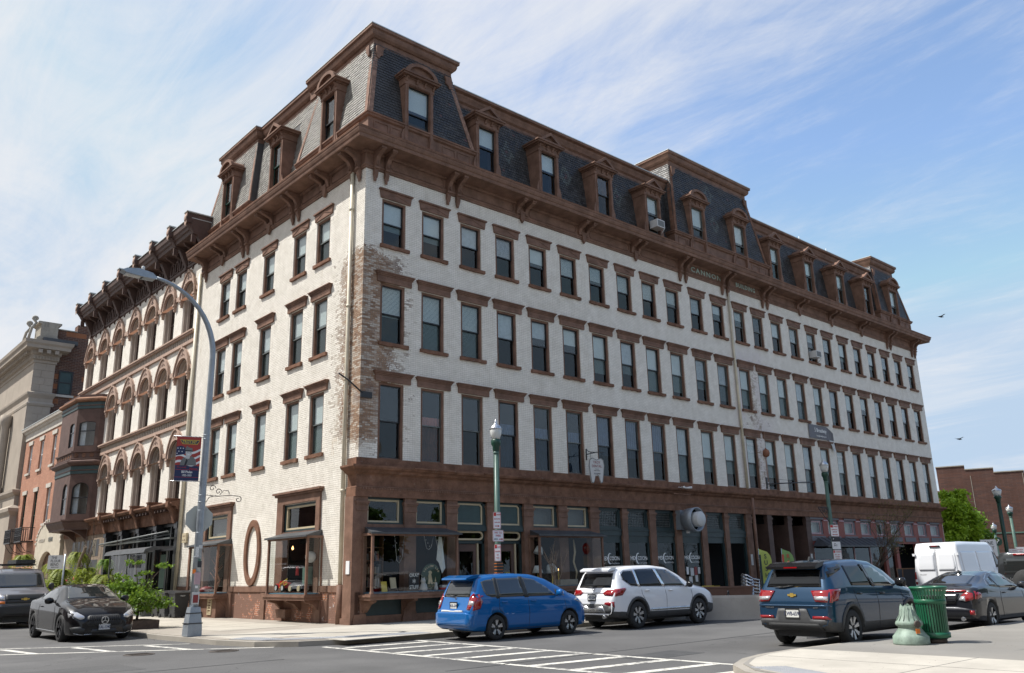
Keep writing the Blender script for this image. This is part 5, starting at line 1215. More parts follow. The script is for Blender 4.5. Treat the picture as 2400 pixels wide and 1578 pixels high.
# oriel bay
BAYP = [(0, 36.2), (-.3, 36.1), (-1.3, 34.9), (-1.3, 31.35), (-.3, 30.2), (0, 30.1)]
ob = obj('oriel_bay', None, AB)
def bay_wall(z0, z1, arch):
    for i in range(5):
        a, c = Vector(BAYP[i]), Vector(BAYP[i + 1]); d = c - a; l = d.length; T = Matrix.Translation((a.x, a.y, z0)) @ Matrix.Rotation(math.atan2(d.y, d.x), 4, 'Z')
        h = z1 - z0; b = MB(T)
        if i in (1, 2, 3) and l > .7:
            m = l / 2 if i != 2 else l - .85; w = .5 if i == 2 else l * .36
            k = [(m - w, .32)] + ([(m - w * math.cos(math.pi * q / 10), h - .95 + (.42 if arch else .14) * math.sin(math.pi * q / 10)) for q in range(11)]) + [(m + w, .32)]
            n = len(k)
            o = [(0, 0)] + [(l * q / 10, h) for q in range(11)] + [(l, 0)]
            b.ring(o, k, 'y', 0, .12, 0)
            i_ = [(m + (x - m) * .90, .35 + (z - .32) * .97) for x, z in k]; b.ring(k, i_, 'y', .03, .10, 1)
            b.box(m - w, m + w, .04, .09, h * .46, h * .46 + .07, 1)
            p = b.build('bay_window', ['bay_brown', 'sash_black'], ob)
            q_ = MB(T); q_.add([(x, .07, z) for x, z in k], [tuple(range(n))]); q_.build('bay_glass', 'glass', ob)
            q_ = MB(T); q_.box(m - w, m - w * .35, .2, .21, .32, h - .6); q_.build('curtain', 'curtain', ob)
        else: b.box(0, l, 0, .1, 0, h); b.build('bay_panel', 'bay_brown', ob)
vary('bay_brown', (0.105, 0.062, 0.05), 0.6, 0.25, 2, bump=0.3, spec=0.3)
bay_wall(5.2, 7.95, True); bay_wall(9.35, 12.0, False)
for prof, m in (([(0, 12.0), (.04, 12.0), (.04, 12.42), (0, 12.42)], 'teal_light'), ([(0, 12.42), (.18, 12.44), (.26, 12.52), (.26, 12.62), (0, 12.75)], 'rust_edge'), ([(0, 12.16), (.07, 12.18), (.07, 12.23), (0, 12.25)], 'bay_brown'),
                ([(0, 7.95), (.04, 7.95), (.04, 8.42), (0, 8.42)], 'teal_light'), ([(0, 8.42), (.22, 8.5), (.30, 8.62), (.30, 8.70), (0, 8.82)], 'bay_brown'), ([(0, 8.12), (.07, 8.14), (.07, 8.19), (0, 8.21)], 'bay_brown'),
                ([(0, 8.8), (.10, 8.82), (.10, 8.9), (.03, 8.92), (.03, 9.22), (.12, 9.26), (.12, 9.35), (0, 9.36)], 'bay_brown'), ([(-.05, 4.6), (.10, 4.85), (.18, 5.0), (.18, 5.08), (.28, 5.12), (.28, 5.2), (0, 5.22)], 'bay_brown')):
    b = MB(); b.sweep(prof, BAYP); b.build('bay_moulding', m, ob)
for z, zz in ((12.5, 12.9), (4.6, 4.7), (9.3, 9.34), (8.8, 8.81), (5.2, 5.22)):
    MB().prism(BAYP, 'z', z, zz).build('bay_floor', 'bay_brown', ob)
for i in (2, 3):
    a, c = Vector(BAYP[i]), Vector(BAYP[i + 1]); l = (c - a).length; n = int(l / .5); d = (c - a) / l
    T = Matrix.Rotation(math.atan2(d.y, d.x), 4, 'Z')
    for k in range(n):
        p = a + d * (k + .5) * l / n; g = MB(Matrix.Translation((p.x, p.y, 9.07)) @ T); g.lathe([(.13, -.0), (.15, .045), (.10, .05), (.08, .035)], (0, 0, 0), 10, axis='y'); g.build('rosette', 'brown_worn', ob)
for y in (31, 33.5): MB(TL).prism([(0, 3.9), (-.5, 4.3), (-1.1, 4.6), (0, 4.6)], 'x', -y - .08, -y + .08).build('bay_bracket', 'bay_brown', ob)
# glass display case on the pavement in front of the black shop
gc = thing('glass_display_case', 'tall glazed display case with curved grey top holding urns beside the leafy shrub', 'display case', (-1.3, 17.8, 0))
b = MB()
for sx, sy in ((-.45, -2.6), (-.45, 2.6), (.45, -2.6), (.45, 2.6), (-.45, 0)): b.box(sx - .03, sx + .03, sy - .03, sy + .03, 0, 2.85)
b.box(-.48, .48, -2.65, 2.65, 0, .5); b.build('frame', 'sash_grey', gc)
MB().prism([(-.7, 2.78), (-.62, 2.95), (-.3, 3.05), (.6, 3.08), (.6, 2.98), (-.5, 2.85)], 'y', -2.85, 2.85).build('roof', 'lead_roof', gc)
MB().add([(-.45, -2.6, .5), (-.45, 2.6, .5), (-.45, 2.6, 2.85), (-.45, -2.6, 2.85)], [(0, 1, 2, 3)]).build('pane', 'shop_glass', gc); MB().add([(-.45, -2.6, .5), (.45, -2.6, .5), (.45, -2.6, 2.85), (-.45, -2.6, 2.85)], [(0, 1, 2, 3)]).build('pane', 'shop_glass', gc)
MB().box(.42, .44, -2.6, -1.9, 1.2, 2.7).build('poster', 'lamp_green', gc)
for y, s, m, nm in ((18.9, 1.0, 'pale_grey', 'round pale ceramic urn with lid standing inside the glass display case'), (17.3, .75, 'wood', 'small brown urn with peaked lid standing inside the glass display case')):
    MB().lathe([(.10, 0), (.16, .05), (.30, .30), (.34, .48), (.28, .68), (.12, .80), (.13, .86), (.10, .90), (.04, 1.0), (.02, 1.05)], (0, 0, 0), 16).build('urn', m, loc=(-1.35, y, .5), label=nm, cat='urn').scale = (s,) * 3
# ------------------------------------------------------------------ brick row house (y 36..50.6)
RH = thing('brick_row_house', 'red brick row house with pale lintels, grey wooden cornice and iron balconies', 'building')
RY = [38.5, 41.8, 45.4, 48.75]
hh = [(-y - .52, -y + .52, 9.75, 11.95) for y in RY] + [(-y - .52, -y + .52, 5.6 if y < 43 else 4.6, 8.1) for y in RY]
b = MB(TL); holes_wall(b, -50.7, -36.4, 0, 12.7, hh, depth=.3); b.build('wall', 'red_brick', RH)
MB().box(.02, 10, 50.55, 50.7, 0, 12.7).build('side_wall', 'red_brick', RH); MB().quad((1.5, 36.5, 0), (1.5, 50.5, 0), (1.5, 50.5, 12.7), (1.5, 36.5, 12.7)).build('interior', 'interior', RH)
b = MB(TL); b.prism([(.02, 12.45), (-.06, 12.45), (-.06, 12.95), (-.16, 13.0), (-.20, 13.12), (-.34, 13.18), (-.38, 13.35), (.1, 13.38), (.1, 12.45)], 'x', -51.05, -36.6); b.build('cornice', 'grey_stone', RH); MB(TL).box(-51.1, -36.6, -.40, .2, 13.385, 13.43).build('gutter_edge', 'zinc', RH)
MB().box(.1, 10, 36.5, 50.6, 12.9, 13.3).build('roof', 'roof_tar', RH)
for i, y in enumerate(RY):
    for zt, zb in ((11.95, 9.75), (8.1, 5.6 if y < 43 else 4.6)):
        w = MB(); h = zt - zb; w.ring([(-.52, 0), (.52, 0), (.52, h), (-.52, h)], [(-.44, .08), (.44, .08), (.44, h - .08), (-.44, h - .08)], 'y', .12, .22); w.box(-.44, .44, .12, .18, h * .5, h * .5 + .06)
        if zb < 5:
            for k in (.25, .75): w.box(-.44, .44, .13, .17, h * k, h * k + .03)
            w.box(-.03, .03, .12, .18, .08, h - .08)
        dark = zb < 5
        wo2 = w.build('window', 'sash_green' if dark else 'white_sign', RH, (0, y, zb), R(-90)); MB().add([(-.44, .16, .08), (.44, .16, .08), (.44, .16, h - .08), (-.44, .16, h - .08)], [(0, 1, 2, 3)]).build('pane', 'glass', wo2)
        if not dark: MB().box(-.44, .44, .2, .205, h * .45, h).build('blind', 'blind', wo2)
        MB().prism([(-.62, 0), (.62, 0), (.68, .30), (-.68, .30)], 'y', -.08, .02).build('lintel', 'grey_stone', RH, (0, y, zt), R(-90))
        if not dark: MB().box(-.64, .64, -.12, .05, -.16, 0).build('window_sill', 'grey_stone', RH, (0, y, zb), R(-90))
for y in (45.4, 48.75):
    b = MB(TL); b.box(-y - 1.0, -y + 1.0, -.85, 0, 4.42, 4.50)
    for k in range(15):
        x = -y - .98 + k * .14; b.box(x - .012, x + .012, -.86, -.83, 4.5, 5.42)
    for sx in (-1, 1):
        for k in range(5): b.box(-y + sx * .98 - .012, -y + sx * .98 + .012, -.15 - k * .15, -.12 - k * .15, 4.5, 5.42)
        b.box(-y + sx * .98 - .02, -y + sx * .98 + .02, -.86, 0, 5.40, 5.45)
        b.tube([(-y + sx * .7, 0, 3.7), (-y + sx * .7, -.4, 3.8), (-y + sx * .7, -.7, 4.2), (-y + sx * .7, -.8, 4.42)], .025, 5)
    b.box(-y - 1, -y + 1, -.88, -.82, 5.40, 5.45); b.box(-y - 1, -y + 1, -.87, -.83, 4.85, 4.88)
    for k in range(7):
        x = -y - .84 + k * .28; b.ring([(x + .11 * math.cos(t), 5.14 + .2 * math.sin(t)) for t in [2 * math.pi * q / 10 for q in range(10)]], [(x + .085 * math.cos(t), 5.14 + .17 * math.sin(t)) for t in [2 * math.pi * q / 10 for q in range(10)]], 'y', -.87, -.85)
    b.build('balcony', 'sash_black', RH)
# stone portal of the row house shop
n = 12; A2 = lambda r, q, z, c: [(c - r * math.cos(math.pi * k / n), z + q * math.sin(math.pi * k / n)) for k in range(n + 1)]
c0 = -39.3
b = MB(TL); b.ring([(c0 - 3.2, 0)] + [(c0 - 3.2 * math.cos(math.pi * k / n), 3.9 + 1.75 * math.sin(math.pi * k / n) ** .8) for k in range(n + 1)] + [(c0 + 3.2, 0)], [(c0 - 1.8, 0)] + A2(1.8, 1.2, 2.4, c0) + [(c0 + 1.8, 0)], 'y', -.25, .1)
b.build('stone_portal', 'portal_stone', RH); MB(TL).box(c0 - 1.9, c0 + 1.9, .0, .01, 0, 3.7).build('pane', 'glass_low', RH)
for k in range(19): t = math.pi * (k + .5) / 19; g = MB(TL @ Matrix.Translation((c0 - 3.1 * math.cos(t), -.30, 3.95 + 1.68 * math.sin(t) ** .8)) @ Matrix.Rotation(math.pi / 2 - t, 4, 'Y')); g.box(-.07, .07, 0, .1, -.14, .14); g.build('voussoir', 'grey_stone', RH)
text('PLUMB', .42, 'mid_grey', RH, (-.27, 38.6, 4.35), extrude=.01, rz=R(-90), sx=.8); text('WOODBURY', .34, 'grey_stone', RH, (-.27, 40.9, 4.35), extrude=.01, rz=R(-90), sx=.8)
# ------------------------------------------------------------------ pale stone bank with its dark brick rear
SB = thing('stone_bank', 'tall pale stone classical building with heavy cornice and a dark brick rear wing', 'building')
X0 = -.15; Y0 = 51.0
b = MB()
b.prism([(X0, Y0), (1.45, Y0), (1.45, Y0 + .6), (8, Y0 + .6), (8, 130), (X0, 130)], 'z', 16.55, 19.3)
b.prism([(X0 - .15, Y0 - .12), (1.45, Y0 - .12), (1.45, Y0 + .6), (8, Y0 + .6), (8, 130), (X0 - .15, 130)], 'z', 7.4, 15.7)
b.prism([(X0 - .35, Y0 - .3), (1.45, Y0 - .3), (1.45, Y0 + .6), (8, Y0 + .6), (8, 130), (X0 - .35, 130)], 'z', 0, 7.0)
b.build('wall', 'limestone', SB)
pth = [(X0, 130), (X0, Y0), (1.45, Y0), (1.45, Y0 + 1)]
for nm, pr in (('cornice', [(0, 19.1), (.08, 19.15), (.08, 19.35), (.20, 19.4), (.20, 19.75), (.30, 19.82), (.34, 20.1), (.85, 20.2), (.88, 20.45), (1.0, 20.6), (1.05, 20.85), (0, 20.95)]), ('belt_course', [(0, 16.1), (.10, 16.15), (.25, 16.45), (.28, 16.6), (0, 16.72)]), ('belt_course', [(0, 15.5), (.18, 15.52), (.22, 15.7), (.1, 15.85), (.1, 16.2), (0, 16.2)]), ('belt_course', [(0, 8.2), (.25, 8.3), (.40, 8.5), (.42, 8.7), (0, 8.8)]), ('belt_course', [(0, 6.6), (.3, 6.65), (.55, 7.0), (.58, 7.25), (.2, 7.5), (0, 7.5)])):
    MB().sweep(pr, pth).build(nm, 'limestone', SB)
for k in range(60): MB(TL).box(-51.3 - k * .62, -51.6 - k * .62, -X0 * 0 - .75 - .15 + .15, .15, 19.84, 20.14).build('modillion', 'limestone', SB) if k < 40 else None
for k in range(3): MB().box(-.1 + k * .62, .2 + k * .62, Y0 - .8, Y0, 19.84, 20.14).build('modillion', 'limestone', SB)
b = MB()
for k in range(9): b.box(-.3 + k * .22, -.16 + k * .22, Y0 - .26, Y0, 19.42, 19.66)
for k in range(120): b.box(X0 - .26, X0, Y0 + k * .24, Y0 + .14 + k * .24, 19.42, 19.66)
b.build('dentils', 'limestone', SB, kind='stuff')
# ashlar blocks on the end pier
for r in range(4):
    z0 = 16.72 + r * .6; xs = [X0 + .02, .75 if r % 2 else .45, 1.43]
    for k in range(2): MB().box(xs[k] + .015, xs[k + 1] - .015, Y0 - .02, Y0 + .01, z0 + .015, z0 + .585).build('stone_block', 'limestone', SB)
for r in range(11):
    z0 = 8.85 + r * .6; xs = [X0 - .1, .55 if r % 2 else .85, 1.43]
    for k in range(2): MB().box(xs[k] + .015, xs[k + 1] - .015, Y0 - .14, Y0 - .11, z0 + .015, z0 + .585).build('stone_block', 'limestone', SB)
MB().prism([(X0 + .1, 20.9), (1.5, 20.9), (1.5, 21.3), (1.35, 21.5), (1.35, 22.5), (1.6, 22.6), (1.6, 22.75), (X0 + .0, 22.75), (X0 + .0, 22.6), (X0 + .2, 22.5), (X0 + .2, 21.5), (X0 - .05, 21.3), (X0 - .05, 20.9)], 'y', Y0 + .1, Y0 + 2.2).build('parapet_block', 'limestone_dark', SB)
MB().prism([(X0 - .1, Y0 + 3), (X0 + .3, Y0 + 3), (X0 + .3, 130), (X0 - .1, 130)], 'z', 20.9, 21.5).build('parapet', 'limestone_dark', SB)
MB().box(X0 + .4, 2.9, Y0 - .3, Y0 + 3, 20.96, 21.3).build('parapet_flashing', 'lead_roof', SB)
for y, s in ((Y0 + .4, 1), (Y0 + 2.3, 1)):
    g = MB(); pts = [(X0 - .25 - .18 * math.cos(t) * (1 - k / 26), y, 22.95 + .18 * math.sin(t) * (1 - k / 26)) for k, t in enumerate([k * .45 for k in range(20)])][::-1] + [(X0 - .15, y, 22.6), (X0 - .45, y, 22.1), (X0 - .55, y, 21.5), (X0 - .6, y, 21.0)]
    g.tube(pts, [.08] * 12 + [.12] * 12, 6); g.build('scroll_ornament', 'limestone_dark', SB)
# street-side tall windows, pilasters
for k in range(9):
    y = Y0 + 3.2 + k * 4.6
    for z0, z1 in ((16.9, 18.9), (9.3, 14.2), (1.5, 6)): MB(TL).box(-y - .6, -y + .6, -.17 - .0 + (.16 if z0 > 16 else 0), -.16 + (.2 if z0 > 16 else 0), z0, z1).build('window', 'reveal_taupe', SB)
    for dy in (1.6, 2.9):
        g = MB(); g.lathe([(.42, 8.8), (.40, 9.2), (.34, 9.3), (.32, 14.2), (.36, 14.4), (.46, 14.7), (.46, 15.3)], (X0 - .55, y + dy, 0), 14); g.build('column', 'limestone', SB)
# dark brick wing
b = MB(); b.box(1.46, 14, Y0 + .5, Y0 + 20, 0, 22.3); b.box(2.95, 3.9, Y0 + .5, Y0 + 1.5, 22.3, 23.0); b.build('brick_wing', 'dark_brick', SB)
MB().box(1.4, 2.95, Y0 + .4, Y0 + 1, 22.3, 22.38).build('coping', 'limestone_dark', SB)
w = MB(); w.ring([(1.9, 16.75), (3.0, 16.75), (3.0, 18.8), (1.9, 18.8)], [(2.0, 16.85), (2.9, 16.85), (2.9, 18.7), (2.0, 18.7)], 'y', Y0 + .40, Y0 + .5); w.box(2.0, 2.9, Y0 + .42, Y0 + .48, 17.75, 17.82); w2 = w.build('window', 'sash_black', SB); MB().box(2.0, 2.9, Y0 + .47, Y0 + .48, 16.85, 18.7).build('pane', 'teal_light', w2)
MB().box(1.8, 3.2, Y0 + .36, Y0 + .5, 16.55, 16.74).build('window_sill', 'grey_stone', SB)
# ------------------------------------------------------------------ far right: brick warehouse with a stepped parapet
WH = thing('brick_warehouse', 'plain brown brick warehouse wall with stepped parapet at the far right', 'building')
pa = Vector((95.54, 19.86, 0)); pb = Vector((108.0, -12.6, 0)); d = (pb - pa); LWH = d.length; T = Matrix.Translation(pa) @ Matrix.Rotation(math.atan2(d.y, d.x), 4, 'Z')
b = MB(T); st = [(.9, 4.1, 12.95), (4.1, 7.2, 12.45), (7.2, 10.4, 11.9), (10.4, LWH, 11.3)]
for x0, x1, z in st: b.box(x0, x1, 0, 12, 0, z)
b.build('wall', 'warehouse_brick', WH)
for i, (x0, x1, z) in enumerate(st): MB(T).box(x0 - .05, x1, -.08, 12, z, z + .12).build('coping', 'limestone_dark', WH)
MB(T).box(5.5, LWH, -.06, 0, 4.6, 4.75).build('string_course', 'lamp_green', WH)
for x in (4.6, 10.2): MB(T).box(x - .03, x + .03, -.03, 0, 0, 11.7).build('joint', 'limestone_dark', WH)
BH = thing('corner_cornice_house', 'sliver of a building with dark bracketed cornice beside the brick warehouse', 'building')
p = Vector((88.80, 17.54, 0)); T = Matrix.Translation(p) @ Matrix.Rotation(math.atan2(d.y, d.x), 4, 'Z')
MB(T).box(-6, 1.2, .5, 9, 0, 9.6).build('wall', 'red_brick', BH)
MB(T).prism([(.5, 10.3), (.3, 10.4), (.2, 11.3), (-.4, 11.5), (-.5, 12.2), (-.2, 12.35), (1, 12.4), (1, 10.3)], 'x', -6, 1.0).build('cornice', 'sash_black', BH)
for k in range(6): MB(T).box(-5.5 + k * 1.1, -5.3 + k * 1.1, -.3, .3, 10.5, 11.5).build('bracket', 'reveal_brown', BH)
# ------------------------------------------------------------------ vehicles
m_, g_ = base('car_window', (0.018, 0.021, 0.021), 0.02, 0, 0.9); g_.b.inputs['Coat Weight'].default_value = .6; g_.b.inputs['Coat Roughness'].default_value = 0.0
m_, g_ = base('car_window_tint', (0.006, 0.007, 0.008), 0.03, 0, 0.6); m_, g_ = base('plate_white', (0.62, 0.62, 0.58), 0.5); m_, g_ = base('plate_frame', (0.02, 0.02, 0.02), 0.4)
def smooth_curve(pts, xs, sig):
    px = np.array([p[0] for p in pts]); pz = np.array([p[1] for p in pts]); xf = np.arange(xs[0] - .3, xs[-1] + .3, .01)
    y = np.interp(xf, px, pz); k = np.exp(-.5 * (np.arange(-30, 31) * .01 / sig) ** 2); k /= k.sum()
    return np.interp(xs, xf, np.convolve(np.pad(y, 30, mode='edge'), k, 'valid'))
class Car:
    def __init__(s, name, label, cat, loc, heading, S, paint, clad=None, cladz=0.0, scale=1.0, group=None, zs=1.06):
        s.root = thing(name, label, cat, loc, heading, group); s.S = S; s.paint = paint
        s.root.scale = (scale, scale, scale * zs)
        x0, x1 = S['x']; n = 110; t = np.linspace(0, 1, n); xs = x0 + (x1 - x0) * (t - .012 * np.sin(2 * np.pi * t) * 4 / 1.6)
        C = {k: smooth_curve(S[k], xs, S.get('sig', .035)) for k in ('top', 'belt', 'bot', 'w', 'tw')}
        C['belt'] = np.minimum(C['belt'], C['top'] - .02)
        vs = []; K = 13
        for i in range(n):
            zb, zt, ze, w, tw = C['bot'][i], C['top'][i], C['belt'][i], C['w'][i], C['tw'][i]; d = max(ze - zb, .02); g = zt - ze
            cr = min(.04, g * .4)
            half = [(0, zb), (w * .82, zb), (w * .955, zb + .03), (w * .985, zb + d * .22), (w * 1.0, zb + d * .48), (w * 1.0, zb + d * .72), (w * .985, ze - .045 if d > .1 else ze - d * .3), (w * .965, ze),
                    (w * .965 + (tw - w * .965) * .45, ze + g * .45), (w * .965 + (tw - w * .965) * .86, ze + g * .84), (tw * .93, zt - cr * .55), (tw * .6, zt - cr * .1), (0, zt)]
            ring = half + [(-y, z) for y, z in half[-2:0:-1]]
            vs += [(xs[i], y, z) for y, z in ring]
        m = len(half) * 2 - 2; fs = []; ms = []
        for i in range(n - 1):
            for j in range(m):
                k = (j + 1) % m; f = (i * m + j, (i + 1) * m + j, (i + 1) * m + k, i * m + k); fs.append(f)
                zc = sum(vs[q][2] for q in f) / 4; ms.append(1 if clad and zc < cladz else 0)
        fs += [tuple(range(m)), tuple((n - 1) * m + j for j in range(m))[::-1]]; ms += [0, 0]
        me = bpy.data.meshes.new('body'); me.from_pydata(vs, [], fs)
        for q in (paint, clad or paint, 'black_plastic'): me.materials.append(mt(q))
        me.polygons.foreach_set('material_index', ms); me.polygons.foreach_set('use_smooth', [len(f) == 4 for f in fs]); me.update()
        bm2 = bmesh.new(); bm2.from_mesh(me); bmesh.ops.recalc_face_normals(bm2, faces=bm2.faces); bm2.to_mesh(me); bm2.free()
        tmp = bpy.data.objects.new('body', me); COL.objects.link(tmp)
        cut = MB()
        for wx, wr in S['wheels']:
            n2 = 28; pr = [(wx + (wr + .055) * math.cos(2 * math.pi * k / n2), wr + .0 + (wr + .055) * math.sin(2 * math.pi * k / n2)) for k in range(n2)]
            cut.prism(pr, 'y', -2, 2, 0, smooth=True)
        cm = cut.mesh('cut', ['black_plastic']); co = bpy.data.objects.new('cut', cm); COL.objects.link(co)
        bm2 = bmesh.new(); bm2.from_mesh(cm); bmesh.ops.recalc_face_normals(bm2, faces=bm2.faces); bm2.to_mesh(cm); bm2.free()
        md = tmp.modifiers.new('b', 'BOOLEAN'); md.object = co; md.operation = 'DIFFERENCE'; md.solver = 'EXACT'
        try: md.material_mode = 'TRANSFER'
        except Exception: pass
        dg = bpy.context.evaluated_depsgraph_get(); dg.update()
        bvh_full = BVHTree.FromPolygons(vs, fs); s.bvh = bvh_full
        nm = bpy.data.meshes.new_from_object(tmp.evaluated_get(dg))
        for o in (tmp, co): COL.objects.unlink(o); bpy.data.objects.remove(o)
        s.body = obj('body', nm, s.root)
        w = max(p[1] for p in S['w'])
        MB().box(x0 + .25, x1 - .25, -w * .62, w * .62, .20, .42).build('underbody', 'black_plastic', s.root)
    def hit(s, view, a, c):
        if view in 'RL':
            sg = -1 if view == 'R' else 1; r = s.bvh.ray_cast(Vector((a, sg * 3, c)), Vector((0, -sg, 0)))
        elif view == 'B': r = s.bvh.ray_cast(Vector((-9, a, c)), Vector((1, 0, 0)))
        elif view == 'F': r = s.bvh.ray_cast(Vector((9, a, c)), Vector((-1, 0, 0)))
        else: r = s.bvh.ray_cast(Vector((a, c, 6)), Vector((0, 0, -1)))
        return r
    def panel(s, name, poly, view, m, off=.006, parent=None, step=.09, both=False, sub=False):
        if both and view in 'RL': s.panel(name, poly, 'L', m, off, parent, step); view = 'R'
        P = []; n = len(poly)
        for i in range(n):
            a = Vector(poly[i]); c = Vector(poly[(i + 1) % n]); k = max(1, int((c - a).length / step))
            P += [a.lerp(c, q / k) for q in range(k)]
        nb = len(P); lo = [min(p[i] for p in P) for i in (0, 1)]; hi = [max(p[i] for p in P) for i in (0, 1)]
        pts = list(P)
        u = lo[0] + step
        while u < hi[0] - step * .3:
            v = lo[1] + step
            while v < hi[1] - step * .3: pts.append(Vector((u, v))); v += step
            u += step
        vv, ee, ff, *_ = delaunay_2d_cdt(pts, [(i, (i + 1) % nb) for i in range(nb)], [], 1, 1e-5)
        V = []
        for p in vv:
            h = s.hit(view, p[0], p[1])
            if h[0] is None:
                h2 = s.bvh.find_nearest(Vector({'R': (p[0], -.8, p[1]), 'L': (p[0], .8, p[1]), 'B': (s.S['x'][0], p[0], p[1]), 'F': (s.S['x'][1], p[0], p[1]), 'T': (p[0], p[1], 1)}[view])); loc = h2[0]; nr = h2[1]
            else: loc, nr = h[0], h[1]
            dirn = {'R': Vector((0, -1, 0)), 'L': Vector((0, 1, 0)), 'B': Vector((-1, 0, 0)), 'F': Vector((1, 0, 0)), 'T': Vector((0, 0, 1))}[view]
            if nr.dot(dirn) < 0: nr = -nr
            V.append(loc + (nr * .6 + dirn * .4).normalized() * off)
        b = MB(); flip = False
        cen = Vector((0, 0, .7)); f0 = ff[0]; nn = (V[f0[1]] - V[f0[0]]).cross(V[f0[2]] - V[f0[0]]); flip = nn.dot(dirn) < 0
        fs = [tuple(reversed(f)) if flip else tuple(f) for f in ff]
        # skirt so that the piece has an edge
        cnt = {}
        for f in fs:
            for i in range(len(f)):
                e = (f[i], f[(i + 1) % len(f)]); cnt[e] = 1
        rim = [e for e in cnt if (e[1], e[0]) not in cnt]; base_i = len(V); mp = {}
        for a, c in rim:
            for q in (a, c):
                if q not in mp: mp[q] = len(V); V.append(V[q] - dirn * (off + .012))
            fs.append((c, a, mp[a], mp[c]))
        b.v = [tuple(v) for v in V]; b.f = [list(f) for f in fs]; b.m = [0] * len(fs); b.sm = [len(f) == 3 for f in fs]
        return b.build(name, m, parent or s.root)
    def seam(s, pts, view, w=.012, m='black_ink', both=True, name='seam'):
        for v in (('R', 'L') if both and view == 'R' else (view,)):
            P = []
            for i in range(len(pts) - 1):
                a, c = Vector(pts[i]), Vector(pts[i + 1]); k = max(1, int((c - a).length / .08)); P += [a.lerp(c, q / k) for q in range(k)]
            P.append(Vector(pts[-1])); L3 = []
            for p in P:
                h = s.hit(v, p[0], p[1])
                if h[0] is not None: L3.append(h[0] + (h[1] if h[1].dot({'R': Vector((0, -1, 0)), 'L': Vector((0, 1, 0)), 'B': Vector((-1, 0, 0)), 'F': Vector((1, 0, 0)), 'T': Vector((0, 0, 1))}[v]) > 0 else -h[1]) * .0005)
            if len(L3) > 1: b = MB(); b.tube(L3, w / 2, 4, cap=False); b.build(name, m, s.root)
    def wheels(s, style='five', rim='alloy', tr=.62):
        n = {'five': 5, 'six': 6, 'seven': 7, 'ten': 10, 'steel': 8}[style]
        made = {}
        for wx, wr in s.S['wheels']:
            hw = max(p[1] for p in s.S['w']) - .025
            key = wr
            if key not in made:
                t = MB(); W_ = .105
                t.lathe([(wr * tr, -W_), (wr * .9, -W_ - .01), (wr * .97, -W_ * .85), (wr, -W_ * .5), (wr, W_ * .5), (wr * .97, W_ * .85), (wr * .9, W_ + .01), (wr * tr, W_)], (0, 0, 0), 36, axis='y', cap=False)
                rm = MB(); rr = wr * tr
                rm.lathe([(rr, -.10), (rr + .012, -.112), (rr - .012, -.115), (rr - .03, -.06), (rr - .04, .08)], (0, 0, 0), 32, axis='y', cap=False)
                rm.lathe([(.0, -.075), (.07, -.078), (.075, -.06), (.05, .0)], (0, 0, 0), 16, axis='y')
                for k in range(n):
                    a = 2 * math.pi * k / n + .3
                    pair = (-.16, .16) if style == 'five' else ((-.11, .11) if style in ('six', 'seven') else (0,))
                    for dv in pair:
                        p = Vector((.055 * math.cos(a), -.075, .055 * math.sin(a))); q = Vector((rr * .97 * math.cos(a + dv), -.098, rr * .97 * math.sin(a + dv)))
                        rm.beam(p, q, .035 if style != 'ten' else .022, .03, up=(0, 1, 0))
                bk = MB(); bk.lathe([(.01, -.01), (rr * .99, -.01), (rr * .99, .05)], (0, 0, 0), 24, axis='y')
                made[key] = (t.mesh('wheel', 'tyre'), rm.mesh('rim', rim), bk.mesh('brake', 'black_plastic'))
            for sg in (-1, 1):
                t_, r_, b_ = made[key]; o = obj('wheel', t_, s.root, (wx, sg * (hw - .105), wr)); 
                if sg > 0: o.rotation_euler = (0, 0, math.pi)
                obj('rim', r_, o); obj('brake', b_, o)
    def plate(s, y, z, txt, view='B', w=.30, h=.155, top=None, frame=True, m='plate_white'):
        hp = s.hit(view, y, z)[0]; sg = -1 if view == 'B' else 1; x = (hp.x if hp else s.S['x'][0]) + sg * .02
        p = MB(); p.box(x - .006, x + .006, y - w / 2, y + w / 2, z - h / 2, z + h / 2); pl = p.build('number_plate', m, s.root)
        if frame: f = MB(); f.ring([(y - w / 2 - .012, z - h / 2 - .02), (y + w / 2 + .012, z - h / 2 - .02), (y + w / 2 + .012, z + h / 2 + .012), (y - w / 2 - .012, z + h / 2 + .012)], [(y - w / 2 + .006, z - h / 2 + .012), (y + w / 2 - .006, z - h / 2 + .012), (y + w / 2 - .006, z + h / 2 - .01), (y - w / 2 + .006, z + h / 2 - .01)], 'x', x - .012, x + .012); f.build('plate_frame', 'plate_frame', s.root)
        me = text_mesh(txt, h * .62, .001, 'CENTER', .78 * (w / .30), 'lettering', bold=.002); me.materials.clear(); me.materials.append(mt('navy'))
        o = obj('lettering', me, pl, (x + sg * .008, y, z - .005)); o.rotation_euler = (R(90), 0, R(-90 if view == 'B' else 90))
    def badge(s, txt, size, view, a, z, m='chrome', sx=1.0):
        h = s.hit(view, a, z)[0]
        if h is None: return
        me = text_mesh(txt, size, .003, 'CENTER', sx, 'badge'); me.materials.clear(); me.materials.append(mt(m)); o = obj('badge', me, s.root, h + Vector((-.014 if view == 'B' else .014, 0, 0))); o.rotation_euler = (R(90), 0, R(-90 if view == 'B' else 90))
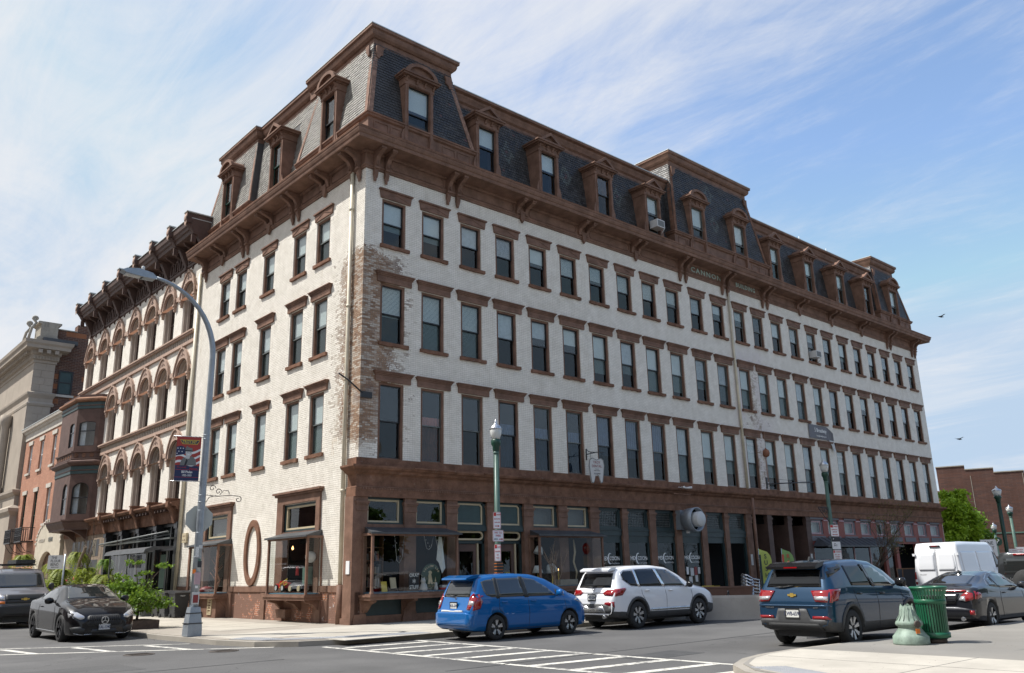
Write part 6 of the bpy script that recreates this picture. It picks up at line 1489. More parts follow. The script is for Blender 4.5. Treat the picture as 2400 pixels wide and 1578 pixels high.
    def mirror(s, x, z, m, w=.24, ext=.12, h=.15):
        for sg in (-1, 1):
            hy = abs(s.hit('R', x, z - .06)[0].y) if s.hit('R', x, z - .06)[0] else .8
            b = MB(); y = hy + .03
            b.lathe([(.02, -w / 2), (.075, -w / 2 + .03), (.085, 0), (.07, w / 2 - .04), (.02, w / 2)], (0, 0, 0), 12, axis='y')
            for i, v in enumerate(b.v): b.v[i] = (v[0] * .75 + x, sg * (y + ext) + v[1] * sg, v[2] * 1.0 * h / .15 + z)
            b.beam((x + .02, sg * (hy - .03), z - .05), (x + .01, sg * (y + ext * .7), z - .03), .05, .03); b.build('mirror', m, s.root)
    def handle(s, x, z, m, l=.17):
        for sg in (-1, 1):
            y = abs(s.hit('R', x, z)[0].y)
            b = MB(); b.tube([(x - l / 2, sg * (y - .01), z), (x - l / 3, sg * (y + .03), z + .004), (x + l / 3, sg * (y + .03), z + .004), (x + l / 2, sg * (y - .01), z)], .016, 6); b.build('door_handle', m, s.root)
    def wiper(s, y0, z0, y1, z1):
        a = s.hit('B', y0, z0)[0]; c = s.hit('B', y1, z1)[0]
        if a and c: b = MB(); b.tube([a + Vector((-.03, 0, 0)), c + Vector((-.035, 0, 0))], [.02, .008], 6); b.build('wiper', 'black_plastic', s.root)
KX = RZ
def sym(p): return [(-y, z) for y, z in p[::-1]]
# --- small bright blue hatchback
S = dict(x=(-2.02, 2.0), top=[(-2.02, .66), (-1.99, .72), (-1.96, .80), (-1.90, .98), (-1.80, 1.22), (-1.70, 1.43), (-1.62, 1.475), (-1.2, 1.515), (-.5, 1.53), (.1, 1.50), (.6, 1.38), (1.0, 1.20), (1.32, 1.03), (1.6, .955), (1.85, .82), (1.97, .66), (2.0, .56)],
    belt=[(-2.02, .62), (-1.95, .78), (-1.85, .98), (-1.6, 1.02), (-.6, .97), (.6, .93), (1.2, .90), (1.6, .84), (1.9, .66), (2.0, .52)],
    bot=[(-2.02, .30), (-1.9, .24), (-1.5, .2), (1.5, .2), (1.8, .2), (2.0, .24)], w=[(-2.02, .70), (-1.97, .78), (-1.85, .825), (-1.4, .84), (1.3, .84), (1.7, .80), (1.9, .70), (2.0, .56)],
    tw=[(-2.02, .60), (-1.9, .64), (-1.7, .58), (-1.2, .60), (.2, .60), (.7, .62), (1.2, .68), (1.6, .64), (1.9, .52), (2.0, .42)], wheels=[(-1.22, .292), (1.23, .292)])
c = Car('hatchback', 'small bright blue five door hatchback parked at the kerb ahead of the crosswalk', 'car', (.93, -6.98, KX), R(-3.5), S, 'paint_blue', scale=1.04)
c.wheels('five', 'alloy')
c.panel('side_window', [(-1.58, 1.13), (-1.52, 1.03), (-1.38, .985), (-1.20, .97), (-1.20, 1.40), (-1.45, 1.38), (-1.60, 1.34)], 'R', 'car_window', both=True)
c.panel('side_window', [(-1.13, .975), (-.28, .975), (-.36, 1.42), (-1.13, 1.41)], 'R', 'car_window', both=True); c.panel('side_window', [(-.18, .965), (.80, .96), (.52, 1.17), (.12, 1.37), (-.26, 1.42)], 'R', 'car_window', both=True); c.panel('side_window', [(.88, .96), (1.12, .95), (.85, 1.10)], 'R', 'car_window', both=True)
c.panel('window_trim', [(-1.22, .95), (-1.12, .95), (-1.12, 1.43), (-1.22, 1.42)], 'R', 'black_plastic', .008, both=True); c.panel('window_trim', [(-.30, .95), (-.16, .95), (-.25, 1.44), (-.38, 1.44)], 'R', 'black_plastic', .008, both=True); c.panel('window_trim', [(.79, .95), (.88, .95), (.87, 1.09), (.80, 1.12)], 'R', 'black_plastic', .008, both=True)
c.panel('rear_window', [(-.58, 1.0), (.58, 1.0), (.52, 1.36), (-.52, 1.36)], 'B', 'car_window'); c.panel('windscreen', [(.55, -.52), (1.18, -.58), (1.2, 0), (1.18, .58), (.55, .52)], 'T', 'car_window')
for sg in (1, -1):
    c.panel('tail_light', [(sg * y, z) for y, z in [(.60, .72), (.80, .70), (.80, 1.02), (.68, 1.08), (.60, 1.0)]], 'B', 'lamp_red', .015); c.panel('tail_light', [(-1.93, .70), (-1.74, .74), (-1.66, .90), (-1.72, 1.06), (-1.86, 1.10)], 'R' if sg > 0 else 'L', 'lamp_red', .012)
    c.panel('reverse_light', [(sg * y, z) for y, z in [(.62, .82), (.78, .81), (.78, .90), (.64, .92)]], 'B', 'lamp_clear', .022)
c.panel('bumper', [(-.76, .34), (.76, .34), (.78, .60), (.60, .66), (-.60, .66), (-.78, .60)], 'B', 'paint_blue', .05); c.panel('bumper_lip', [(-.48, .655), (.48, .655), (.46, .69), (-.46, .69)], 'B', 'pale_grey', .035)
c.panel('headlight', [(1.42, .84), (1.72, .74), (1.86, .68), (1.80, .80), (1.62, .90)], 'R', 'lamp_clear', .008, both=True)
c.plate(0, .80, 'HGK-6749', w=.30); c.badge('H', .12, 'B', 0, .97); c.wiper(.05, 1.02, .42, 1.04)
c.seam([(-1.14, .95), (-1.14, .70), (-1.0, .60), (-.86, .40), (-.85, .24)], 'R'); c.seam([(-.20, .95), (-.16, .6), (-.18, .24)], 'R'); c.seam([(1.05, .93), (1.12, .6), (1.0, .3), (.85, .24)], 'R'); c.seam([(-.85, .25), (.86, .25)], 'R', .012)
c.handle(-.98, .86, 'paint_blue'); c.handle(-.02, .86, 'paint_blue'); c.mirror(.80, 1.03, 'paint_blue')
b = MB(); b.prism([(-1.98, 1.40), (-1.62, 1.44), (-1.55, 1.50), (-1.75, 1.50), (-1.97, 1.44)], 'y', -.56, .56); b.build('spoiler', 'paint_blue', c.root)
b = MB(); b.tube([(-1.45, .0, 1.49), (-1.62, 0, 1.66)], .008, 5); b.build('aerial', 'black_plastic', c.root)
# --- white mid-size crossover
S = dict(x=(-2.38, 2.38), top=[(-2.38, .78), (-2.34, .92), (-2.26, 1.06), (-2.15, 1.28), (-2.02, 1.55), (-1.9, 1.62), (-1.3, 1.68), (-.4, 1.69), (.2, 1.63), (.7, 1.44), (1.12, 1.16), (1.4, 1.09), (1.9, 1.01), (2.2, .88), (2.34, .72), (2.38, .6)],
    belt=[(-2.38, .74), (-2.3, .95), (-2.1, 1.10), (-1.5, 1.12), (0, 1.06), (1.1, 1.03), (1.8, .95), (2.2, .8), (2.38, .55)], bot=[(-2.38, .40), (-2.2, .32), (-1.7, .26), (1.8, .26), (2.1, .28), (2.38, .34)],
    w=[(-2.38, .78), (-2.32, .85), (-2.15, .92), (-1.6, .945), (1.5, .945), (2.0, .90), (2.25, .78), (2.38, .60)], tw=[(-2.38, .7), (-2.2, .72), (-1.95, .63), (-1.3, .66), (.2, .66), (.8, .70), (1.3, .78), (1.9, .74), (2.2, .62), (2.38, .5)], wheels=[(-1.40, .365), (1.38, .365)])
c = Car('crossover', 'white five door crossover with dark lower cladding parked between blue hatchback and concrete barrier', 'car', (6.25, -7.32, KX), R(-2.5), S, 'paint_white', 'grey_plastic', .50, scale=1.02)
c.wheels('seven', 'alloy')
c.panel('side_window', [(-1.86, 1.30), (-1.62, 1.14), (-1.36, 1.12), (-1.36, 1.54), (-1.72, 1.53), (-1.86, 1.44)], 'R', 'car_window_tint', both=True); c.panel('side_window', [(-1.26, 1.12), (-.28, 1.10), (-.46, 1.57), (-1.28, 1.57)], 'R', 'car_window_tint', both=True)
c.panel('side_window', [(-.14, 1.10), (.80, 1.08), (.62, 1.30), (.15, 1.54), (-.34, 1.57)], 'R', 'car_window', both=True); c.panel('pillar_trim', [(-1.36, 1.10), (-1.26, 1.10), (-1.28, 1.58), (-1.36, 1.57)], 'R', 'chrome', .01, both=True); c.panel('pillar_trim', [(-.28, 1.09), (-.14, 1.09), (-.34, 1.58), (-.46, 1.58)], 'R', 'chrome', .01, both=True)
c.seam([(-1.9, 1.32), (-1.63, 1.12), (-.3, 1.085), (.86, 1.06)], 'R', .018, 'chrome', name='trim_strip'); c.seam([(-1.9, 1.34), (-1.88, 1.48), (-1.7, 1.56), (-.4, 1.595), (.2, 1.55), (.66, 1.31)], 'R', .018, 'chrome', name='trim_strip')
c.panel('rear_window', [(-.66, 1.10), (.66, 1.10), (.60, 1.48), (-.60, 1.48)], 'B', 'car_window_tint'); c.panel('windscreen', [(.65, -.6), (1.1, -.66), (1.12, 0), (1.1, .66), (.65, .6)], 'T', 'car_window_tint')
for sg in (1, -1):
    c.panel('tail_light', [(sg * y, z) for y, z in [(.42, .96), (.50, .90), (.88, .88), (.89, 1.04), (.56, 1.04)]], 'B', 'lamp_red', .018); c.panel('tail_light', [(-2.28, .88), (-2.05, .90), (-1.86, 1.06), (-1.90, 1.09), (-2.22, 1.06)], 'R' if sg > 0 else 'L', 'lamp_red', .014)
    c.panel('fog_light', [(sg * y, z) for y, z in [(.50, .66), (.84, .60), (.84, .74), (.56, .72)]], 'B', 'lamp_red', .02)
c.panel('bumper', [(-.80, .44), (.80, .44), (.84, .60), (.46, .68), (-.46, .68), (-.84, .60)], 'B', 'grey_plastic', .02); c.panel('skid_plate', [(-.56, .46), (.56, .46), (.46, .62), (.2, .62), (.16, .57), (-.16, .57), (-.2, .62), (-.46, .62)], 'B', 'steel', .035)
c.panel('chrome_strip', [(-.44, .955), (.44, .955), (.44, .975), (-.44, .975)], 'B', 'chrome', .015); c.plate(0, .85, 'HKF-5206', w=.30); c.badge('H', .13, 'B', 0, 1.03, sx=1.2); c.wiper(-.05, 1.11, .42, 1.13)
c.seam([(-1.24, 1.10), (-1.2, .9), (-1.02, .66), (-.95, .5)], 'R'); c.seam([(-.20, 1.08), (-.14, .8), (-.16, .32)], 'R'); c.seam([(1.0, 1.05), (1.06, .8), (.96, .40)], 'R')
for x, sg in ((-.16, 1),): c.panel('sill_trim', [(-.92, .46), (.9, .46), (.98, .52), (-.86, .52)], 'R', 'steel', .012, both=True)
for wx, wr in S['wheels']:
    o = [(wx + (wr + .125) * math.cos(R(180 - 180 * k / 14)), wr + (wr + .125) * math.sin(R(180 - 180 * k / 14))) for k in range(15)]; i = [(wx + (wr + .055) * math.cos(R(180 * k / 14)), wr + (wr + .055) * math.sin(R(180 * k / 14))) for k in range(15)]
    c.panel('arch_trim', o + i, 'R', 'grey_plastic', .015, both=True, step=.12)
c.handle(-1.0, 1.0, 'paint_white', .2); c.handle(.06, .98, 'paint_white', .2); c.mirror(.82, 1.12, 'black_gloss'); c.panel('headlight', [(1.95, .92), (2.22, .84), (2.26, .90), (2.05, .98)], 'R', 'lamp_clear', .008, both=True)
b = MB(); b.prism([(-2.24, 1.53), (-1.95, 1.58), (-1.9, 1.64), (-2.1, 1.63), (-2.25, 1.57)], 'y', -.6, .6); b.build('spoiler', 'paint_white', c.root)
b = MB(); b.tube([(-2.40, -.46, .34), (-2.15, -.46, .36)], .05, 8); b.build('exhaust', 'steel', c.root); b = MB(); b.tube([(-1.3, 0, 1.68), (-1.5, 0, 1.86)], .008, 5); b.build('aerial', 'black_plastic', c.root)
# --- deep blue small crossover in the foreground
S = dict(x=(-2.2, 2.2), top=[(-2.2, .80), (-2.16, .98), (-2.10, 1.10), (-2.0, 1.28), (-1.88, 1.50), (-1.76, 1.585), (-1.2, 1.64), (-.4, 1.655), (.2, 1.61), (.65, 1.46), (1.05, 1.19), (1.3, 1.10), (1.8, 1.02), (2.08, .9), (2.18, .72), (2.2, .6)],
    belt=[(-2.2, .76), (-2.12, 1.0), (-1.95, 1.12), (-1.4, 1.14), (0, 1.08), (1.0, 1.04), (1.7, .96), (2.1, .78), (2.2, .55)], bot=[(-2.2, .42), (-2.05, .32), (-1.6, .26), (1.7, .26), (2.0, .28), (2.2, .32)],
    w=[(-2.2, .80), (-2.14, .86), (-1.98, .895), (-1.5, .905), (1.4, .905), (1.85, .87), (2.08, .76), (2.2, .58)], tw=[(-2.2, .72), (-2.02, .70), (-1.8, .62), (-1.2, .62), (.2, .62), (.7, .66), (1.2, .76), (1.8, .72), (2.05, .6), (2.2, .48)], wheels=[(-1.32, .352), (1.32, .352)])
c = Car('crossover', 'dark metallic blue crossover parked nearest the camera behind the slatted bin', 'car', (4.05, -15.12, KX), R(-1.0), S, 'paint_deepblue', 'grey_plastic', .52, scale=1.01, zs=1.10)
c.wheels('seven', 'alloy')
c.panel('side_window', [(-1.20, 1.14), (-.30, 1.12), (-.42, 1.52), (-1.18, 1.52)], 'R', 'car_window_tint', both=True); c.panel('side_window', [(-.18, 1.11), (.74, 1.09), (.58, 1.26), (.12, 1.50), (-.32, 1.53)], 'R', 'car_window', both=True)
c.panel('pillar_trim', [(-.30, 1.10), (-.18, 1.10), (-.32, 1.54), (-.43, 1.54)], 'R', 'black_gloss', .009, both=True); c.panel('roof_pillar', [(-1.92, 1.30), (-1.26, 1.46), (-1.24, 1.55), (-1.7, 1.56), (-1.86, 1.5)], 'R', 'black_gloss', .004, both=True)
c.panel('rear_window', [(-.66, 1.13), (.66, 1.13), (.58, 1.45), (-.58, 1.45)], 'B', 'car_window_tint'); c.panel('windscreen', [(.6, -.56), (1.02, -.62), (1.04, 0), (1.02, .62), (.6, .56)], 'T', 'car_window')
for sg in (1, -1):
    c.panel('tail_light', [(sg * y, z) for y, z in [(.44, 1.06), (.56, .86), (.87, .84), (.875, 1.07)]], 'B', 'lamp_red', .02); c.panel('tail_light', [(-2.12, .86), (-1.88, .88), (-1.70, 1.09), (-2.05, 1.08)], 'R' if sg > 0 else 'L', 'lamp_red', .014)
    c.panel('reverse_light', [(sg * y, z) for y, z in [(.56, .89), (.82, .88), (.82, .95), (.52, .96)]], 'B', 'lamp_clear', .026); c.panel('reflector', [(sg * y, z) for y, z in [(.46, .545), (.84, .54), (.80, .60), (.48, .60)]], 'B', 'lamp_red', .03)
c.panel('bumper', [(-.82, .40), (.82, .40), (.84, .54), (.42, .54), (.34, .73), (-.34, .73), (-.42, .54), (-.84, .54)], 'B', 'grey_plastic', .025); c.panel('skid_plate', [(-.66, .36), (.66, .36), (.60, .46), (.3, .46), (-.3, .46), (-.60, .46)], 'B', 'black_plastic', .04)
c.seam([(-.60, .485), (.60, .485)], 'B', .03, 'mid_grey', False, 'bumper_ridge'); c.panel('tailgate_crease', [(-.86, .77), (.86, .77), (.84, .80), (-.84, .80)], 'B', 'paint_deepblue', .02)
c.plate(0, .64, 'KWB-6593', w=.32, h=.165); 
g = c.hit('B', 0, .98)[0]; b = MB(); b.box(g.x - .03, g.x - .01, -.10, .10, .965, 1.0); b.box(g.x - .032, g.x - .012, -.04, .04, .945, 1.02); b.build('badge', 'gold', c.root)
c.badge('TRAILBLAZER', .035, 'B', .55, .75); c.badge('ACTIV', .04, 'B', -.55, .75); c.wiper(.22, 1.13, -.02, 1.16); c.wiper(.22, 1.13, .46, 1.13)
c.seam([(-1.18, 1.12), (-1.14, .95), (-.98, .70), (-.92, .5)], 'R'); c.seam([(-.22, 1.10), (-.15, .8), (-.17, .32)], 'R'); c.seam([(.96, 1.06), (1.02, .8), (.92, .38)], 'R'); c.seam([(-2.05, .98), (-1.2, .98), (.9, .93), (1.8, .86)], 'R', .01, 'paint_deepblue', name='shoulder_line')
for wx, wr in S['wheels']:
    o = [(wx + (wr + .13) * math.cos(R(180 - 180 * k / 14)), wr + (wr + .13) * math.sin(R(180 - 180 * k / 14))) for k in range(15)]; i = [(wx + (wr + .055) * math.cos(R(180 * k / 14)), wr + (wr + .055) * math.sin(R(180 * k / 14))) for k in range(15)]
    c.panel('arch_trim', o + i, 'R', 'grey_plastic', .018, both=True, step=.12)
c.handle(-.96, .98, 'black_gloss', .2); c.handle(.06, .96, 'black_gloss', .2); c.mirror(.80, 1.16, 'black_gloss', .26, .13, .17)
b = MB(); b.prism([(-2.10, 1.47), (-1.82, 1.53), (-1.72, 1.61), (-1.95, 1.59), (-2.12, 1.52)], 'y', -.60, .60); sp_ = b.build('spoiler', 'black_gloss', c.root); MB().box(-2.125, -2.10, -.16, .16, 1.49, 1.515).build('brake_light', 'lamp_red', sp_)
b = MB(); b.prism([(-1.35, 1.63), (-1.1, 1.64), (-1.3, 1.71)], 'y', -.02, .02); b.build('aerial', 'black_gloss', c.root)
# --- dark grey coupe
S = dict(x=(-2.25, 2.25), top=[(-2.25, .70), (-2.20, .90), (-2.12, 1.0), (-1.9, 1.03), (-1.5, 1.14), (-1.0, 1.29), (-.4, 1.37), (0, 1.375), (.4, 1.31), (.9, 1.10), (1.15, .98), (1.6, .88), (2.05, .74), (2.2, .6), (2.25, .5)],
    belt=[(-2.25, .66), (-2.18, .88), (-2.0, .98), (-1.6, 1.0), (-.6, .94), (.6, .90), (1.2, .86), (1.7, .78), (2.1, .62), (2.25, .45)], bot=[(-2.25, .34), (-2.1, .24), (-1.6, .17), (1.7, .17), (2.1, .18), (2.25, .22)],
    w=[(-2.25, .74), (-2.18, .83), (-2.0, .88), (-1.5, .90), (1.3, .90), (1.8, .85), (2.1, .70), (2.25, .5)], tw=[(-2.25, .68), (-2.0, .76), (-1.6, .62), (-1.0, .54), (-.2, .56), (.4, .58), (1.0, .68), (1.6, .72), (2.05, .58), (2.25, .4)], wheels=[(-1.35, .325), (1.35, .325)])
c = Car('coupe', 'dark graphite two door coupe with red light bar parked behind the slatted bin', 'car', (10.3, -15.70, KX), R(-1.0), S, 'paint_graphite')
c.wheels('five', 'alloy')
c.panel('side_window', [(-1.12, 1.02), (-.62, .97), (-.72, 1.20), (-.95, 1.15)], 'R', 'car_window', both=True); c.panel('side_window', [(-.56, .965), (.66, .94), (.42, 1.12), (.05, 1.27), (-.40, 1.30), (-.66, 1.22)], 'R', 'car_window', both=True)
c.panel('windscreen', [(.42, -.52), (1.0, -.6), (1.04, 0), (1.0, .6), (.42, .52)], 'T', 'car_window'); c.panel('rear_window', [(-1.72, -.52), (-1.0, -.46), (-.95, 0), (-1.0, .46), (-1.72, .52), (-1.78, 0)], 'T', 'car_window')
c.seam([(-1.22, 1.03), (-1.0, 1.17), (-.6, 1.30), (-.1, 1.345), (.3, 1.29), (.8, 1.04)], 'R', .018, 'chrome', name='trim_strip')
for sg in (1, -1): c.panel('tail_light', [(sg * y, z) for y, z in [(.5, .80), (.62, .68), (.86, .74), (.86, .86), (.62, .90)]], 'B', 'lamp_red', .018); c.panel('tail_light', [(-2.16, .74), (-1.92, .76), (-1.86, .86), (-2.12, .92)], 'R' if sg > 0 else 'L', 'lamp_red', .012); c.panel('reverse_light', [(sg * y, z) for y, z in [(.46, .72), (.62, .69), (.62, .80), (.52, .80)]], 'B', 'lamp_clear', .024); c.panel('reflector', [(sg * y, z) for y, z in [(.70, .38), (.78, .38), (.78, .48), (.70, .48)]], 'B', 'lamp_red', .04)
c.panel('light_bar', [(-.66, .90), (.66, .90), (.62, .94), (-.62, .94)], 'B', 'lamp_red', .03); c.panel('bumper', [(-.76, .30), (.76, .30), (.80, .50), (.40, .56), (-.40, .56), (-.80, .50)], 'B', 'paint_graphite', .03); c.panel('grille', [(.44, .36), (.76, .38), (.78, .48), (.46, .46)], 'B', 'black_plastic', .036)
c.panel('boot_lid', [(-.36, .62), (.36, .62), (.46, .86), (-.46, .86)], 'B', 'black_gloss', .02); c.plate(0, .72, 'JLT-4127')
c.seam([(-.62, .95), (-.70, .7), (-.62, .28)], 'R'); c.seam([(.82, .92), (.92, .6), (.80, .26)], 'R'); c.handle(-.42, .84, 'paint_graphite'); c.mirror(.62, 1.0, 'paint_graphite')
b = MB(); b.tube([(-2.28, -.5, .28), (-2.0, -.5, .3)], .05, 8); b.build('exhaust', 'steel', c.root); b = MB(); b.prism([(-.95, 1.30), (-.72, 1.34), (-.9, 1.40)], 'y', -.02, .02); b.build('aerial', 'black_gloss', c.root)
# --- white van in the lane
S = dict(sig=.03, x=(0, 5.6), top=[(0, 1.2), (.02, 2.2), (.06, 2.42), (.15, 2.48), (1, 2.52), (3.3, 2.50), (3.7, 2.40), (4.1, 2.05), (4.5, 1.55), (4.8, 1.30), (5.3, 1.1), (5.5, .95), (5.6, .7)], belt=[(0, 1.1), (.05, 1.35), (3.8, 1.35), (4.6, 1.2), (5.2, 1.0), (5.6, .6)], bot=[(0, .45), (.3, .36), (5.2, .32), (5.6, .35)],
    w=[(0, .98), (.05, 1.0), (4.6, 1.02), (5.2, .96), (5.5, .8), (5.6, .6)], tw=[(0, .84), (.1, .86), (3.4, .86), (4.2, .76), (4.6, .80), (5.2, .74), (5.6, .5)], wheels=[(1.1, .35), (4.75, .35)])
c = Car('cargo_van', 'white high roof cargo van driving away in the middle lane', 'van', (21.9, -9.95, KX), R(-1.5), S, 'paint_white', zs=1.0)
c.wheels('steel', 'alloy_dark')
for sg in (1, -1): c.panel('rear_door', [(sg * y, z) for y, z in [(.03, .55), (.84, .55), (.84, 1.2), (.78, 2.05), (.03, 2.12)]], 'B', 'paint_white', .015); c.panel('door_recess', [(sg * y, z) for y, z in [(.08, 1.34), (.72, 1.34), (.76, 1.5), (.70, 1.98), (.08, 2.02)]], 'B', 'paint_white', .028); c.panel('tail_light', [(sg * y, z) for y, z in [(.88, .8), (.97, .8), (.97, 1.3), (.90, 1.3)]], 'B', 'lamp_red', .02)
c.panel('brake_light', [(-.22, 2.30), (.22, 2.30), (.20, 2.36), (-.20, 2.36)], 'B', 'black_plastic', .05); c.panel('brake_light', [(-.13, 2.31), (.13, 2.31), (.12, 2.35), (-.12, 2.35)], 'B', 'lamp_red', .062)
c.panel('side_panel', [(.25, 1.2), (1.7, 1.2), (1.7, 2.1), (.25, 2.1)], 'R', 'paint_white', .012, both=True); c.panel('side_panel', [(1.8, 1.2), (3.2, 1.2), (3.2, 2.1), (1.8, 2.1)], 'R', 'paint_white', .012, both=True)
c.panel('side_window', [(3.5, 1.42), (4.35, 1.40), (4.0, 1.95), (3.5, 2.1)], 'R', 'car_window_tint', both=True); c.panel('windscreen', [(4.0, -.7), (4.6, -.78), (4.6, .78), (4.0, .7)], 'T', 'car_window_tint'); c.panel('bumper', [(-.95, .42), (.95, .42), (.95, .62), (-.95, .62)], 'B', 'black_plastic', .08)
c.badge('TRANSIT', .07, 'B', .6, 1.18, 'black_ink'); c.mirror(4.25, 1.45, 'black_plastic', .24, .18, .26); c.seam([(0, .5), (0, 2.2)], 'B', .014, both=False)
for sg in (-1, 1):
    for z in (.9, 1.95): MB().box(-.03, .03, sg * .9 - .05, sg * .9 + .05, z, z + .10).build('hinge', 'paint_white', c.root)
# --- black off-roader at the right edge
S = dict(sig=.025, x=(0, 4.2), top=[(0, 1.2), (.02, 1.75), (.08, 1.84), (1.6, 1.86), (2.4, 1.84), (2.6, 1.6), (2.8, 1.25), (3.2, 1.18), (4.1, 1.12), (4.2, .8)], belt=[(0, 1.1), (2.7, 1.12), (4.2, .8)], bot=[(0, .5), (.2, .45), (4, .45), (4.2, .5)], w=[(0, .78), (.04, .80), (2.8, .80), (4.2, .70)], tw=[(0, .68), (2.4, .66), (3, .68), (4.2, .6)], wheels=[(.75, .40), (3.35, .40)])
c = Car('off_road_vehicle', 'boxy black off-roader with hard top cut by the right edge', 'car', (14.1, -15.75, KX), R(-1.0), S, 'paint_jeep')
c.wheels('five', 'alloy_dark'); c.panel('rear_window', [(-.56, 1.22), (.56, 1.22), (.52, 1.66), (-.52, 1.66)], 'B', 'car_window'); c.panel('side_window', [(.15, 1.22), (1.3, 1.22), (1.3, 1.68), (.15, 1.68)], 'R', 'car_window', both=True); c.panel('side_window', [(1.45, 1.22), (2.3, 1.22), (2.3, 1.66), (1.45, 1.68)], 'R', 'car_window', both=True)
c.panel('brake_light', [(-.22, 1.74), (.22, 1.74), (.22, 1.79), (-.22, 1.79)], 'B', 'lamp_red', .03); c.badge('Jeep', .12, 'B', .30, 1.08, 'steel'); c.panel('bumper', [(-.74, .5), (.74, .5), (.74, .68), (-.74, .68)], 'B', 'black_plastic', .12)
b = MB(); b.lathe([(.15, -.22), (.36, -.22), (.40, -.14), (.40, -.02), (.3, 0)], (-.02, -.1, .95), 24, axis='x'); b.build('spare_wheel', 'tyre', c.root); c.mirror(2.45, 1.25, 'black_plastic')
for sg in (1, -1): c.panel('tail_light', [(sg * y, z) for y, z in [(.62, .84), (.76, .84), (.76, 1.04), (.62, 1.04)]], 'B', 'lamp_red', .04)
# --- black coupe coming towards us in the side street (front faces -y)
S = dict(x=(-2.34, 2.34), top=[(-2.34, .70), (-2.28, .92), (-2.1, 1.0), (-1.7, 1.07), (-1.1, 1.28), (-.5, 1.39), (0, 1.405), (.35, 1.36), (.8, 1.16), (1.08, 1.02), (1.5, .95), (2.0, .82), (2.2, .70), (2.3, .58), (2.34, .5)],
    belt=[(-2.34, .66), (-2.2, .90), (-1.9, .98), (-.6, .95), (.6, .92), (1.1, .90), (1.7, .84), (2.1, .68), (2.34, .45)], bot=[(-2.34, .34), (-2.1, .24), (-1.6, .16), (1.7, .16), (2.1, .15), (2.34, .16)],
    w=[(-2.34, .74), (-2.2, .84), (-1.9, .895), (-1.3, .905), (1.4, .905), (1.9, .87), (2.15, .80), (2.28, .66), (2.34, .50)], tw=[(-2.34, .68), (-1.9, .74), (-1.2, .56), (-.2, .56), (.4, .58), (1.0, .68), (1.6, .74), (2.05, .66), (2.34, .42)], wheels=[(-1.42, .335), (1.42, .335)])
c = Car('coupe', 'glossy black two door coupe waiting at the crosswalk in the side street', 'car', (-7.06, 5.15, KX), R(-90), S, 'paint_black', scale=1.11)
c.wheels('five', 'alloy_dark', .70)
c.panel('side_window', [(-1.15, 1.04), (.66, .955), (.42, 1.14), (.0, 1.31), (-.5, 1.33), (-.9, 1.22)], 'R', 'car_window', both=True); c.panel('windscreen', [(.38, -.50), (1.0, -.64), (1.05, 0), (1.0, .64), (.38, .50), (.34, 0)], 'T', 'car_window'); c.panel('rear_window', [(-1.6, -.5), (-.8, -.46), (-.8, .46), (-1.6, .5)], 'T', 'car_window')
c.panel('grille', [(-.44, .44), (-.40, .38), (.40, .38), (.44, .44), (.42, .60), (.36, .64), (-.36, .64), (-.42, .60)], 'F', 'black_plastic', .012)
for k in range(-7, 8):
    if abs(k) > 1: h = c.hit('F', k * .055, .5)[0]; MB().box(h.x + .01, h.x + .03, k * .055 - .008, k * .055 + .008, .40, .62).build('grille_bar', 'alloy_dark', c.root)
h = c.hit('F', 0, .52)[0]; b = MB(Matrix.Translation((h.x + .03, 0, .51))); b.ring([(.095 * math.cos(t), .095 * math.sin(t)) for t in [2 * math.pi * k / 20 for k in range(20)]], [(.078 * math.cos(t), .078 * math.sin(t)) for t in [2 * math.pi * k / 20 for k in range(20)]], 'x', -.01, .01)
for a in (90, 210, 330): b.beam((0, 0, 0), (0, .085 * math.cos(R(a)), .085 * math.sin(R(a))), .012, .014, up=(1, 0, 0))
b.build('star_badge', 'alloy', c.root)
for sg in (1, -1):
    c.panel('headlight', [(sg * y, z) for y, z in [(.50, .56), (.60, .54), (.76, .62), (.80, .72), (.66, .72), (.50, .62)]], 'F', 'lamp_clear', .010); c.panel('headlight', [(2.02, .60), (2.18, .58), (2.10, .72), (1.90, .78)], 'R' if sg > 0 else 'L', 'lamp_clear', .008)
    c.panel('air_intake', [(sg * y, z) for y, z in [(.50, .22), (.74, .24), (.80, .36), (.60, .38), (.48, .32)]], 'F', 'black_plastic', .012); c.seam([(sg * .30, .19), (sg * .56, .18), (sg * .72, .22)], 'F', .02, 'steel', False, 'lip')
c.panel('air_intake', [(-.36, .20), (.36, .20), (.30, .31), (-.30, .31)], 'F', 'black_plastic', .012); c.plate(0, .35, 'KAL-1340', 'F', m='pale_grey'); c.mirror(.62, 1.0, 'paint_black'); c.handle(-.55, .84, 'paint_black')
c.seam([(-.78, .98), (-.86, .7), (-.75, .28)], 'R'); c.seam([(.78, .94), (.9, .6), (.8, .26)], 'R'); c.seam([(-1.0, .26), (1.0, .24)], 'R', .02, 'steel', name='sill_trim')
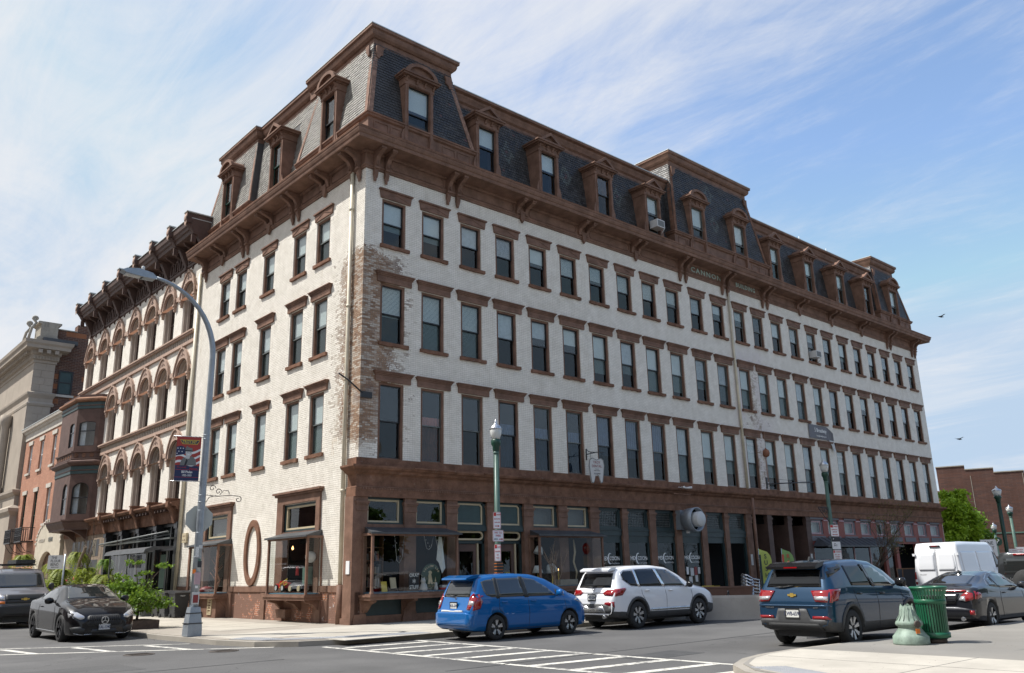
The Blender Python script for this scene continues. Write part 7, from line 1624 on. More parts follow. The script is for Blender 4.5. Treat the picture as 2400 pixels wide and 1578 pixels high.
# --- grey full-size van behind it
S = dict(sig=.03, x=(-2.8, 2.8), top=[(-2.8, 1.3), (-2.77, 1.95), (-2.65, 2.06), (0, 2.12), (1.0, 2.08), (1.3, 1.98), (1.7, 1.62), (1.95, 1.40), (2.3, 1.30), (2.65, 1.18), (2.76, 1.0), (2.8, .8)], belt=[(-2.8, 1.2), (1.6, 1.32), (2.2, 1.22), (2.7, 1.05), (2.8, .75)], bot=[(-2.8, .5), (2.6, .42), (2.8, .45)],
    w=[(-2.8, .96), (-2.7, 1.0), (2.3, 1.0), (2.65, .95), (2.8, .84)], tw=[(-2.8, .84), (1.2, .86), (1.8, .84), (2.3, .86), (2.8, .72)], wheels=[(-1.75, .37), (1.75, .37)])
c = Car('passenger_van', 'old grey full-size van with roof rack standing behind the black coupe at the left edge', 'van', (-6.8, 16.6, KX), R(-90), S, 'paint_grey', 'black_plastic', .62, scale=1.04)
c.wheels('steel', 'alloy'); c.panel('windscreen', [(-.80, 1.40), (.80, 1.40), (.74, 1.92), (-.74, 1.92)], 'F', 'car_window'); c.panel('grille', [(-.66, .86), (.66, .86), (.66, 1.16), (-.66, 1.16)], 'F', 'black_plastic', .02); c.panel('bumper', [(-.94, .46), (.94, .46), (.94, .78), (-.94, .78)], 'F', 'black_plastic', .10)
c.panel('side_window', [(.75, 1.35), (1.6, 1.34), (1.3, 1.85), (.75, 1.88)], 'R', 'car_window', both=True); c.panel('side_window', [(-2.4, 1.35), (.5, 1.35), (.5, 1.88), (-2.4, 1.88)], 'R', 'car_window', both=True)
for sg in (1, -1): c.panel('headlight', [(sg * y, z) for y, z in [(.68, .98), (.90, .98), (.90, 1.14), (.68, 1.14)]], 'F', 'lamp_clear', .02); c.panel('indicator', [(sg * y, z) for y, z in [(.68, .85), (.90, .85), (.90, .94), (.68, .94)]], 'F', 'orange', .02)
h = c.hit('F', 0, 1.0)[0]; b = MB(); b.box(h.x + .02, h.x + .04, -.14, .14, .985, 1.02); b.box(h.x + .02, h.x + .042, -.055, .055, .96, 1.045); b.build('badge', 'gold', c.root); MB().box(h.x + .015, h.x + .03, -.66, .66, .99, 1.01).build('grille_bar', 'black_gloss', c.root)
c.plate(.0, .60, 'FSX1-8', 'F', m='pale_grey'); c.mirror(1.55, 1.42, 'black_plastic', .22, .16, .24)
for y in (-.6, .6): MB().box(-2.4, 1.0, y - .02, y + .02, 2.2, 2.24).build('roof_rack', 'sash_black', c.root)
for x in (-2.0, -1.2, -.4, .4): MB().box(x - .02, x + .02, -.7, .7, 2.24, 2.28).build('roof_rack', 'sash_black', c.root)
MB().box(-.6, .9, -.1, .6, 2.28, 2.42).build('roof_box', 'black_plastic', c.root)
# ------------------------------------------------------------------ street furniture
def street_lamp(loc, label, h=6.3, m='lamp_green', group='cast iron street lamps with acorn globes', s=1.0):
    t = thing('street_lamp', label, 'street lamp', loc, 0, group)
    b = MB(); b.lathe([(.26 * s, 0), (.26 * s, .14), (.22 * s, .18), (.20 * s, .42), (.14 * s, .5), (.12 * s, .8), (.085 * s, .95)], (0, 0, 0), 12, smooth=False); b.build('base', m, t)
    b = MB(); b.lathe([(.085 * s, .95), (.085 * s, 2), (.078 * s, h - 1.02)], (0, 0, 0), 16); b.lathe([(.095 * s, h - 1.05), (.095 * s, h - 1.0)], (0, 0, 0), 16)
    for k in range(8):
        a = 2 * math.pi * k / 8; b.beam((.085 * s * math.cos(a), .085 * s * math.sin(a), 1), (.08 * s * math.cos(a), .08 * s * math.sin(a), h - 1.05), .012, .012)
    b.build('pole', m, t)
    b = MB(); b.lathe([(.09 * s, h - 1.0), (.11 * s, h - .92), (.11 * s, h - .84), (.155 * s, h - .76), (.155 * s, h - .64), (.13 * s, h - .60)], (0, 0, 0), 16); b.build('collar', 'lamp_green_dark', t)
    b = MB(); b.lathe([(.13 * s, h - .60), (.17 * s, h - .46), (.19 * s, h - .32), (.17 * s, h - .27)], (0, 0, 0), 20); b.build('globe', 'globe_glass', t)
    b = MB(); b.lathe([(.20 * s, h - .29), (.20 * s, h - .26), (.15 * s, h - .18), (.07 * s, h - .12), (.045 * s, h - .08), (.055 * s, h - .06), (.03 * s, h - .02), (.008 * s, h + .06)], (0, 0, 0), 20); b.build('finial', 'steel', t)
    return t
street_lamp((1.74, -5.35, 0), 'pale green street lamp rising behind the blue hatchback, carrying red and white parking signs', 6.22)
LB = street_lamp((20.75, -6.1, 0), 'green street lamp before the arcade with a wrought iron bracket and parking signs', 6.2)
street_lamp((47.3, -4.1, 0), 'dark green thick street lamp past the far end of the white building', 6.35, 'lamp_green_dark', s=1.5)
street_lamp((67.5, 2.0, 0), 'pale green street lamp before the brick warehouse, rightmost in the picture', 6.2, s=1.5)
street_lamp((74.6, 6.0, 0), 'small distant street lamp between the green tree and the brick warehouse', 5.0, s=1.4)
for loc in ((20.75, -6.1),):
    b = MB()
    for k in range(7): a = k * .12; b.tube([(-.1 - a, 0, 4.0), (-.16 - a, 0, 3.92 - .06 * (6 - k) * .5)], .012, 4)
    b.tube([(-.08, 0, 4.02), (-.98, 0, 4.02)], .018, 5); b.tube([(-.08, 0, 3.4), (-.4, 0, 3.55), (-.98, 0, 4.0)], .018, 5)
    for cx, cz, r in ((-.28, 3.83, .14), (-.52, 3.9, .09), (-.68, 3.94, .06)): b.tube([(cx + r * math.cos(t), 0, cz + r * math.sin(t)) for t in [k * .5 for k in range(14)]], .012, 4)
    b.build('scroll_bracket', 'sash_black', LB)
RSG = R(-28)
def sign(name, label, cat, loc, w, h, rz, lines, bg_='white_sign', border='red_ink', th=.006, group=None, extra=None, r=.03):
    """flat plate facing -y of its own frame; lines: (text, size, x, z, material, width factor)"""
    t = thing(name, label, cat, loc, rz, group)
    def rr(w, h, r): return [(sx * (w / 2 - r) + r * math.cos(R(a)), sz * (h / 2 - r) + r * math.sin(R(a))) for sx, sz, a0 in ((1, 1, 0), (-1, 1, 90), (-1, -1, 180), (1, -1, 270)) for a in (a0, a0 + 45, a0 + 90)]
    MB().prism(rr(w, h, r), 'y', 0, th).build('plate', bg_, t)
    if border: MB().ring(rr(w - .012, h - .012, r), rr(w - .03, h - .03, r), 'y', -.002, 0).build('border', border, t)
    for tx, sz, x, z, m, sx in lines: text(tx, sz, m, t, (x, -.003, z), extrude=.0015, sx=sx, bold=.001)
    if extra: extra(t)
    return t
def arrow(t, x, z, l, m, both=False):
    b = MB(); b.box(x - l / 2, x + l / 2 - .03, -.003, 0, z - .012, z + .012); b.prism([(x + l / 2 - .05, z - .035), (x + l / 2, z), (x + l / 2 - .05, z + .035)], 'y', -.0032, 0)
    if both: b.prism([(x - l / 2 + .05, z - .035), (x - l / 2, z), (x - l / 2 + .05, z + .035)], 'y', -.0032, 0)
    b.build('arrow', m, t)
def red_patch(t, w, h, k=.30): MB().box(-w / 2 + .02, -w / 2 + .02 + w * k, -.0025, 0, h / 2 - .12, h / 2 - .02).build('patch', 'red', t)
PG = 'red and white parking signs on the street lamps'
sign('parking_sign', 'narrow no parking sign, topmost on the lamp behind the blue hatchback', 'sign', (1.60, -5.5, 3.1), .24, .50, RSG, [('NO PARKING', .055, .03, .17, 'red_ink', .55), ('MON-FRI', .05, 0, .04, 'red_ink', .9), ('4AM-6AM', .045, 0, -.06, 'red_ink', .9)], extra=lambda t: (red_patch(t, .24, .5), arrow(t, 0, -.17, .15, 'red_ink')), group=PG)
sign('parking_sign', 'square pay to park sign on the lamp behind the blue hatchback', 'sign', (1.62, -5.52, 2.64), .36, .34, R(-15), [('PAY TO', .085, 0, .09, 'red_ink', .85), ('PARK', .085, 0, 0, 'red_ink', .85), ('METER', .05, -.08, -.1, 'black_ink', .8)], extra=lambda t: arrow(t, .09, -.10, .14, 'red_ink'), group=PG)
sign('parking_sign', 'narrow tilted no parking sign, lowest on the lamp behind the blue hatchback', 'sign', (1.60, -5.5, 2.14), .20, .50, R(-50), [('NO PARKING', .055, .03, .17, 'red_ink', .5), ('8AM-5PM', .05, 0, .04, 'red_ink', .7), ('SAT', .05, 0, -.06, 'red_ink', .8), ('TOW', .05, 0, -.15, 'red_ink', .8)], extra=lambda t: red_patch(t, .2, .5), group=PG)
b = MB(); b.box(-.12, .12, -.12, .0, 0, .38); t_ = b.build('utility_box', 'sash_black', loc=(1.62, -5.45, 1.5), label='small black box with orange stripes strapped to the lamp behind the blue hatchback', cat='box')
for k in range(4): MB().box(-.122, .122, -.123, .0, .05 + k * .09, .065 + k * .09).build('stripe', 'orange', t_)
sign('parking_sign', 'no parking sign with double arrow on the lamp before the arcade', 'sign', (20.62, -6.3, 3.0), .46, .50, R(-20), [('NO PARKING', .075, .04, .17, 'red_ink', .7), ('MON.ROUTE', .07, 0, .04, 'red_ink', .8), ('4AM-6AM', .065, 0, -.06, 'red_ink', .9)], extra=lambda t: (red_patch(t, .46, .5), arrow(t, 0, -.17, .3, 'red_ink', True)), group=PG)
sign('parking_sign', 'black and white parking zone sign on the lamp before the arcade', 'sign', (20.62, -6.3, 2.46), .46, .52, R(-20), [('2012', .10, -.05, -.10, 'black_ink', 1.0), ('ZONE', .04, -.08, -.02, 'black_ink', 1.0), ('P', .10, -.13, .17, 'white_ink', 1)], border=None, extra=lambda t: MB().box(-.23, .23, -.0015, 0, .06, .26).build('band', 'black_ink', t), group=PG)
sign('parking_sign', 'no parking sign lowest on the lamp before the arcade', 'sign', (20.62, -6.3, 1.93), .46, .46, R(-20), [('NO PARKING', .075, .05, .15, 'red_ink', .65), ('MAY 1 - NOV 1', .055, 0, .03, 'red_ink', .8), ('SATURDAY', .06, 0, -.06, 'red_ink', .9), ('MARKET', .06, 0, -.15, 'red_ink', .9)], extra=lambda t: red_patch(t, .46, .46, .18), group=PG)
# one way sign and others past the building
def ow(t):
    b = MB(); b.prism([(-.05, -.36), (-.05, -.27), (.12, -.27), (.12, -.22), (.30, -.315), (.12, -.41), (.12, -.36)], 'y', -.003, 0); b.build('arrow', 'black_ink', t); MB().tube([(0, .03, -2.2), (0, .03, -.4)], .03, 6).build('pole', 'galv', t)
sign('one_way_sign', 'white ONE WAY sign with black arrow behind the white cargo van', 'sign', (42.9, -4.6, 2.3), .95, 1.05, R(-50), [('ONE', .30, 0, .29, 'black_ink', .9), ('WAY', .30, 0, .0, 'black_ink', .9)], border='black_ink', extra=ow)
b = MB(); b.lathe([(.34, -.02), (.36, 0), (.34, .02)], (0, 0, 0), 20, axis='y'); t_ = b.build('round_parking_sign', 'lamp_green_dark', loc=(62.9, 1.8, 3.05), rz=R(-50), label='round dark green parking sign with white letter beside the one way sign', cat='sign'); text('P', .5, 'white_ink', t_, (0, -.03, 0), extrude=.002)
for (x, y, z, s, r_) in ((47.2, -4.5, 1.98, .55, R(-50)), (66.9, 1.5, 2.25, .7, R(-50))):
    sign('parking_sign', 'white and red parking sign on the dark thick lamp at right' if x < 50 else 'white and red parking sign on the rightmost pale lamp', 'sign', (x, y, z), s, s, r_, [('NO PARKING', .09, 0, .14, 'red_ink', .8), ('2 HOUR', .09, 0, 0, 'red_ink', .8), ('8AM-6PM', .08, 0, -.14, 'red_ink', .8)], group=PG)
# cobra-head street light with memorial banner
t = thing('street_light', 'tall galvanised street light with curved arm and sticker covered base on the corner', 'street light', (-5.42, -.05, 0))
b = MB()
for z0, z1, a, c in ((.0, .3, .21, .20), (.3, .62, .20, .165), (.62, .80, .165, .14)):
    b.add([(-a, -a, z0), (a, -a, z0), (a, a, z0), (-a, a, z0), (-c, -c, z1), (c, -c, z1), (c, c, z1), (-c, c, z1)], [(3, 2, 1, 0), (4, 5, 6, 7), (0, 1, 5, 4), (1, 2, 6, 5), (2, 3, 7, 6), (3, 0, 4, 7)])
b.build('base', 'galv', t)
pts = [(0, 0, .8), (0, 0, 3), (0, 0, 6), (0, 0, 8.3)]; r_ = [.125, .115, .10, .09]
for k in range(1, 13):
    a = k / 12 * R(84); pts.append((-2.15 * (1 - math.cos(a)), 0, 8.3 + 2.25 * math.sin(a))); r_.append(.095 - .045 * k / 12)
b = MB(); b.tube(pts, r_, 12); b.build('pole', 'galv', t)
b = MB(); b.prism([(-1.95, 10.50), (-2.1, 10.62), (-2.5, 10.68), (-2.85, 10.62), (-2.98, 10.54), (-2.85, 10.48), (-2.4, 10.44), (-2.0, 10.44)], 'y', -.16, .16); b.build('lamp_head', 'galv', t)
b = MB(); b.box(-2.85, -2.35, -.12, .12, 10.44, 10.475); b.build('lens', 'pale_grey', t); MB().lathe([(.05, 10.66), (.05, 10.80), (.03, 10.82)], (-2.35, 0, 0), 10).build('photocell', 'pale_grey', t)
for z in (5.82, 5.7, 4.5, 4.3, 4.0, 3.8, 3.55, 2.9, 2.2): MB().lathe([(.130 - z * .004, z), (.133 - z * .004, z + .01), (.130 - z * .004, z + .02)], (0, 0, 0), 12).build('strap', 'galv', t)
for i, (z, a, w_, h_, m) in enumerate(((1.05, -100, .20, .34, 'pale_grey'), (1.6, -95, .17, .34, 'pink_trim'), (1.36, -98, .07, .07, 'white_sign'), (2.0, -80, .12, .18, 'black_ink'), (2.12, -85, .08, .06, 'lamp_green'), (2.35, -120, .10, .3, 'steel'), (2.5, -80, .1, .1, 'pale_grey'), (1.8, -140, .10, .12, 'orange'))):
    aa = R(a); rr = .142; MB(Matrix.Translation((rr * math.cos(aa), rr * math.sin(aa), z)) @ Matrix.Rotation(aa + math.pi / 2, 4, 'Z')).box(-w_ / 2, w_ / 2, -.003, .01, -h_ / 2, h_ / 2).build('sticker', m, t)
MB(Matrix.Translation((.148 * math.cos(R(-100)), .148 * math.sin(R(-100)), 1.04)) @ Matrix.Rotation(R(-10), 4, 'Z')).box(-.07, .07, -.006, 0, -.12, .10).build('flyer_picture', 'burgundy', t)
for z, dx in ((.34, .215), (.62, .175)): b = MB(); b.ring([(-dx, -dx), (dx, -dx), (dx, dx), (-dx, dx)], [(-dx + .04, -dx + .04), (dx - .04, -dx + .04), (dx - .04, dx - .04), (-dx + .04, dx - .04)], 'z', z, z + .025); b.build('strap', 'sash_black', t)
b = MB(); S_ = lambda cx, cz, r, n=16, s=1, a0=0: [(cx + r * (1 - k / n * .75) * math.cos(a0 + s * k * .45), 0, cz + r * (1 - k / n * .75) * math.sin(a0 + s * k * .45)) for k in range(n)]
b.tube([(.12, 0, 4.02), (.4, 0, 3.98), (.8, 0, 4.0), (1.05, 0, 3.98)], .012, 5); b.tube(S_(1.05, 3.88, .10, s=-1, a0=1.57), .012, 5); b.tube(S_(.28, 4.22, .10, s=1, a0=0), .012, 5); b.tube(S_(.46, 4.12, .09), .012, 5); b.tube([(.5, 0, 4.02), (.62, 0, 4.16), (.75, 0, 4.14), (.78, 0, 4.04)], .012, 5); b.tube([(.12, 0, 3.8), (.2, 0, 3.95), (.4, 0, 4.0)], .012, 5)
ob_ = b.build('scroll_bracket', 'iron', t, rz=R(-30))
bn = thing('memorial_banner', 'red and navy banner with grey soldier portrait hanging from the street light', 'banner', (-5.55, -.05, 4.43), R(-12))
W_ = .70; H_ = 1.32
def bq(pts, m, y, nm='printed_shape'): return MB().prism([(-W_ - .02 + x * W_, z * H_) for x, z in pts], 'y', y, y + .0015).build(nm, m, bn)
MB().box(-W_ - .02, -.02, 0, .004, 0, H_).build('cloth', 'banner_red', bn)
bq([(0, 0), (1, 0), (1, .335), (0, .345)], 'navy', -.0016); bq([(0.12, .93), (.95, .93), (.85, .83), (.24, .83)], 'yellow', -.0016); bq([(.15, .918), (.92, .918), (.83, .842), (.26, .842)], 'navy', -.0032)
text('TROY.NY', .125, 'yellow', bn, (-W_ * .48 - .02, -.006, .88 * H_), extrude=.001, sx=.78, bold=.003)
for k, (z0, m) in enumerate(((.36, 'white_sign'), (.42, 'banner_red'), (.50, 'white_sign'), (.56, 'banner_red'), (.64, 'white_sign'))):
    n = 12; up_ = [(x / n, z0 + .05 * math.sin(x / n * 6.3 + .6) + x / n * .02 + .055) for x in range(n + 1)]; bq(up_ + [(x, z - .052) for x, z in up_[::-1]], m, -.0016 - .0004 * (k + 1))
bq([(0, .56), (.36, .60), (.40, .70), (.34, .76), (.2, .79), (.0, .76)], 'navy', -.0042)
for x, z in ((.06, .73), (.17, .73), (.28, .73), (.11, .66), (.24, .655), (.04, .61)): bq([(x + (.035 if k % 2 == 0 else .014) * math.sin(k * math.pi / 5), z + (.019 if k % 2 == 0 else .008) * math.cos(k * math.pi / 5)) for k in range(10)], 'white_sign', -.0052)
bq([(.18, .345), (.22, .44), (.30, .51), (.44, .535), (.50, .49), (.66, .56), (.82, .48), (.86, .345)], 'mid_grey', -.0062); bq([(.40, .50), (.56, .50), (.60, .62), (.42, .62)], 'pale_grey', -.0068); bq([(.52 + .135 * math.cos(t), .63 + .085 * math.sin(t)) for t in [2 * math.pi * k / 20 for k in range(20)]], 'pale_grey', -.0072)
bq([(.36, .675), (.66, .665), (.66, .74), (.52, .755), (.42, .79), (.37, .73)], 'mid_grey', -.0082); bq([(.34, .665), (.68, .66), (.67, .685), (.36, .695)], 'black_ink', -.0088)
for x in (.45, .56): bq([(x, .640), (x + .05, .640), (x + .05, .648), (x, .648)], 'black_ink', -.0086)
bq([(.44, .583), (.54, .578), (.57, .592), (.50, .600)], 'white_sign', -.0086); bq([(.36, .345), (.44, .50), (.50, .45), (.44, .345)], 'black_ink', -.0076)
text('We proudly', .055, 'red', bn, (-W_ * .74 - .02, -.006, .30 * H_), extrude=.001, shear=.3); text('Honor', .08, 'red', bn, (-W_ * .26 - .02, -.006, .275 * H_), extrude=.001, shear=.3)
text('Bill Phelan', .105, 'white_ink', bn, (-W_ * .5 - .02, -.006, .195 * H_), extrude=.001, sx=.72, bold=.002); text('1952-1953', .085, 'white_ink', bn, (-W_ * .5 - .02, -.006, .118 * H_), extrude=.001, sx=.75, bold=.001)
for z in (.245, .075): bq([(.02, z), (.98, z), (.98, z + .006), (.02, z + .006)], 'red', -.003)
for z in (1.33, -.015): MB().tube([(-W_ - .12, .005, z), (.05, .005, z)], .012, 6).build('banner_rod', 'steel', bn)
st = thing('stop_sign', 'back of an octagonal stop sign fixed to the street light pole', 'sign', (-5.43, -.02, 3.32), R(-12))
b = MB(); b.prism([(.415 * math.cos(R(22.5 + 45 * k)), .415 * math.sin(R(22.5 + 45 * k))) for k in range(8)], 'y', .10, .105); b.build('plate', 'sign_back', st); b = MB(); b.box(-.03, .03, .08, .10, -.3, .3); b.build('strap', 'steel', st)
bx = MB(); bx.box(-.10, 0, -.25, .25, -.22, .22); bx = bx.build('meter_box', 'cream_trim', loc=(-.02, 15.2, 3.45), label='small cream electric box on the white wall beside the rain pipe', cat='box')
for dy in (-.1, .1):
    for dz in (-.1, .08): MB().box(-.105, -.1, dy - .04, dy + .04, dz - .03, dz + .03).build('window', 'reveal_brown', bx)
# things on the main front
t = thing('tooth_sign', 'white tooth shaped dentist sign hanging from an iron bracket on the long front', 'sign', (11.35, -.75, 5.15), R(-12))
o = [(-.30, .0), (-.20, -.02), (-.14, .12), (-.10, .28), (0, .34), (.10, .28), (.14, .12), (.20, -.02), (.28, .02), (.34, .35), (.40, .75), (.36, .98), (.24, 1.06), (.10, 1.02), (0, .98), (-.10, 1.02), (-.24, 1.06), (-.36, .98), (-.40, .75), (-.36, .35)]
MB().prism(o, 'y', 0, .05).build('plate', 'pale_grey', t); ii = [(x * .93, .5 + (z - .5) * .95) for x, z in o]; MB().ring(o, ii, 'y', -.008, 0).build('border', 'mid_grey', t)
for y in (-.004,): text('TROY', .16, 'burgundy', t, (0, y, .86), sx=.9); text('DENTAL', .16, 'burgundy', t, (0, y, .70), sx=.85); text('Tony Lisi', .05, 'black_ink', t, (0, y, .58)); text('Professional Dentistry', .05, 'black_ink', t, (0, y, .51), sx=.7); text('333-4989', .10, 'black_ink', t, (0, y, .38), sx=.9)
b = MB(); b.tube([(.0, .72, 1.30), (0, -.1, 1.30)], .02, 5); b.tube([(0, .74, 1.05), (0, .74, 1.55)], .025, 5); b.tube([(0, .72, 1.5), (0, .3, 1.30)], .012, 4); b.tube([(-.3, 0, 1.02), (-.3, 0, 1.3)], .008, 4); b.tube([(.3, 0, 1.02), (.3, 0, 1.3)], .008, 4); b.tube([(-.4, 0, 1.30), (.4, 0, 1.30)], .014, 4); b.build('sign_bracket', 'sash_black', t)
t = thing('leasing_banner', 'dark grey leasing banner with one loose corner hanging on the upper wall', 'banner', (30.8, -.03, 8.84))
n = 12; vs = []
for k in range(n + 1):
    u = k / n; y = -.02 - .02 * math.sin(u * 9); top = .82 if u < .8 else .82 - (u - .8) * 1.9; vs += [(u * 2.85, y, 0 - .02 * u), (u * 2.6 if u > .8 else u * 2.72, y - (.12 * (u - .8) / .2 if u > .8 else 0), top)]
MB().add(vs, [(2 * k, 2 * k + 2, 2 * k + 3, 2 * k + 1) for k in range(n)]).build('cloth', 'banner_grey' if 'banner_grey' in MATS else 'slate_paint', t)
MB().add([(2.2, -.06, .0), (2.75, -.06, -.02), (2.8, -.10, -.55), (2.55, -.14, -.72), (2.45, -.10, -.4)], [(0, 1, 2, 3, 4)]).build('loose_corner', 'pale_grey', t)
text('5 Broadway', .34, 'white_ink', t, (1.30, -.055, .50), sx=.85, bold=.004); text('leasing@troyhillgroup.com', .14, 'white_ink', t, (1.35, -.055, .17), sx=.75)
text('MARTINEZ', .19, 'white_ink', BLD, (24.62, .1, 7.95), extrude=.001, sx=.75); text('GALLERY', .19, 'white_ink', BLD, (24.62, .1, 7.55), extrude=.001, sx=.75); text('MARTINEZ', .19, 'white_ink', BLD, (34.45, .1, 7.95), extrude=.001, sx=.75); text('GALLERY', .19, 'white_ink', BLD, (34.45, .1, 7.55), extrude=.001, sx=.75)
t = thing('iron_sign_arm', 'long black iron arm with rusty ball ornament projecting above the arcade', 'bracket', (25.7, 0, 5.85))
b = MB(); b.box(-.06, .06, -.05, 0, -.25, .35); b.tube([(0, -.03, .0), (1.4, -.5, .08), (3.2, -1.0, .16)], .035, 6); b.tube([(0, -.03, .30), (3.0, -.95, .18)], .008, 4); b.build('arm', 'sash_black', t)
b = MB(); b.lathe([(.02, 1.45), (.15, 1.52), (.20, 1.68), (.16, 1.84), (.05, 1.92), (.02, 1.98)], (.1, -.1, 0), 12); b.build('ball', 'terracotta', t); b = MB(); b.tube([(.1, -.05, 1.45), (.12, -.05, .1)], .02, 5); b.build('rod', 'rust_edge', t)
t = thing('exhaust_fan', 'round metal kitchen exhaust fan sticking out above the restaurant window', 'fan', (17.95, 0, 3.75))
MB().box(-.45, .45, -.28, 0, -.45, .45).build('housing', 'galv', t); b = MB(); b.lathe([(.40, .25), (.50, .30), (.55, .60), (.56, .95), (.52, .95), (.50, .62)], (0, 0, 0), 28, axis='y'); b.build('shroud', 'galv', t); MB().lathe([(.02, .66), (.51, .66)], (0, 0, 0), 28, axis='y').build('shroud_inside', 'void', t); b = MB(); b.lathe([(.34, .5), (.36, 1.12), (.33, 1.16), (.02, 1.17)], (0, 0, 0), 28, axis='y'); b.build('motor_cap', 'acunit', t); MB().box(-.1, .05, -.4, -.3, -.62, -.5).build('drain', 'acunit', t)
for v in (0, 1):
    loc = ((17.45, -.30, 18.62), (32.45, -.22, 13.92))[v]; lb = ('white air conditioner with strut in the fourth peaked dormer of the roof', 'white air conditioner on the sill of a fourth floor window at right')[v]
    t = thing('air_conditioner', lb, 'air conditioner', loc); MB().box(-.30, .30, -.20, .3, 0, .42).build('case', 'acunit', t); MB().box(-.25, .25, -.206, -.2, .05, .37).build('grille', 'mid_grey', t); b = MB(); b.tube([(.28, -.18, 0), (.28, .1, -.3)], .02, 5); b.build('strut', 'acunit', t)
for k, x in enumerate((17.7, 17.95)):
    b = MB(); b.tube([(0, 0, 0), (-.18, -.28, .02)], .05, 8); b.tube([(0, .2, .05), (0, 0, 0)], .03, 6); b.build('camera_body', 'white_sign', loc=(x, -.35, 5.25), label='white security camera on the cornice above the fan, pointing %s' % ('left' if k == 0 else 'down right'), cat='camera', rz=R(60 * k))
t = thing('iron_hook_arm', 'short black iron arm at the corner of the building beside the cream rain pipe', 'bracket', (0, .0, 7.75))
b = MB(); b.box(-.02, .45, -.08, -.02, -.08, .14); b.tube([(0.1, -.05, .05), (-.6, -.15, .45), (-1.0, -.2, .62)], .03, 5); b.build('arm', 'sash_black', t)
# bin, broken lamp base
t = thing('litter_bin', 'round green slatted steel litter bin on the near pavement', 'litter bin', (2.98, -17.55, 0))
rad = [(.10, .275), (.25, .277), (.55, .282), (.80, .288), (.92, .305), (1.02, .335), (1.06, .35)]
for k in range(34):
    a = 2 * math.pi * k / 34; b = MB(); pts = [(r * math.cos(a), r * math.sin(a), z) for z, r in rad]; n_ = len(pts); w_ = .017; tx, ty = -math.sin(a) * w_, math.cos(a) * w_
    vs = []; 
    for p in pts: vs += [(p[0] - tx, p[1] - ty, p[2]), (p[0] + tx, p[1] + ty, p[2]), (p[0] * .97 + tx, p[1] * .97 + ty, p[2]), (p[0] * .97 - tx, p[1] * .97 - ty, p[2])]
    fs = []
    for i in range(n_ - 1):
        for j in range(4): fs.append((4 * i + j, 4 * i + (j + 1) % 4, 4 * i + 4 + (j + 1) % 4, 4 * i + 4 + j))
    b.add(vs, fs); b.build('slat', 'bin_green', t)
for nm, pr in (('base_ring', [(.275, .10), (.30, .11), (.30, .20), (.275, .21), (.262, .2), (.262, .11)]), ('band', [(.288, .76), (.303, .77), (.303, .84), (.290, .85), (.28, .84), (.28, .77)]), ('rim', [(.345, 1.05), (.365, 1.06), (.365, 1.09), (.335, 1.10), (.325, 1.08), (.33, 1.06)])):
    b = MB(); b.lathe(pr + [pr[0]], (0, 0, 0), 40); b.f = [f for f in b.f if len(f) == 4]; b.m = b.m[:len(b.f)]; b.sm = b.sm[:len(b.f)]; b.build(nm, 'bin_green', t)
MB().lathe([(.02, .08), (.24, .08), (.25, .9), (.24, .92)], (0, 0, 0), 24).build('liner', 'black_plastic', t); MB().lathe([(.2, 0), (.22, .02), (.22, .09), (.1, .1)], (0, 0, 0), 20).build('foot', 'iron', t)
t = thing('lamp_base', 'broken pale green cast iron lamp base standing beside the green bin', 'lamp base', (2.40, -17.32, 0))
prf = [(.34, 0), (.345, .03), (.34, .15), (.31, .18), (.26, .24), (.215, .31), (.21, .33), (.25, .36), (.26, .39), (.25, .43), (.21, .47), (.165, .55), (.14, .65), (.125, .75)]
b = MB(); b.lathe(prf, (0, 0, 0), 28); vb = b.v; nn = len(prf)
for k in range(28): i = (nn - 1) * 28 + k; x, y, z = b.v[i]; b.v[i] = (x, y, z + .03 * math.sin(k * 1.3) - (.07 if 15 < k < 21 else 0))
b.f = b.f[:-1]; b.m = b.m[:-1]; b.sm = b.sm[:-1]
b.lathe([(.115, .72), (.12, .5), (.02, .5)], (0, 0, 0), 20); b.build('cast_base', 'pale_green', t)
for k in range(14):
    a = 2 * math.pi * k / 14; b = MB(); b.tube([(.235 * math.cos(a), .235 * math.sin(a), .45), (.162 * math.cos(a), .162 * math.sin(a), .56), (.126 * math.cos(a), .126 * math.sin(a), .73)], .008, 4); b.build('flute', 'pale_green', t)
MB(Matrix.Rotation(R(-35), 4, 'Z')).lathe([(.06, .262), (.075, .30), (.05, .31)], (0, 0, .40), 8, axis='y').build('broken_hole', 'iron', t); b = MB(Matrix.Rotation(R(-38), 4, 'Z')); b.box(-.03, .05, -.30, -.28, .22, .31); b.build('sticker', 'orange', t)
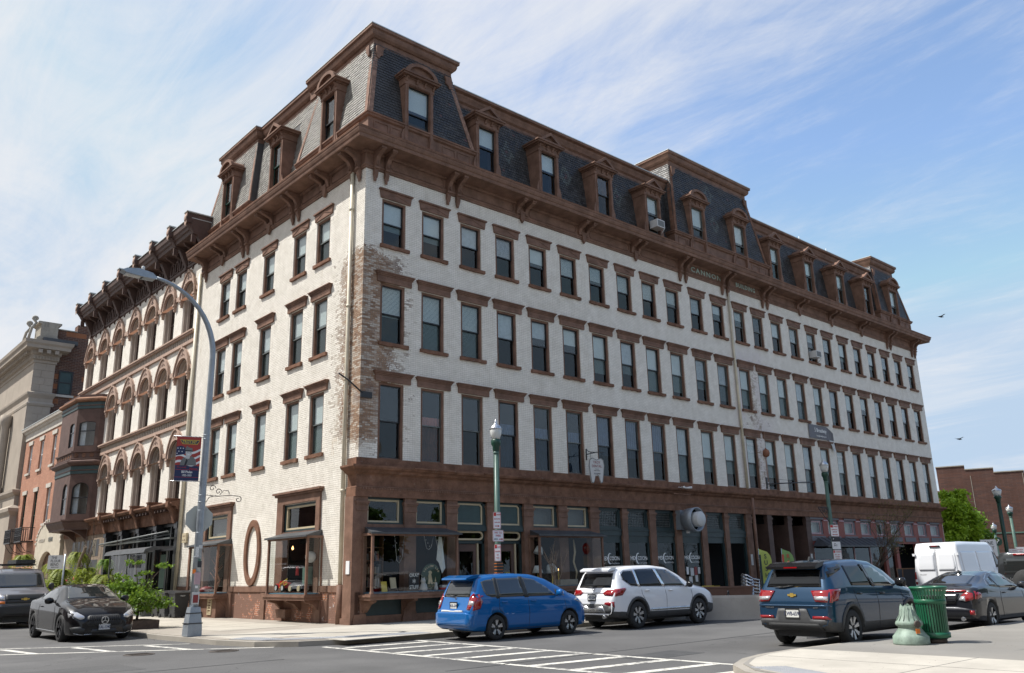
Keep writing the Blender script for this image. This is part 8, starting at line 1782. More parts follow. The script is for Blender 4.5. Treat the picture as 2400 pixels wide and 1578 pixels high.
# restaurant terrace
t = thing('concrete_barrier', 'low stained concrete barrier wall closing the dining terrace in the road', 'barrier', (9.9, -8.0, RZ), R(-52))
b = MB(); b.prism([(-.30, 0), (.30, 0), (.28, .12), (.22, .70), (.18, .78), (-.18, .78), (-.22, .70), (-.28, .12)], 'x', -1.6, .95); b.build('wall', 'barrier_conc', t)
t = thing('concrete_barrier', 'long concrete barrier along the road side of the dining terrace', 'barrier', (13.0, -8.8, RZ), 0)
b = MB(); b.prism([(-.30, 0), (.30, 0), (.28, .12), (.22, .70), (.18, .78), (-.18, .78), (-.22, .70), (-.28, .12)], 'x', -2.3, 8.0); b.build('wall', 'barrier_conc', t)
for i, (x, y, r0, lb) in enumerate(((9.55, -7.6, -52, 'brown plastic planter trough, left of two on the concrete barrier'), (10.05, -8.25, -52, 'brown plastic planter trough, right of two on the concrete barrier'))):
    b = MB(); b.add([(-.36, -.12, 0), (.36, -.12, 0), (.36, .12, 0), (-.36, .12, 0), (-.42, -.17, .26), (.42, -.17, .26), (.42, .17, .26), (-.42, .17, .26)], [(3, 2, 1, 0), (4, 5, 6, 7), (0, 1, 5, 4), (1, 2, 6, 5), (2, 3, 7, 6), (3, 0, 4, 7)]); b.ring([(-.44, -.19), (.44, -.19), (.44, .19), (-.44, .19)], [(-.38, -.14), (.38, -.14), (.38, .14), (-.38, .14)], 'z', .24, .29)
    b.build('planter', 'reveal_brown', loc=(x, y, RZ + .78), rz=R(r0), label=lb, cat='planter', group='planter troughs on the barrier')
ch = thing('chair', 'shiny aluminium terrace chair in the stack, lowest', 'chair', (12.7, -6.9, RZ + .02), R(60), 'stacked aluminium chairs on the terrace')
b = MB(); b.box(-.22, .22, -.22, .22, .43, .45); b.build('seat', 'chrome', ch)
for k in range(3): b = MB(); b.tube([(-.22 + .22 * (1 - math.cos(q * math.pi / 8)), .22 + .06 * math.sin(q * math.pi / 8), .60 + k * .09) for q in range(9)], .02, 5); b.build('back_bar', 'chrome', ch)
b = MB(); b.tube([(-.26, -.25, .62), (-.28, .0, .66), (-.24, .22, .80), (0, .30, .84), (.24, .22, .80), (.28, 0, .66), (.26, -.25, .62)], .018, 6); b.build('armrest', 'chrome', ch)
for sx in (-1, 1):
    for sy in (-1, 1): b = MB(); b.tube([(sx * .26, sy * .24, .62 if sy < 0 else .45), (sx * .24, sy * .24, 0)], .014, 5); b.build('leg', 'chrome', ch)
wds = ['second from the bottom', 'third from the bottom', 'fourth from the bottom', 'fifth from the bottom', 'topmost']
for k in range(5): copy_tree(ch, loc=(12.7 + .01 * k, -6.9, RZ + .02 + .115 * (k + 1)), label='shiny aluminium terrace chair in the stack, ' + wds[k])
t = thing('cafe_table', 'small steel cafe table with tilted top beside the stacked chairs', 'table', (11.7, -6.6, 0)); b = MB(); b.lathe([(.33, .70), (.34, .71), (.33, .725)], (0, 0, 0), 20); b.build('top', 'steel', t); b = MB(); b.tube([(0, 0, .02), (0, 0, .7)], .035, 8); b.build('leg', 'steel', t); MB().lathe([(.24, 0), (.22, .02), (.03, .04)], (0, 0, 0), 16).build('base', 'steel', t)
def aboard(loc, rz, m, label, h=.9, w=.5):
    t = thing('chalkboard', label, 'sign', loc, rz)
    for s in (-1, 1):
        T = Matrix.Rotation(R(12) * -s, 4, 'X'); b = MB(T); b.ring([(-w / 2, 0), (w / 2, 0), (w / 2, h), (-w / 2, h)], [(-w / 2 + .045, .12), (w / 2 - .045, .12), (w / 2 - .045, h - .05), (-w / 2 + .045, h - .05)], 'y', s * .18 - .012, s * .18 + .012); b.build('frame', m, t); MB(T).box(-w / 2 + .04, w / 2 - .04, s * .18 - .006, s * .18 + .006, .1, h - .04).build('board', 'black_ink', t)
    for i, tx in enumerate(('TACOS', '3.50', 'LUNCH')): o = text(tx, .10, 'white_ink' if i != 1 else 'orange', t, (0, -.20 + .035 * (1 if 0 else 0) - .03 * 0, h * (.8 - .2 * i)), sx=.8); o.rotation_euler = (R(78), 0, 0); o.location.y = -.187 + (h * (.8 - .2 * i)) * .21 - .03
    return t
aboard((13.6, -4.5, 0), R(-35), 'yellow', 'yellow framed chalkboard sign standing before the restaurant doors'); aboard((34.6, -3.0, 0), R(-45), 'wood', 'wood framed chalkboard sign on the pavement left of the white van', 1.3, .9)
def flag_(loc, label, m, m2, tx, rz=R(-30)):
    t = thing('feather_flag', label, 'flag', loc, rz); n = 12; vs = []
    for k in range(n + 1): u = k / n; w_ = .42 + .30 * math.sin(u * 1.9) if u < .75 else .70 * math.sqrt(max(0, 1 - ((u - .75) / .25) ** 2)); y = .04 * math.sin(u * 7); vs += [(-.35 + .25 * (1 - u) * 0, y, .3 + u * 2.1), (-.35 + w_, y + .03, .3 + u * 2.1 - .0)]
    fs = [(2 * k, 2 * k + 1, 2 * k + 3, 2 * k + 2) for k in range(n)]; MB().add(vs, fs).build('cloth', m, t); b = MB(); b.tube([(-.36, 0, 0), (-.36, 0, 1.6), (-.33, 0, 2.4)], .018, 5); b.build('pole', 'steel', t)
    MB().box(-.37, -.26, -.06, -.045, .5, 2.1).build('trim', m2, t)
    for i, c_ in enumerate(tx): text(c_, .30, m2 if m2 != 'flag_green' else 'flag_green', t, (-.03, -.09, 2.0 - i * .30), sx=1.0, bold=.006)
flag_((22.6, -1.4, 0), 'lime feather flag with green lettering at the left arcade opening', 'flag_lime', 'teal', 'SUSHI', R(-25)); flag_((24.7, -1.4, 0), 'green and red feather flag behind the lime flag at the arcade', 'flag_green', 'flag_red', 'RAMEN', R(-25))
# dry twig decoration in front of the second shop window
def twigs(name, label, cat, loc, h, n, spread, m, leafm=None, trunk=.05, start=.35, seed=2, th=.012, lev=3, lf=0.02, nl=0):
    r = random.Random(seed); t = thing(name, label, cat, loc); b = MB(); tips = []
    def grow(p, d, l, rad, lv):
        pts = [p]; q = p.copy(); dd = d.copy()
        for k in range(4): dd = (dd + Vector((r.uniform(-.18, .18), r.uniform(-.18, .18), r.uniform(-.02, .12)))).normalized(); q = q + dd * l / 4; pts.append(q.copy())
        b.tube(pts, [rad, rad * .9, rad * .8, rad * .65, rad * .5], 5 if lv else 4)
        tips.append((q, dd))
        if lv < lev:
            for _ in range(n if lv else n + 1):
                a = r.uniform(0, 6.28); s = spread * r.uniform(.6, 1.1); nd = (dd + Vector((math.cos(a) * s, math.sin(a) * s, r.uniform(-.1, .35)))).normalized(); k = r.randint(2, 4); grow(pts[k], nd, l * r.uniform(.55, .8), rad * .5, lv + 1)
    grow(Vector((0, 0, 0)), Vector((0, 0, 1)), h * start, trunk, 0); b.build('branches', m, t)
    if leafm:
        L_ = MB()
        for q, dd in tips:
            for _ in range(nl):
                p = q + Vector((r.gauss(0, .12), r.gauss(0, .12), r.gauss(0, .12))); u = Vector((r.uniform(-1, 1), r.uniform(-1, 1), r.uniform(-1, 1))).normalized() * lf; v = u.cross(Vector((r.uniform(-1, 1), r.uniform(-1, 1), 1))).normalized() * lf * .6
                L_.add([p - u, p + v, p + u, p - v], [(0, 1, 2, 3)])
        L_.build('leaves', leafm, t, kind='stuff')
    return t
twigs('twig_tree', 'bare silvery twig tree decoration standing before the second shop window', 'decoration', (6.9, -2.6, 0), 3.0, 6, .42, 'driftwood', trunk=.035, start=.42, seed=5, lev=2)
twigs('young_tree', 'thin nearly leafless street tree before the metal awning', 'tree', (25.6, -5.2, 0), 4.6, 3, .75, 'bark', 'leaf_olive', trunk=.09, start=.42, seed=9, lev=5, lf=.035, nl=2)
# big trees with real leaf clumps
def leafy(name, label, cat, loc, clumps, n, lf, m, trunk_h, trunk_r, seed=1, group=None, limb=True):
    r = random.Random(seed); t = thing(name, label, cat, loc, group=group); b = MB()
    b.tube([(0, 0, 0), (.05, 0, trunk_h * .5), (0, .05, trunk_h)], [trunk_r, trunk_r * .8, trunk_r * .6], 8)
    if limb:
        for c, rad in clumps: c = Vector(c); b.tube([(0, 0, trunk_h * .7), tuple(Vector((0, 0, trunk_h)).lerp(c, .5)), tuple(c)], [trunk_r * .5, trunk_r * .3, trunk_r * .12], 5)
    b.build('trunk', 'bark', t)
    rs = np.random.RandomState(seed); vol = np.array([a[1][0] * a[1][1] * a[1][2] if isinstance(a[1], tuple) else a[1] ** 3 for a in clumps]); vol = vol ** .8; vol /= vol.sum(); V = []
    subs = []
    for (c, rad), w_ in zip(clumps, vol):
        rad = np.array(rad if isinstance(rad, tuple) else (rad,) * 3); c = np.array(c); k = int(n * w_)
        ns = max(6, int(26 * (vol.size * w_) ** .5)); dirs = rs.normal(size=(ns, 3)); dirs /= np.linalg.norm(dirs, axis=1)[:, None]; sc = c + dirs * rad * rs.uniform(.45, 1.0, (ns, 1)); pick = rs.randint(0, ns, k)
        P = sc[pick] + rs.normal(size=(k, 3)) * rad.mean() * .17 * np.array([1, 1, .6]); V.append(P)
    P = np.concatenate(V); k = len(P); u = rs.normal(size=(k, 3)); u /= np.linalg.norm(u, axis=1)[:, None]; a = rs.normal(size=(k, 3)) + np.array([0, 0, 1.2]); v = np.cross(u, a); v /= np.linalg.norm(v, axis=1)[:, None]
    s = (lf * rs.uniform(.6, 1.3, (k, 1))); Q = np.stack([P - u * s, P + v * s * .55, P + u * s, P - v * s * .55], 1).reshape(-1, 3)
    me = bpy.data.meshes.new('crown'); me.from_pydata(Q.tolist(), [], np.arange(4 * k).reshape(-1, 4).tolist()); me.materials.append(mt(m)); me.update(); obj('crown', me, t, kind='stuff' if k > 300 else None); return t
leafy('tree', 'bright green leafy tree beyond the right end of the white building', 'tree', (52.6, .6, 0), [((-2.4, 0, 4.9), (1.4, 1.4, 1.3)), ((-1.0, 0, 5.7), (1.1, 1.1, 1.1)), ((-2.6, .5, 3.4), 1.5), ((-.3, 0, 4.3), (1.6, 1.6, 1.3)), ((1.0, 0, 3.5), 1.3), ((.2, 0, 2.6), 1.3)], 26000, .15, 'leaf_bright', 2.6, .2, 3)
leafy('tree', 'duller green lower tree at the right of the bright one', 'tree', (57.6, 2.6, 0), [((-1.0, 0, 4.6), 1.6), ((1.0, 0, 3.8), 1.7), ((.2, 0, 3.0), 1.6)], 13000, .15, 'leaf_mid', 2.2, .16, 4)
pl = MB(); pl.ring([(-.55, -.75), (.55, -.75), (.55, .75), (-.55, .75)], [(-.47, -.67), (.47, -.67), (.47, .67), (-.47, .67)], 'z', 0, .28); pl = pl.build('planter_box', 'bark', loc=(-5.1, 5.8, 0), label='low dark timber planter under the leafy shrub on the kerb', cat='planter'); MB().box(-.47, .47, -.67, .67, .0, .22).build('soil', 'bark', pl)
leafy('shrub', 'leafy green street shrub with reaching branches beside the black coupe', 'shrub', (-5.05, 5.85, .2), [((0, 0, .7), (.85, .85, .5)), ((-.5, .4, .95), (.6, .6, .4)), ((.0, .1, 1.2), (.5, .5, .3)), ((.1, -.1, 1.62), (.3, .3, .12)), ((.55, -.62, 1.86), (.36, .36, .08)), ((-.15, .2, 2.02), (.3, .3, .12)), ((-.45, .6, 1.5), (.3, .3, .15)), ((.7, -.6, .6), (.35, .35, .2))], 3900, .06, 'leaf_mid', .9, .05, 6)
def fern(loc, label, s=1.0, m='leaf_fern', seed=0, pot=True):
    r = random.Random(seed); t = thing('hanging_fern', label, 'plant', loc, group='ferns outside the flower shop'); b = MB()
    for k in range(90):
        a = r.uniform(0, 6.28); l = s * r.uniform(.55, 1.0); up = r.uniform(.1, .6); pts = [Vector((math.cos(a) * l * q * .9, math.sin(a) * l * q * .9, l * (up * q * 1.6 - 1.35 * q * q))) for q in (0, .2, .4, .6, .8, 1.0)]
        sd = Vector((-math.sin(a), math.cos(a), 0))
        for i in range(5):
            for h_ in range(3):
                p = pts[i].lerp(pts[i + 1], h_ / 3); w_ = .10 * s * (1 - (i + h_ / 3) / 5.5); d_ = (pts[i + 1] - pts[i]).normalized() * .045 * s
                b.add([p, p + sd * w_ + d_ * .6, p + sd * w_ * .9 + d_ * 1.4, p + d_], [(0, 1, 2, 3)]); b.add([p, p + d_, p - sd * w_ * .9 + d_ * 1.4, p - sd * w_ + d_ * .6], [(0, 1, 2, 3)])
    b.build('fronds', m, t, kind='stuff')
    if pot: MB().lathe([(.10 * s, -.22 * s), (.16 * s, -.02 * s), (.17 * s, 0)], (0, 0, 0), 12).build('pot', 'wood', t)
for i, (x, y, z, s, lb) in enumerate(((-2.0, 25.2, 2.95, .95, 'large hanging fern, highest of those before the timber shopfront'), (-2.4, 26.2, 2.1, 1.05, 'wide hanging fern left of the driftwood post behind the grey van'), (-2.0, 23.3, 2.15, .85, 'fern hanging just right of the red flowers'), (-1.8, 20.9, 1.75, 1.0, 'low fern next to the glass display case'), (-2.6, 27.6, 2.5, .8, 'shaggy fern behind the sandwich shop sign'), (-3.0, 32.7, 3.05, 1.0, 'hanging fern by the stone portal, farthest left'))): fern((x, y, z), lb, s * 1.2, 'leaf_fern', i)
fern((-1.7, 21.3, 2.55), 'feathery dark green plant above the low fern by the glass case', .75, 'leaf_mid', 12, False)
leafy('shrub', 'dense yellow-green bush between the driftwood post and the glass display case', 'shrub', (-2.1, 22.0, 0), [((0, 0, 1.2), (.6, .9, .6)), ((-.1, .6, 1.7), (.5, .6, .45)), ((0, -.7, .8), (.5, .6, .5))], 2600, .07, 'leaf_fern', 1, .03, 15, limb=False)
leafy('shrub', 'drooping yellow-green bush under the sandwich shop sign', 'shrub', (-2.5, 27.2, 0), [((0, 0, 1.4), (.7, 1.1, .7)), ((0, .8, 1.0), (.6, .8, .6)), ((0, -1, 1.2), (.5, .7, .5))], 2600, .08, 'leaf_fern', 1, .03, 16, limb=False)
leafy('flower_pot', 'pot of red flowers among the ferns', 'plant', (-2.4, 23.9, 0), [((0, 0, 1.3), .35)], 260, .05, 'leaf_dark', 1.0, .03, 8, limb=False)
r = random.Random(4); b = MB()
for k in range(26): p = (-2.5 + r.uniform(-.4, .4), 23.8 + r.uniform(-.5, .5), 1.45 + r.uniform(-.3, .35)); b.lathe([(.02, -.03), (.055, 0), (.02, .03)], p, 6)
b.build('red_blossoms', 'red', label='cluster of red geranium blossoms among the ferns', cat='flowers', kind='stuff')
b = MB(); b.tube([(-2.3, 24.6, 0), (-2.25, 24.4, 1.4), (-2.3, 23.6, 2.6), (-2.35, 22.6, 3.3), (-2.3, 25.3, 3.35)][:4], [.10, .09, .08, .07], 7); b.build('driftwood_post', 'driftwood', label='pale driftwood post leaning among the ferns', cat='post')
for k, (x, y, h, lb) in enumerate(((-1.4, 28.6, 4.0, 'tall gnarled branch standing left at the timber shopfront'), (-1.3, 25.2, 4.2, 'tall gnarled branch standing in the middle of the timber shopfront'), (-1.2, 22.4, 3.7, 'slim gnarled branch standing right at the timber shopfront'))): twigs('dry_branch', lb, 'branch', (x, y, 0), h, 2, .35, 'bark', trunk=.07, start=.6, seed=20 + k, lev=3)
s_ = sign('shop_sign', 'white sandwich shop sign with bold black lettering behind the grey van', 'sign', (-3.7, 22.6, 2.55), .68, .68, R(-10), [('THE', .18, -.08, .21, 'black_ink', .8), ('FLOUR', .18, 0, .05, 'black_ink', .8), ('BEND', .18, -.03, -.12, 'black_ink', .8), ('BAKE SHOP', .07, 0, -.25, 'black_ink', .9)], border=None)
MB().tube([(.42, .05, -2.6), (.42, .05, .4)], .05, 8).build('pole', 'galv', s_)
for i, (x, y, lb) in enumerate(((-.95, 11.6, 'black wheeled rubbish bin nearest the bay window on the side street'), (-1.05, 12.5, 'dark grey wheeled rubbish bin with ribbed sides behind the black one'), (-1.0, 13.5, 'black lidded recycling bin at the back of the pair beside the rain pipe'))):
    t = thing('wheelie_bin', lb, 'rubbish bin', (x - .3, y + .6, 0), 0, 'rubbish bins on the side street'); m = 'black_plastic' if i != 1 else 'grey_plastic'
    b = MB(); b.add([(-.24, -.28, .05), (.24, -.28, .05), (.24, .28, .05), (-.24, .28, .05), (-.31, -.36, .98), (.31, -.36, .98), (.31, .36, .98), (-.31, .36, .98)], [(3, 2, 1, 0), (4, 5, 6, 7), (0, 1, 5, 4), (1, 2, 6, 5), (2, 3, 7, 6), (3, 0, 4, 7)])
    for k in range(6): b.box(-.30, .30, -.355 + .02, -.345 + .02, .2 + k * .1, .23 + k * .1)
    b.build('body', m, t); MB().prism([(-.38, .98), (-.40, 1.03), (-.2, 1.12), (.36, 1.10), (.40, 1.0), (.38, .98)], 'x', -.33, .33).build('lid', 'sash_black', t)
    for s in (-1, 1): MB().lathe([(.09, s * .26 - .03), (.09, s * .26 + .03)], (0, 0, 0), 12, axis='x').build('wheel', 'tyre', t, (0, .22, .09))
    text('TROY', .08, 'white_ink', t, (0, -.40, .90))
b = MB(); b.tube([(-.02, 13.4, 2.92), (-.5, 13.4, 2.92), (-.55, 13.4, 2.9)], .025, 6); b.tube([(-.5, 13.4, 2.9), (-.5, 13.4, 0)], .03, 6); b.build('standpipe', 'brown_worn', label='thin brown standpipe behind the street light pole', cat='pipe')
# birds
for i, (x, y, z) in enumerate(((38.0, 0.0, 0.0), (0, 0, 0))):
    p = (Vector((-15.442, -25.444, 1.6)) + Vector(((1.021, .375, .28), (1.061, .392, .139))[i]) * 62); b = MB(); b.prism([(-.25, 0), (-.05, .06), (.2, .03), (.3, 0), (.1, -.05)], 'y', -.04, .04); b.add([(-.05, 0, .03), (.12, 0, .03), (.1, .38, .14), (-.05, .36, .12)], [(0, 1, 2, 3)]); b.add([(-.05, 0, .03), (-.05, -.36, .10), (.1, -.38, .12), (.12, 0, .03)], [(0, 1, 2, 3)])
    b.build('bird', 'black_ink', loc=p, rz=R(-20), label=('small dark bird flying in the sky, higher of two at right', 'small dark bird flying low over the brick warehouse')[i], cat='bird')
# ------------------------------------------------------------------ goods in the shop windows
def item(b, name, m, loc, label, cat, rz=0, grp=None): return b.build(name, m, loc=loc, rz=rz, label=label, cat=cat, group=grp)
sh = thing('bookshelf', 'wooden bookshelf full of dark books behind the first shop window', 'shelf', (1.05, 1.0, 0)); b = MB()
for z in (1.15, 1.6, 2.05, 2.5): b.box(-.6, .6, -.12, .12, z, z + .03)
b.box(-.62, -.58, -.12, .12, 1, 2.9); b.box(.58, .62, -.12, .12, 1, 2.9); b.build('case', 'wood', sh)
r = random.Random(5)
bks = {}
for row in range(3):
    x = -.56
    while x < .5:
        w_ = r.choice((.025, .035, .045)); h_ = r.choice((.22, .27, .31)); mm = r.choice(('pale_grey', 'burgundy', 'teal_light', 'wood', 'mid_grey', 'cream_trim')); k = (w_, h_, mm)
        if k not in bks: bks[k] = MB().box(0, w_ - .003, -.1, .06, 0, h_).mesh('book', mm)
        obj('book', bks[k], sh, (x, 0, 1.18 + row * .45)); x += w_ + (.0 if r.random() < .9 else .08)
for i, (x, y, z, w_, h_, m, lb) in enumerate(((.95, -.35, 1.02, .22, .34, 'yellow', 'yellow booklet propped in the first shop window'), (1.35, -.3, 1.12, .26, .36, 'cream_trim', 'cream booklet propped beside the yellow one'))):
    b = MB(Matrix.Rotation(R(-12), 4, 'X')); b.box(-w_ / 2, w_ / 2, 0, .02, 0, h_); item(b, 'booklet', m, (x, y, z), lb, 'book', R(8 * i))
sg_ = sign('window_sign', 'black hand lettered board reading okay stuff in the first shop window', 'sign', (2.1, -.42, 1.33), .46, .62, 0, [('OKAY', .17, 0, .2, 'white_ink', .85), ('*', .34, 0, -.06, 'white_ink', 1), ('STUFF', .19, 0, -.2, 'white_ink', .75)], 'black_ink', 'wood', .02)
t = thing('window_sign', 'round dark green shop sign with a yellow dog in the first shop window', 'sign', (2.85, -.40, 1.48)); b = MB(); b.prism([(.42 * math.cos(2 * math.pi * k / 28), .44 * math.sin(2 * math.pi * k / 28)) for k in range(28)], 'y', 0, .03); b.build('plate', 'green_sign', t)
tx = 'YELLOW LAB'
for i, c_ in enumerate(tx): a = R(150 - 13.5 * i); o = text(c_, .095, 'cream_trim', t, (.345 * math.cos(a), -.006, .35 * math.sin(a)), bold=.003); o.rotation_euler = (R(90), -(a - math.pi / 2) * -1 * -1, 0)
dog = [(-.16, -.26), (-.12, -.10), (-.13, .02), (-.10, .10), (-.13, .16), (-.06, .20), (.0, .18), (.03, .12), (-.01, .08), (.02, -.04), (.05, -.16), (.05, -.27), (.01, -.27), (-.02, -.14), (-.05, -.27)]
MB().prism(dog, 'y', -.008, 0).build('dog', 'cream_trim', t); MB().prism([(.08, -.2), (.26, -.2), (.22, -.26), (.12, -.26)], 'y', -.008, 0).build('boat', 'cream_trim', t); MB().prism([(.15, -.18), (.18, -.02), (.21, -.18)], 'y', -.008, 0).build('sail', 'cream_trim', t); text('VINTAGE', .075, 'cream_trim', t, (.0, -.006, -.33))
b = MB(); b.lathe([(.13, 0), (.15, .08), (.12, .2), (.07, .28)], (0, 0, 0), 12); b.lathe([(.02, .24), (.08, .28), (.095, .34), (.06, .41), (.01, .43)], (-.03, -.02, 0), 12); b.lathe([(.03, .40), (.015, .46)], (-.07, 0, 0), 5); b.lathe([(.03, .40), (.015, .46)], (.03, 0, 0), 5); item(b, 'ceramic_dog', 'pale_grey', (2.5, -.42, 1.0), 'white ceramic dog figurine sitting left on the paw print cloth', 'figurine')
b = MB(); b.lathe([(.07, 0), (.08, .06), (.06, .14), (.04, .18), (.06, .22), (.02, .28)], (0, 0, 0), 10); item(b, 'ceramic_dog', 'pale_grey', (3.02, -.45, 1.0), 'small white ceramic figurine in the middle of the paw print cloth', 'figurine')
for i, (x, z, m) in enumerate(((3.42, 1.0, 'red'), (3.46, 1.09, 'pale_grey'))): item(MB().box(-.13, .13, -.1, .1, 0, .085), 'tin_box', m, (x, -.3, z), ('red tin box under the pale one in the first shop window', 'pale tin box on top of the red one in the first shop window')[i], 'box')
b = MB(); n = 16
for k in range(n): u0, u1 = k / n, (k + 1) / n; b.add([(2.2 + 1.5 * u0, -.56 + .015 * (k % 2), .84), (2.2 + 1.5 * u1, -.56 + .015 * ((k + 1) % 2), .84), (2.2 + 1.5 * u1, -.5, 1.02), (2.2 + 1.5 * u0, -.5, 1.02)], [(0, 1, 2, 3)])
cl_ = b.build('paw_print_cloth', 'navy', label='dark blue paw print cloth along the sill of the first shop window', cat='cloth')
for k in range(6):
    x = 2.35 + k * .24; g = MB()
    for dx, dz, rr in ((0, -.03, .03), (-.035, .02, .014), (-.012, .035, .014), (.015, .035, .014), (.04, .015, .014)): g.lathe([(rr, -.004), (rr, .004)], (x + dx, -.575, .93 + dz), 8, axis='y')
    g.build('paw_print', 'white_ink', cl_)
for i, (x, h) in enumerate(((1.25, .9), (2.5, .45), (3.0, .5))):
    b = MB(); b.tube([(0, 0, 0), (.10, 0, -h * .9), (.2, 0, -h), (.32, 0, -h * .8), (.4, 0, 0)], .006, 4)
    for q in range(5): b.lathe([(.004, -.02), (.016, 0), (.004, .02)], (.08 * q, 0, -h * .25 * q if q < 4 else -.3), 6)
    item(b, 'fairy_lights', 'pale_grey', (x, -.45, 2.85), ('longest strand of fairy lights at the left of the first shop window', 'short loop of fairy lights in the middle of the first shop window', 'loop of fairy lights beside the hanging cloth')[i], 'lights')
b = MB(); b.add([(0, 0, 0), (.16, .03, 0), (.30, 0, -1.1), (.12, -.04, -1.28), (.02, .03, -.9)], [(0, 1, 2, 3, 4)]); b.add([(0, 0, 0), (.02, .03, -.9), (-.06, .06, -.8)], [(0, 1, 2)]); item(b, 'hanging_cloth', 'blind', (3.25, -.3, 2.85), 'long white cloth hanging from the top of the first shop window', 'cloth')
for i, (x, z, tl, s) in enumerate(((8.15, 2.25, 20, .2), (8.1, 1.5, 0, .22), (8.9, 1.55, -18, .26))):
    t = thing('table_lamp', ('tilted white lamp shade, highest at the left of the second shop window', 'straight white lamp shade low at the left of the second shop window', 'brass lamp with tilted white shade in the second shop window')[i], 'lamp', (x + .1, -.2, z)); MB(Matrix.Rotation(R(tl), 4, 'Y')).lathe([(s, 0), (s * .55, .28)], (0, 0, 0), 16).build('lamp_shade', 'blind', t)
    if i: b = MB(); b.lathe([(.09, .98 - z + .02), (.03, 1.02 - z + .02), (.035, (1.0 - z) / 2), (.02, 0)], (0, 0, 0), 10); b.build('stand', 'gold', t)
t = thing('candlestick', 'brass candlestick lamp with glowing bulb in the second shop window', 'lamp', (9.35, -.2, 1.0)); b = MB(); b.lathe([(.09, 0), (.03, .05), (.045, .2), (.02, .3), (.035, .42), (.015, .56)], (0, 0, 0), 10); b.build('stand', 'gold', t); b = MB(); b.lathe([(.01, .56), (.02, .60), (.008, .65)], (0, 0, 0), 8); b.build('bulb', 'bulb', t)
for loc, lb in (((-.28, 4.0, 2.62), 'bare bulb glowing orange high in the corner bay window'), ((10.2, .2, 1.85), 'small orange bulb glowing in the second shop window'), ((30.9, .9, 2.2), 'warm bulb glowing behind the glass under the metal awning'), ((6.65, .7, 2.2), 'warm bulb glowing behind the right hand shop door, left of two'), ((7.0, .7, 2.2), 'warm bulb glowing behind the right hand shop door, right of two')):
    b = MB(); b.lathe([(.008, .06), (.03, 0), (.04, -.04), (.02, -.08), (.004, -.09)], (0, 0, 0), 10); b.build('light_bulb', 'bulb', loc=loc, label=lb, cat='light bulb')
b = MB(); b.box(-.5, .5, -.25, .25, 0, .22); item(b, 'wooden_box', 'limestone_dark', (9.6, -.3, 1.0), 'long pale box under the lamps in the second shop window', 'box')
b = MB(); b.tube([(0, 0, 0), (.05, 0, -.5), (-.05, 0, -.9), (.12, 0, -1.3), (.02, 0, -1.7)], [.04, .06, .05, .05, .02], 4); item(b, 'hanging_ribbon', 'cream_trim', (10.3, -.2, 2.8), 'long pale ribbon hanging in the second shop window', 'ribbon')
for y0, lb in ((6.5, 'green'),):
    o = text('OPEN', .11, 'yellow', None, (6.95, .2, 1.52)); o['label'] = 'small open sign hanging behind the glass of the right hand shop door'; o['category'] = 'sign'
    o.name = 'open_sign'
# side street window: pedal cars
t = thing('toy_car', 'red pedal fire truck with yellow ladder in the corner bay window', 'toy', (-.28, 4.65, 1.10), R(-90)); b = MB(); b.prism([(-.30, .08), (.42, .08), (.42, .26), (.10, .28), (.04, .34), (-.05, .22), (-.30, .24)], 'y', -.13, .13); b.build('body', 'red', t)
for x in (-.2, .3):
    for s in (-1, 1): MB().lathe([(.105, s * .16 - .02), (.105, s * .16 + .02)], (0, 0, 0), 16, axis='y').build('wheel', 'pale_grey', t, (x, 0, .09)); MB().ring([(.12 * math.cos(k * .39), .12 * math.sin(k * .39)) for k in range(16)], [(.09 * math.cos(k * .39), .09 * math.sin(k * .39)) for k in range(16)], 'y', s * .16 - .025, s * .16 + .025).build('tyre', 'tyre', t, (x, 0, .09))
b = MB(); b.beam((.05, -.15, .22), (.65, -.15, .42), .02, .02); b.beam((.05, -.15, .10), (.65, -.15, .24), .02, .02)
for k in range(5): b.beam((.1 + k * .13, -.15, .12 + k * .03), (.1 + k * .13, -.15, .24 + k * .045), .015, .015)
b.build('ladder', 'yellow', t)
t = thing('toy_car', 'grey metal pedal car in the middle of the corner bay window', 'toy', (-.3, 3.4, 1.08), R(-90)); b = MB(); b.prism([(-.45, .08), (.55, .08), (.5, .2), (.15, .26), (-.1, .30), (-.35, .24), (-.5, .16)], 'y', -.14, .14); b.build('body', 'paint_grey', t)
for x in (-.3, .35):
    for s in (-1, 1): MB().lathe([(.10, s * .17 - .02), (.10, s * .17 + .02)], (0, 0, 0), 16, axis='y').build('wheel', 'cream_trim', t, (x, 0, .09))
b = MB(); b.lathe([(.01, -.2)] + [(.2 * math.sin(math.pi * k / 10), -.2 * math.cos(math.pi * k / 10)) for k in range(1, 10)] + [(.01, .2)], (0, 0, 0), 20); item(b, 'desk_globe', 'pale_grey', (-.2, 2.75, 2.25), 'round pale globe at the right side of the corner bay window', 'globe')
b = MB(); b.lathe([(.06, 0), (.06, .30), (.04, .33)], (0, 0, 0), 12); item(b, 'thermos', 'red', (-.1, 3.9, 1.62), 'red cylinder standing behind the toy fire truck', 'container')
b = MB(); b.box(-.12, .12, -.18, .18, 0, .62); item(b, 'folded_shirt', 'lamp_green', (-.1, 3.1, 1.3), 'green checked shirt standing behind the grey pedal car', 'clothing')
b = MB(); b.tube([(0, 0, 0), (.1, -.2, .5), (-.1, -.1, 1.0), (.05, .2, 1.5)], [.05, .04, .03, .02], 5)
for k in range(14): a = k * .9; b.tube([(0, 0, .3 + k * .08), (.25 * math.cos(a), .35 * math.sin(a), .6 + k * .08)], .012, 4)
item(b, 'dried_branch', 'terracotta', (-.2, 11.0, 1.0), 'reddish dried branch in the far bay window', 'decoration')
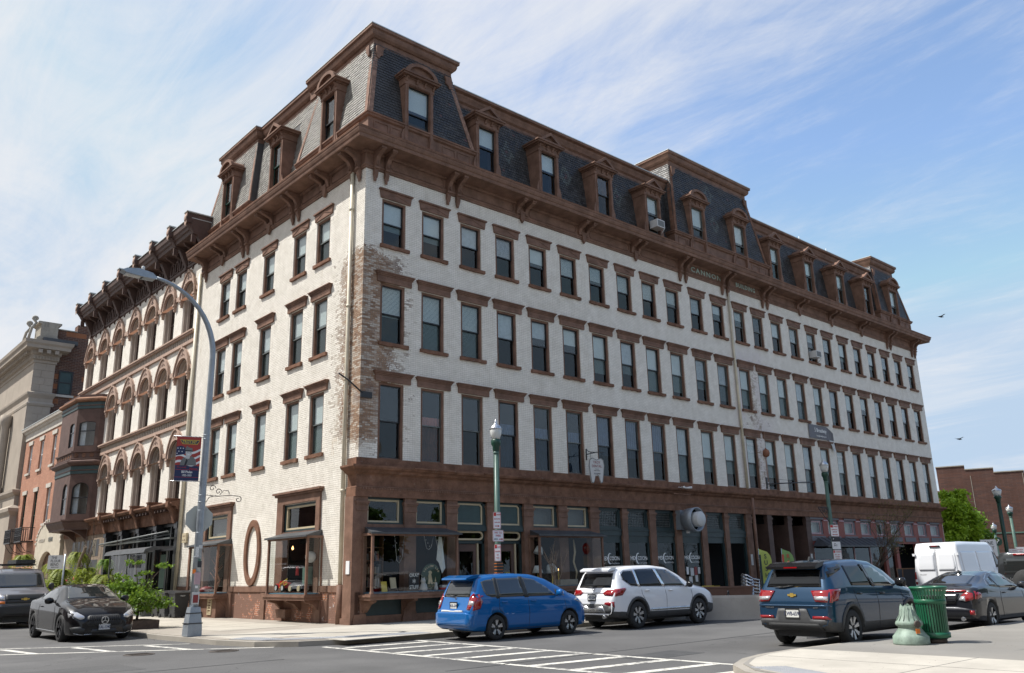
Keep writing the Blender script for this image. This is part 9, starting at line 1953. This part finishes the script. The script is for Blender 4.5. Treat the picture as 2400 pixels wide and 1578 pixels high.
b = MB(); b.lathe([(.25, 0), (.32, .1), (.2, .2), (.05, .24)], (0, 0, 0), 12); item(b, 'basket', 'burgundy', (-.3, 11.7, 1.02), 'red basket on the sill of the far bay window', 'basket')
# ------------------------------------------------------------------ across the street (out of view: reflections and fill light)
base('glass_dark', (.03, .035, .04), .1)
for i, (x, y, h) in enumerate(((6, -29, 7), (15, -27, 7.5), (26, -26, 7.5), (-26, -46, 8))):
    leafy('tree', 'full green park tree across the street opposite the %s' % ('first shop', 'restaurant', 'arcade', 'street light')[i], 'tree', (x, y, 0), [((0, 0, h * .65), 2.6), ((1.8, .5, h * .55), 2.0), ((-1.9, 0, h * .55), 2.1), ((0, -.5, h * .85), 1.8)], 5000, .30, 'leaf_dark', 3, .25, 30 + i)
WB = thing('west_building', 'dark brick row along the west side of the side street, outside the picture', 'building', (-29, 0, 0)); MB().box(-12, 0, -20, 60, 0, 12).build('wall', 'brown_brick', WB); MB().box(-.0, .4, -20, 60, 11.2, 12.2).build('cornice', 'brown_dark', WB)
wm2 = MB().box(0, .06, -.55, .55, 0, 2).mesh('window', 'glass_dark')
for k in range(20):
    for z in (1.2, 4.8, 8.2): obj('window', wm2, WB, (0, -18 + k * 3.9, z))
OB = thing('opposite_building', 'pale stone commercial building across the street', 'building', (-2, -66, 0)); MB().box(-34, 34, 0, 14, 0, 15).build('wall', 'limestone', OB)  # out of view; pale stone chosen to bounce warm light onto the front
b = MB(); b.box(-34.3, 34.3, 14.0, 14.6, 14.2, 15.3); b.build('cornice', 'limestone', OB)
wm_ = MB().box(-.6, .6, 14.0, 14.08, 0, 2.1).mesh('window', 'glass_dark')
for k in range(15):
    for z in (4.8, 8.4, 11.6): obj('window', wm_, OB, (-22 + k * 3.15, 0, z))
# person standing beyond the dark blue crossover; only the shoes show under it
def person(loc, rz):
    t = thing('person', 'person in white sneakers and dark trousers standing in the road behind the dark blue crossover', 'person', loc, rz)
    J = [((0, 0, .95), .13), ((0, 0, 1.12), .14), ((0, .01, 1.32), .155), ((0, 0, 1.46), .075), ((0, -.01, 1.54), .055), ((0, -.02, 1.62), .085), ((0, -.01, 1.71), .08),
         ((.09, 0, .90), .10), ((.10, -.01, .50), .065), ((.10, .02, .10), .045), ((-.09, 0, .90), .10), ((-.10, -.01, .50), .065), ((-.10, .02, .10), .045),
         ((.19, 0, 1.40), .06), ((.24, .02, 1.14), .045), ((.22, -.08, .92), .035), ((.21, -.12, .84), .035), ((-.19, 0, 1.40), .06), ((-.24, .02, 1.14), .045), ((-.22, -.08, .92), .035), ((-.21, -.12, .84), .035)]
    E_ = [(0, 1), (1, 2), (2, 3), (3, 4), (4, 5), (5, 6), (0, 7), (7, 8), (8, 9), (0, 10), (10, 11), (11, 12), (2, 13), (13, 14), (14, 15), (15, 16), (2, 17), (17, 18), (18, 19), (19, 20)]
    me = bpy.data.meshes.new('body'); me.from_pydata([j[0] for j in J], E_, []); o = bpy.data.objects.new('body', me); COL.objects.link(o); o.modifiers.new('s', 'SKIN')
    for v, j in zip(me.skin_vertices[0].data, J): v.radius = (j[1], j[1])
    me.skin_vertices[0].data[0].use_root = True; o.modifiers.new('d', 'SUBSURF').levels = 1
    dg = bpy.context.evaluated_depsgraph_get(); dg.update(); nm = bpy.data.meshes.new_from_object(o.evaluated_get(dg)); bpy.data.objects.remove(o)
    nm.materials.append(mt('navy')); nm.materials.append(mt('skin'))
    for p in nm.polygons:
        p.use_smooth = True
        if p.center.z > 1.47 or (abs(p.center.x) > .16 and p.center.z < 1.0): p.material_index = 1
    obj('body', nm, t)
    for s in (-1, 1): b = MB(); b.prism([(-.21, .0), (.07, .0), (.08, .05), (.05, .10), (-.04, .11), (-.14, .07), (-.21, .05)], 'x', s * .10 - .045, s * .10 + .045); b.build('shoe', 'white_sign', t)
    b = MB(); b.lathe([(.088, 1.62), (.098, 1.70), (.08, 1.78), (.02, 1.81)], (0, 0, 0), 14); b.build('hair', 'wood', t)
base('skin', (.45, .28, .2), .6); base('banner_grey', (.045, .05, .06), .7)
person((4.1, -13.75, RZ), R(40))

t = thing('stop_sign', 'red octagonal stop sign on the near pavement, seen mirrored in the second shop window', 'sign', (29.5, -18.6, 3.0), R(180))
MB().prism([(.40 * math.cos(R(22.5 + 45 * k)), .40 * math.sin(R(22.5 + 45 * k))) for k in range(8)], 'y', 0, .01).build('plate', 'red', t); text('STOP', .30, 'white_ink', t, (0, -.005, 0), sx=.85, bold=.006); MB().tube([(0, .05, -3.1), (0, .05, .4)], .03, 6).build('pole', 'galv', t); MB().box(-.35, .35, 0, .01, -1.2, -.5).build('lower_plate', 'white_sign', t)
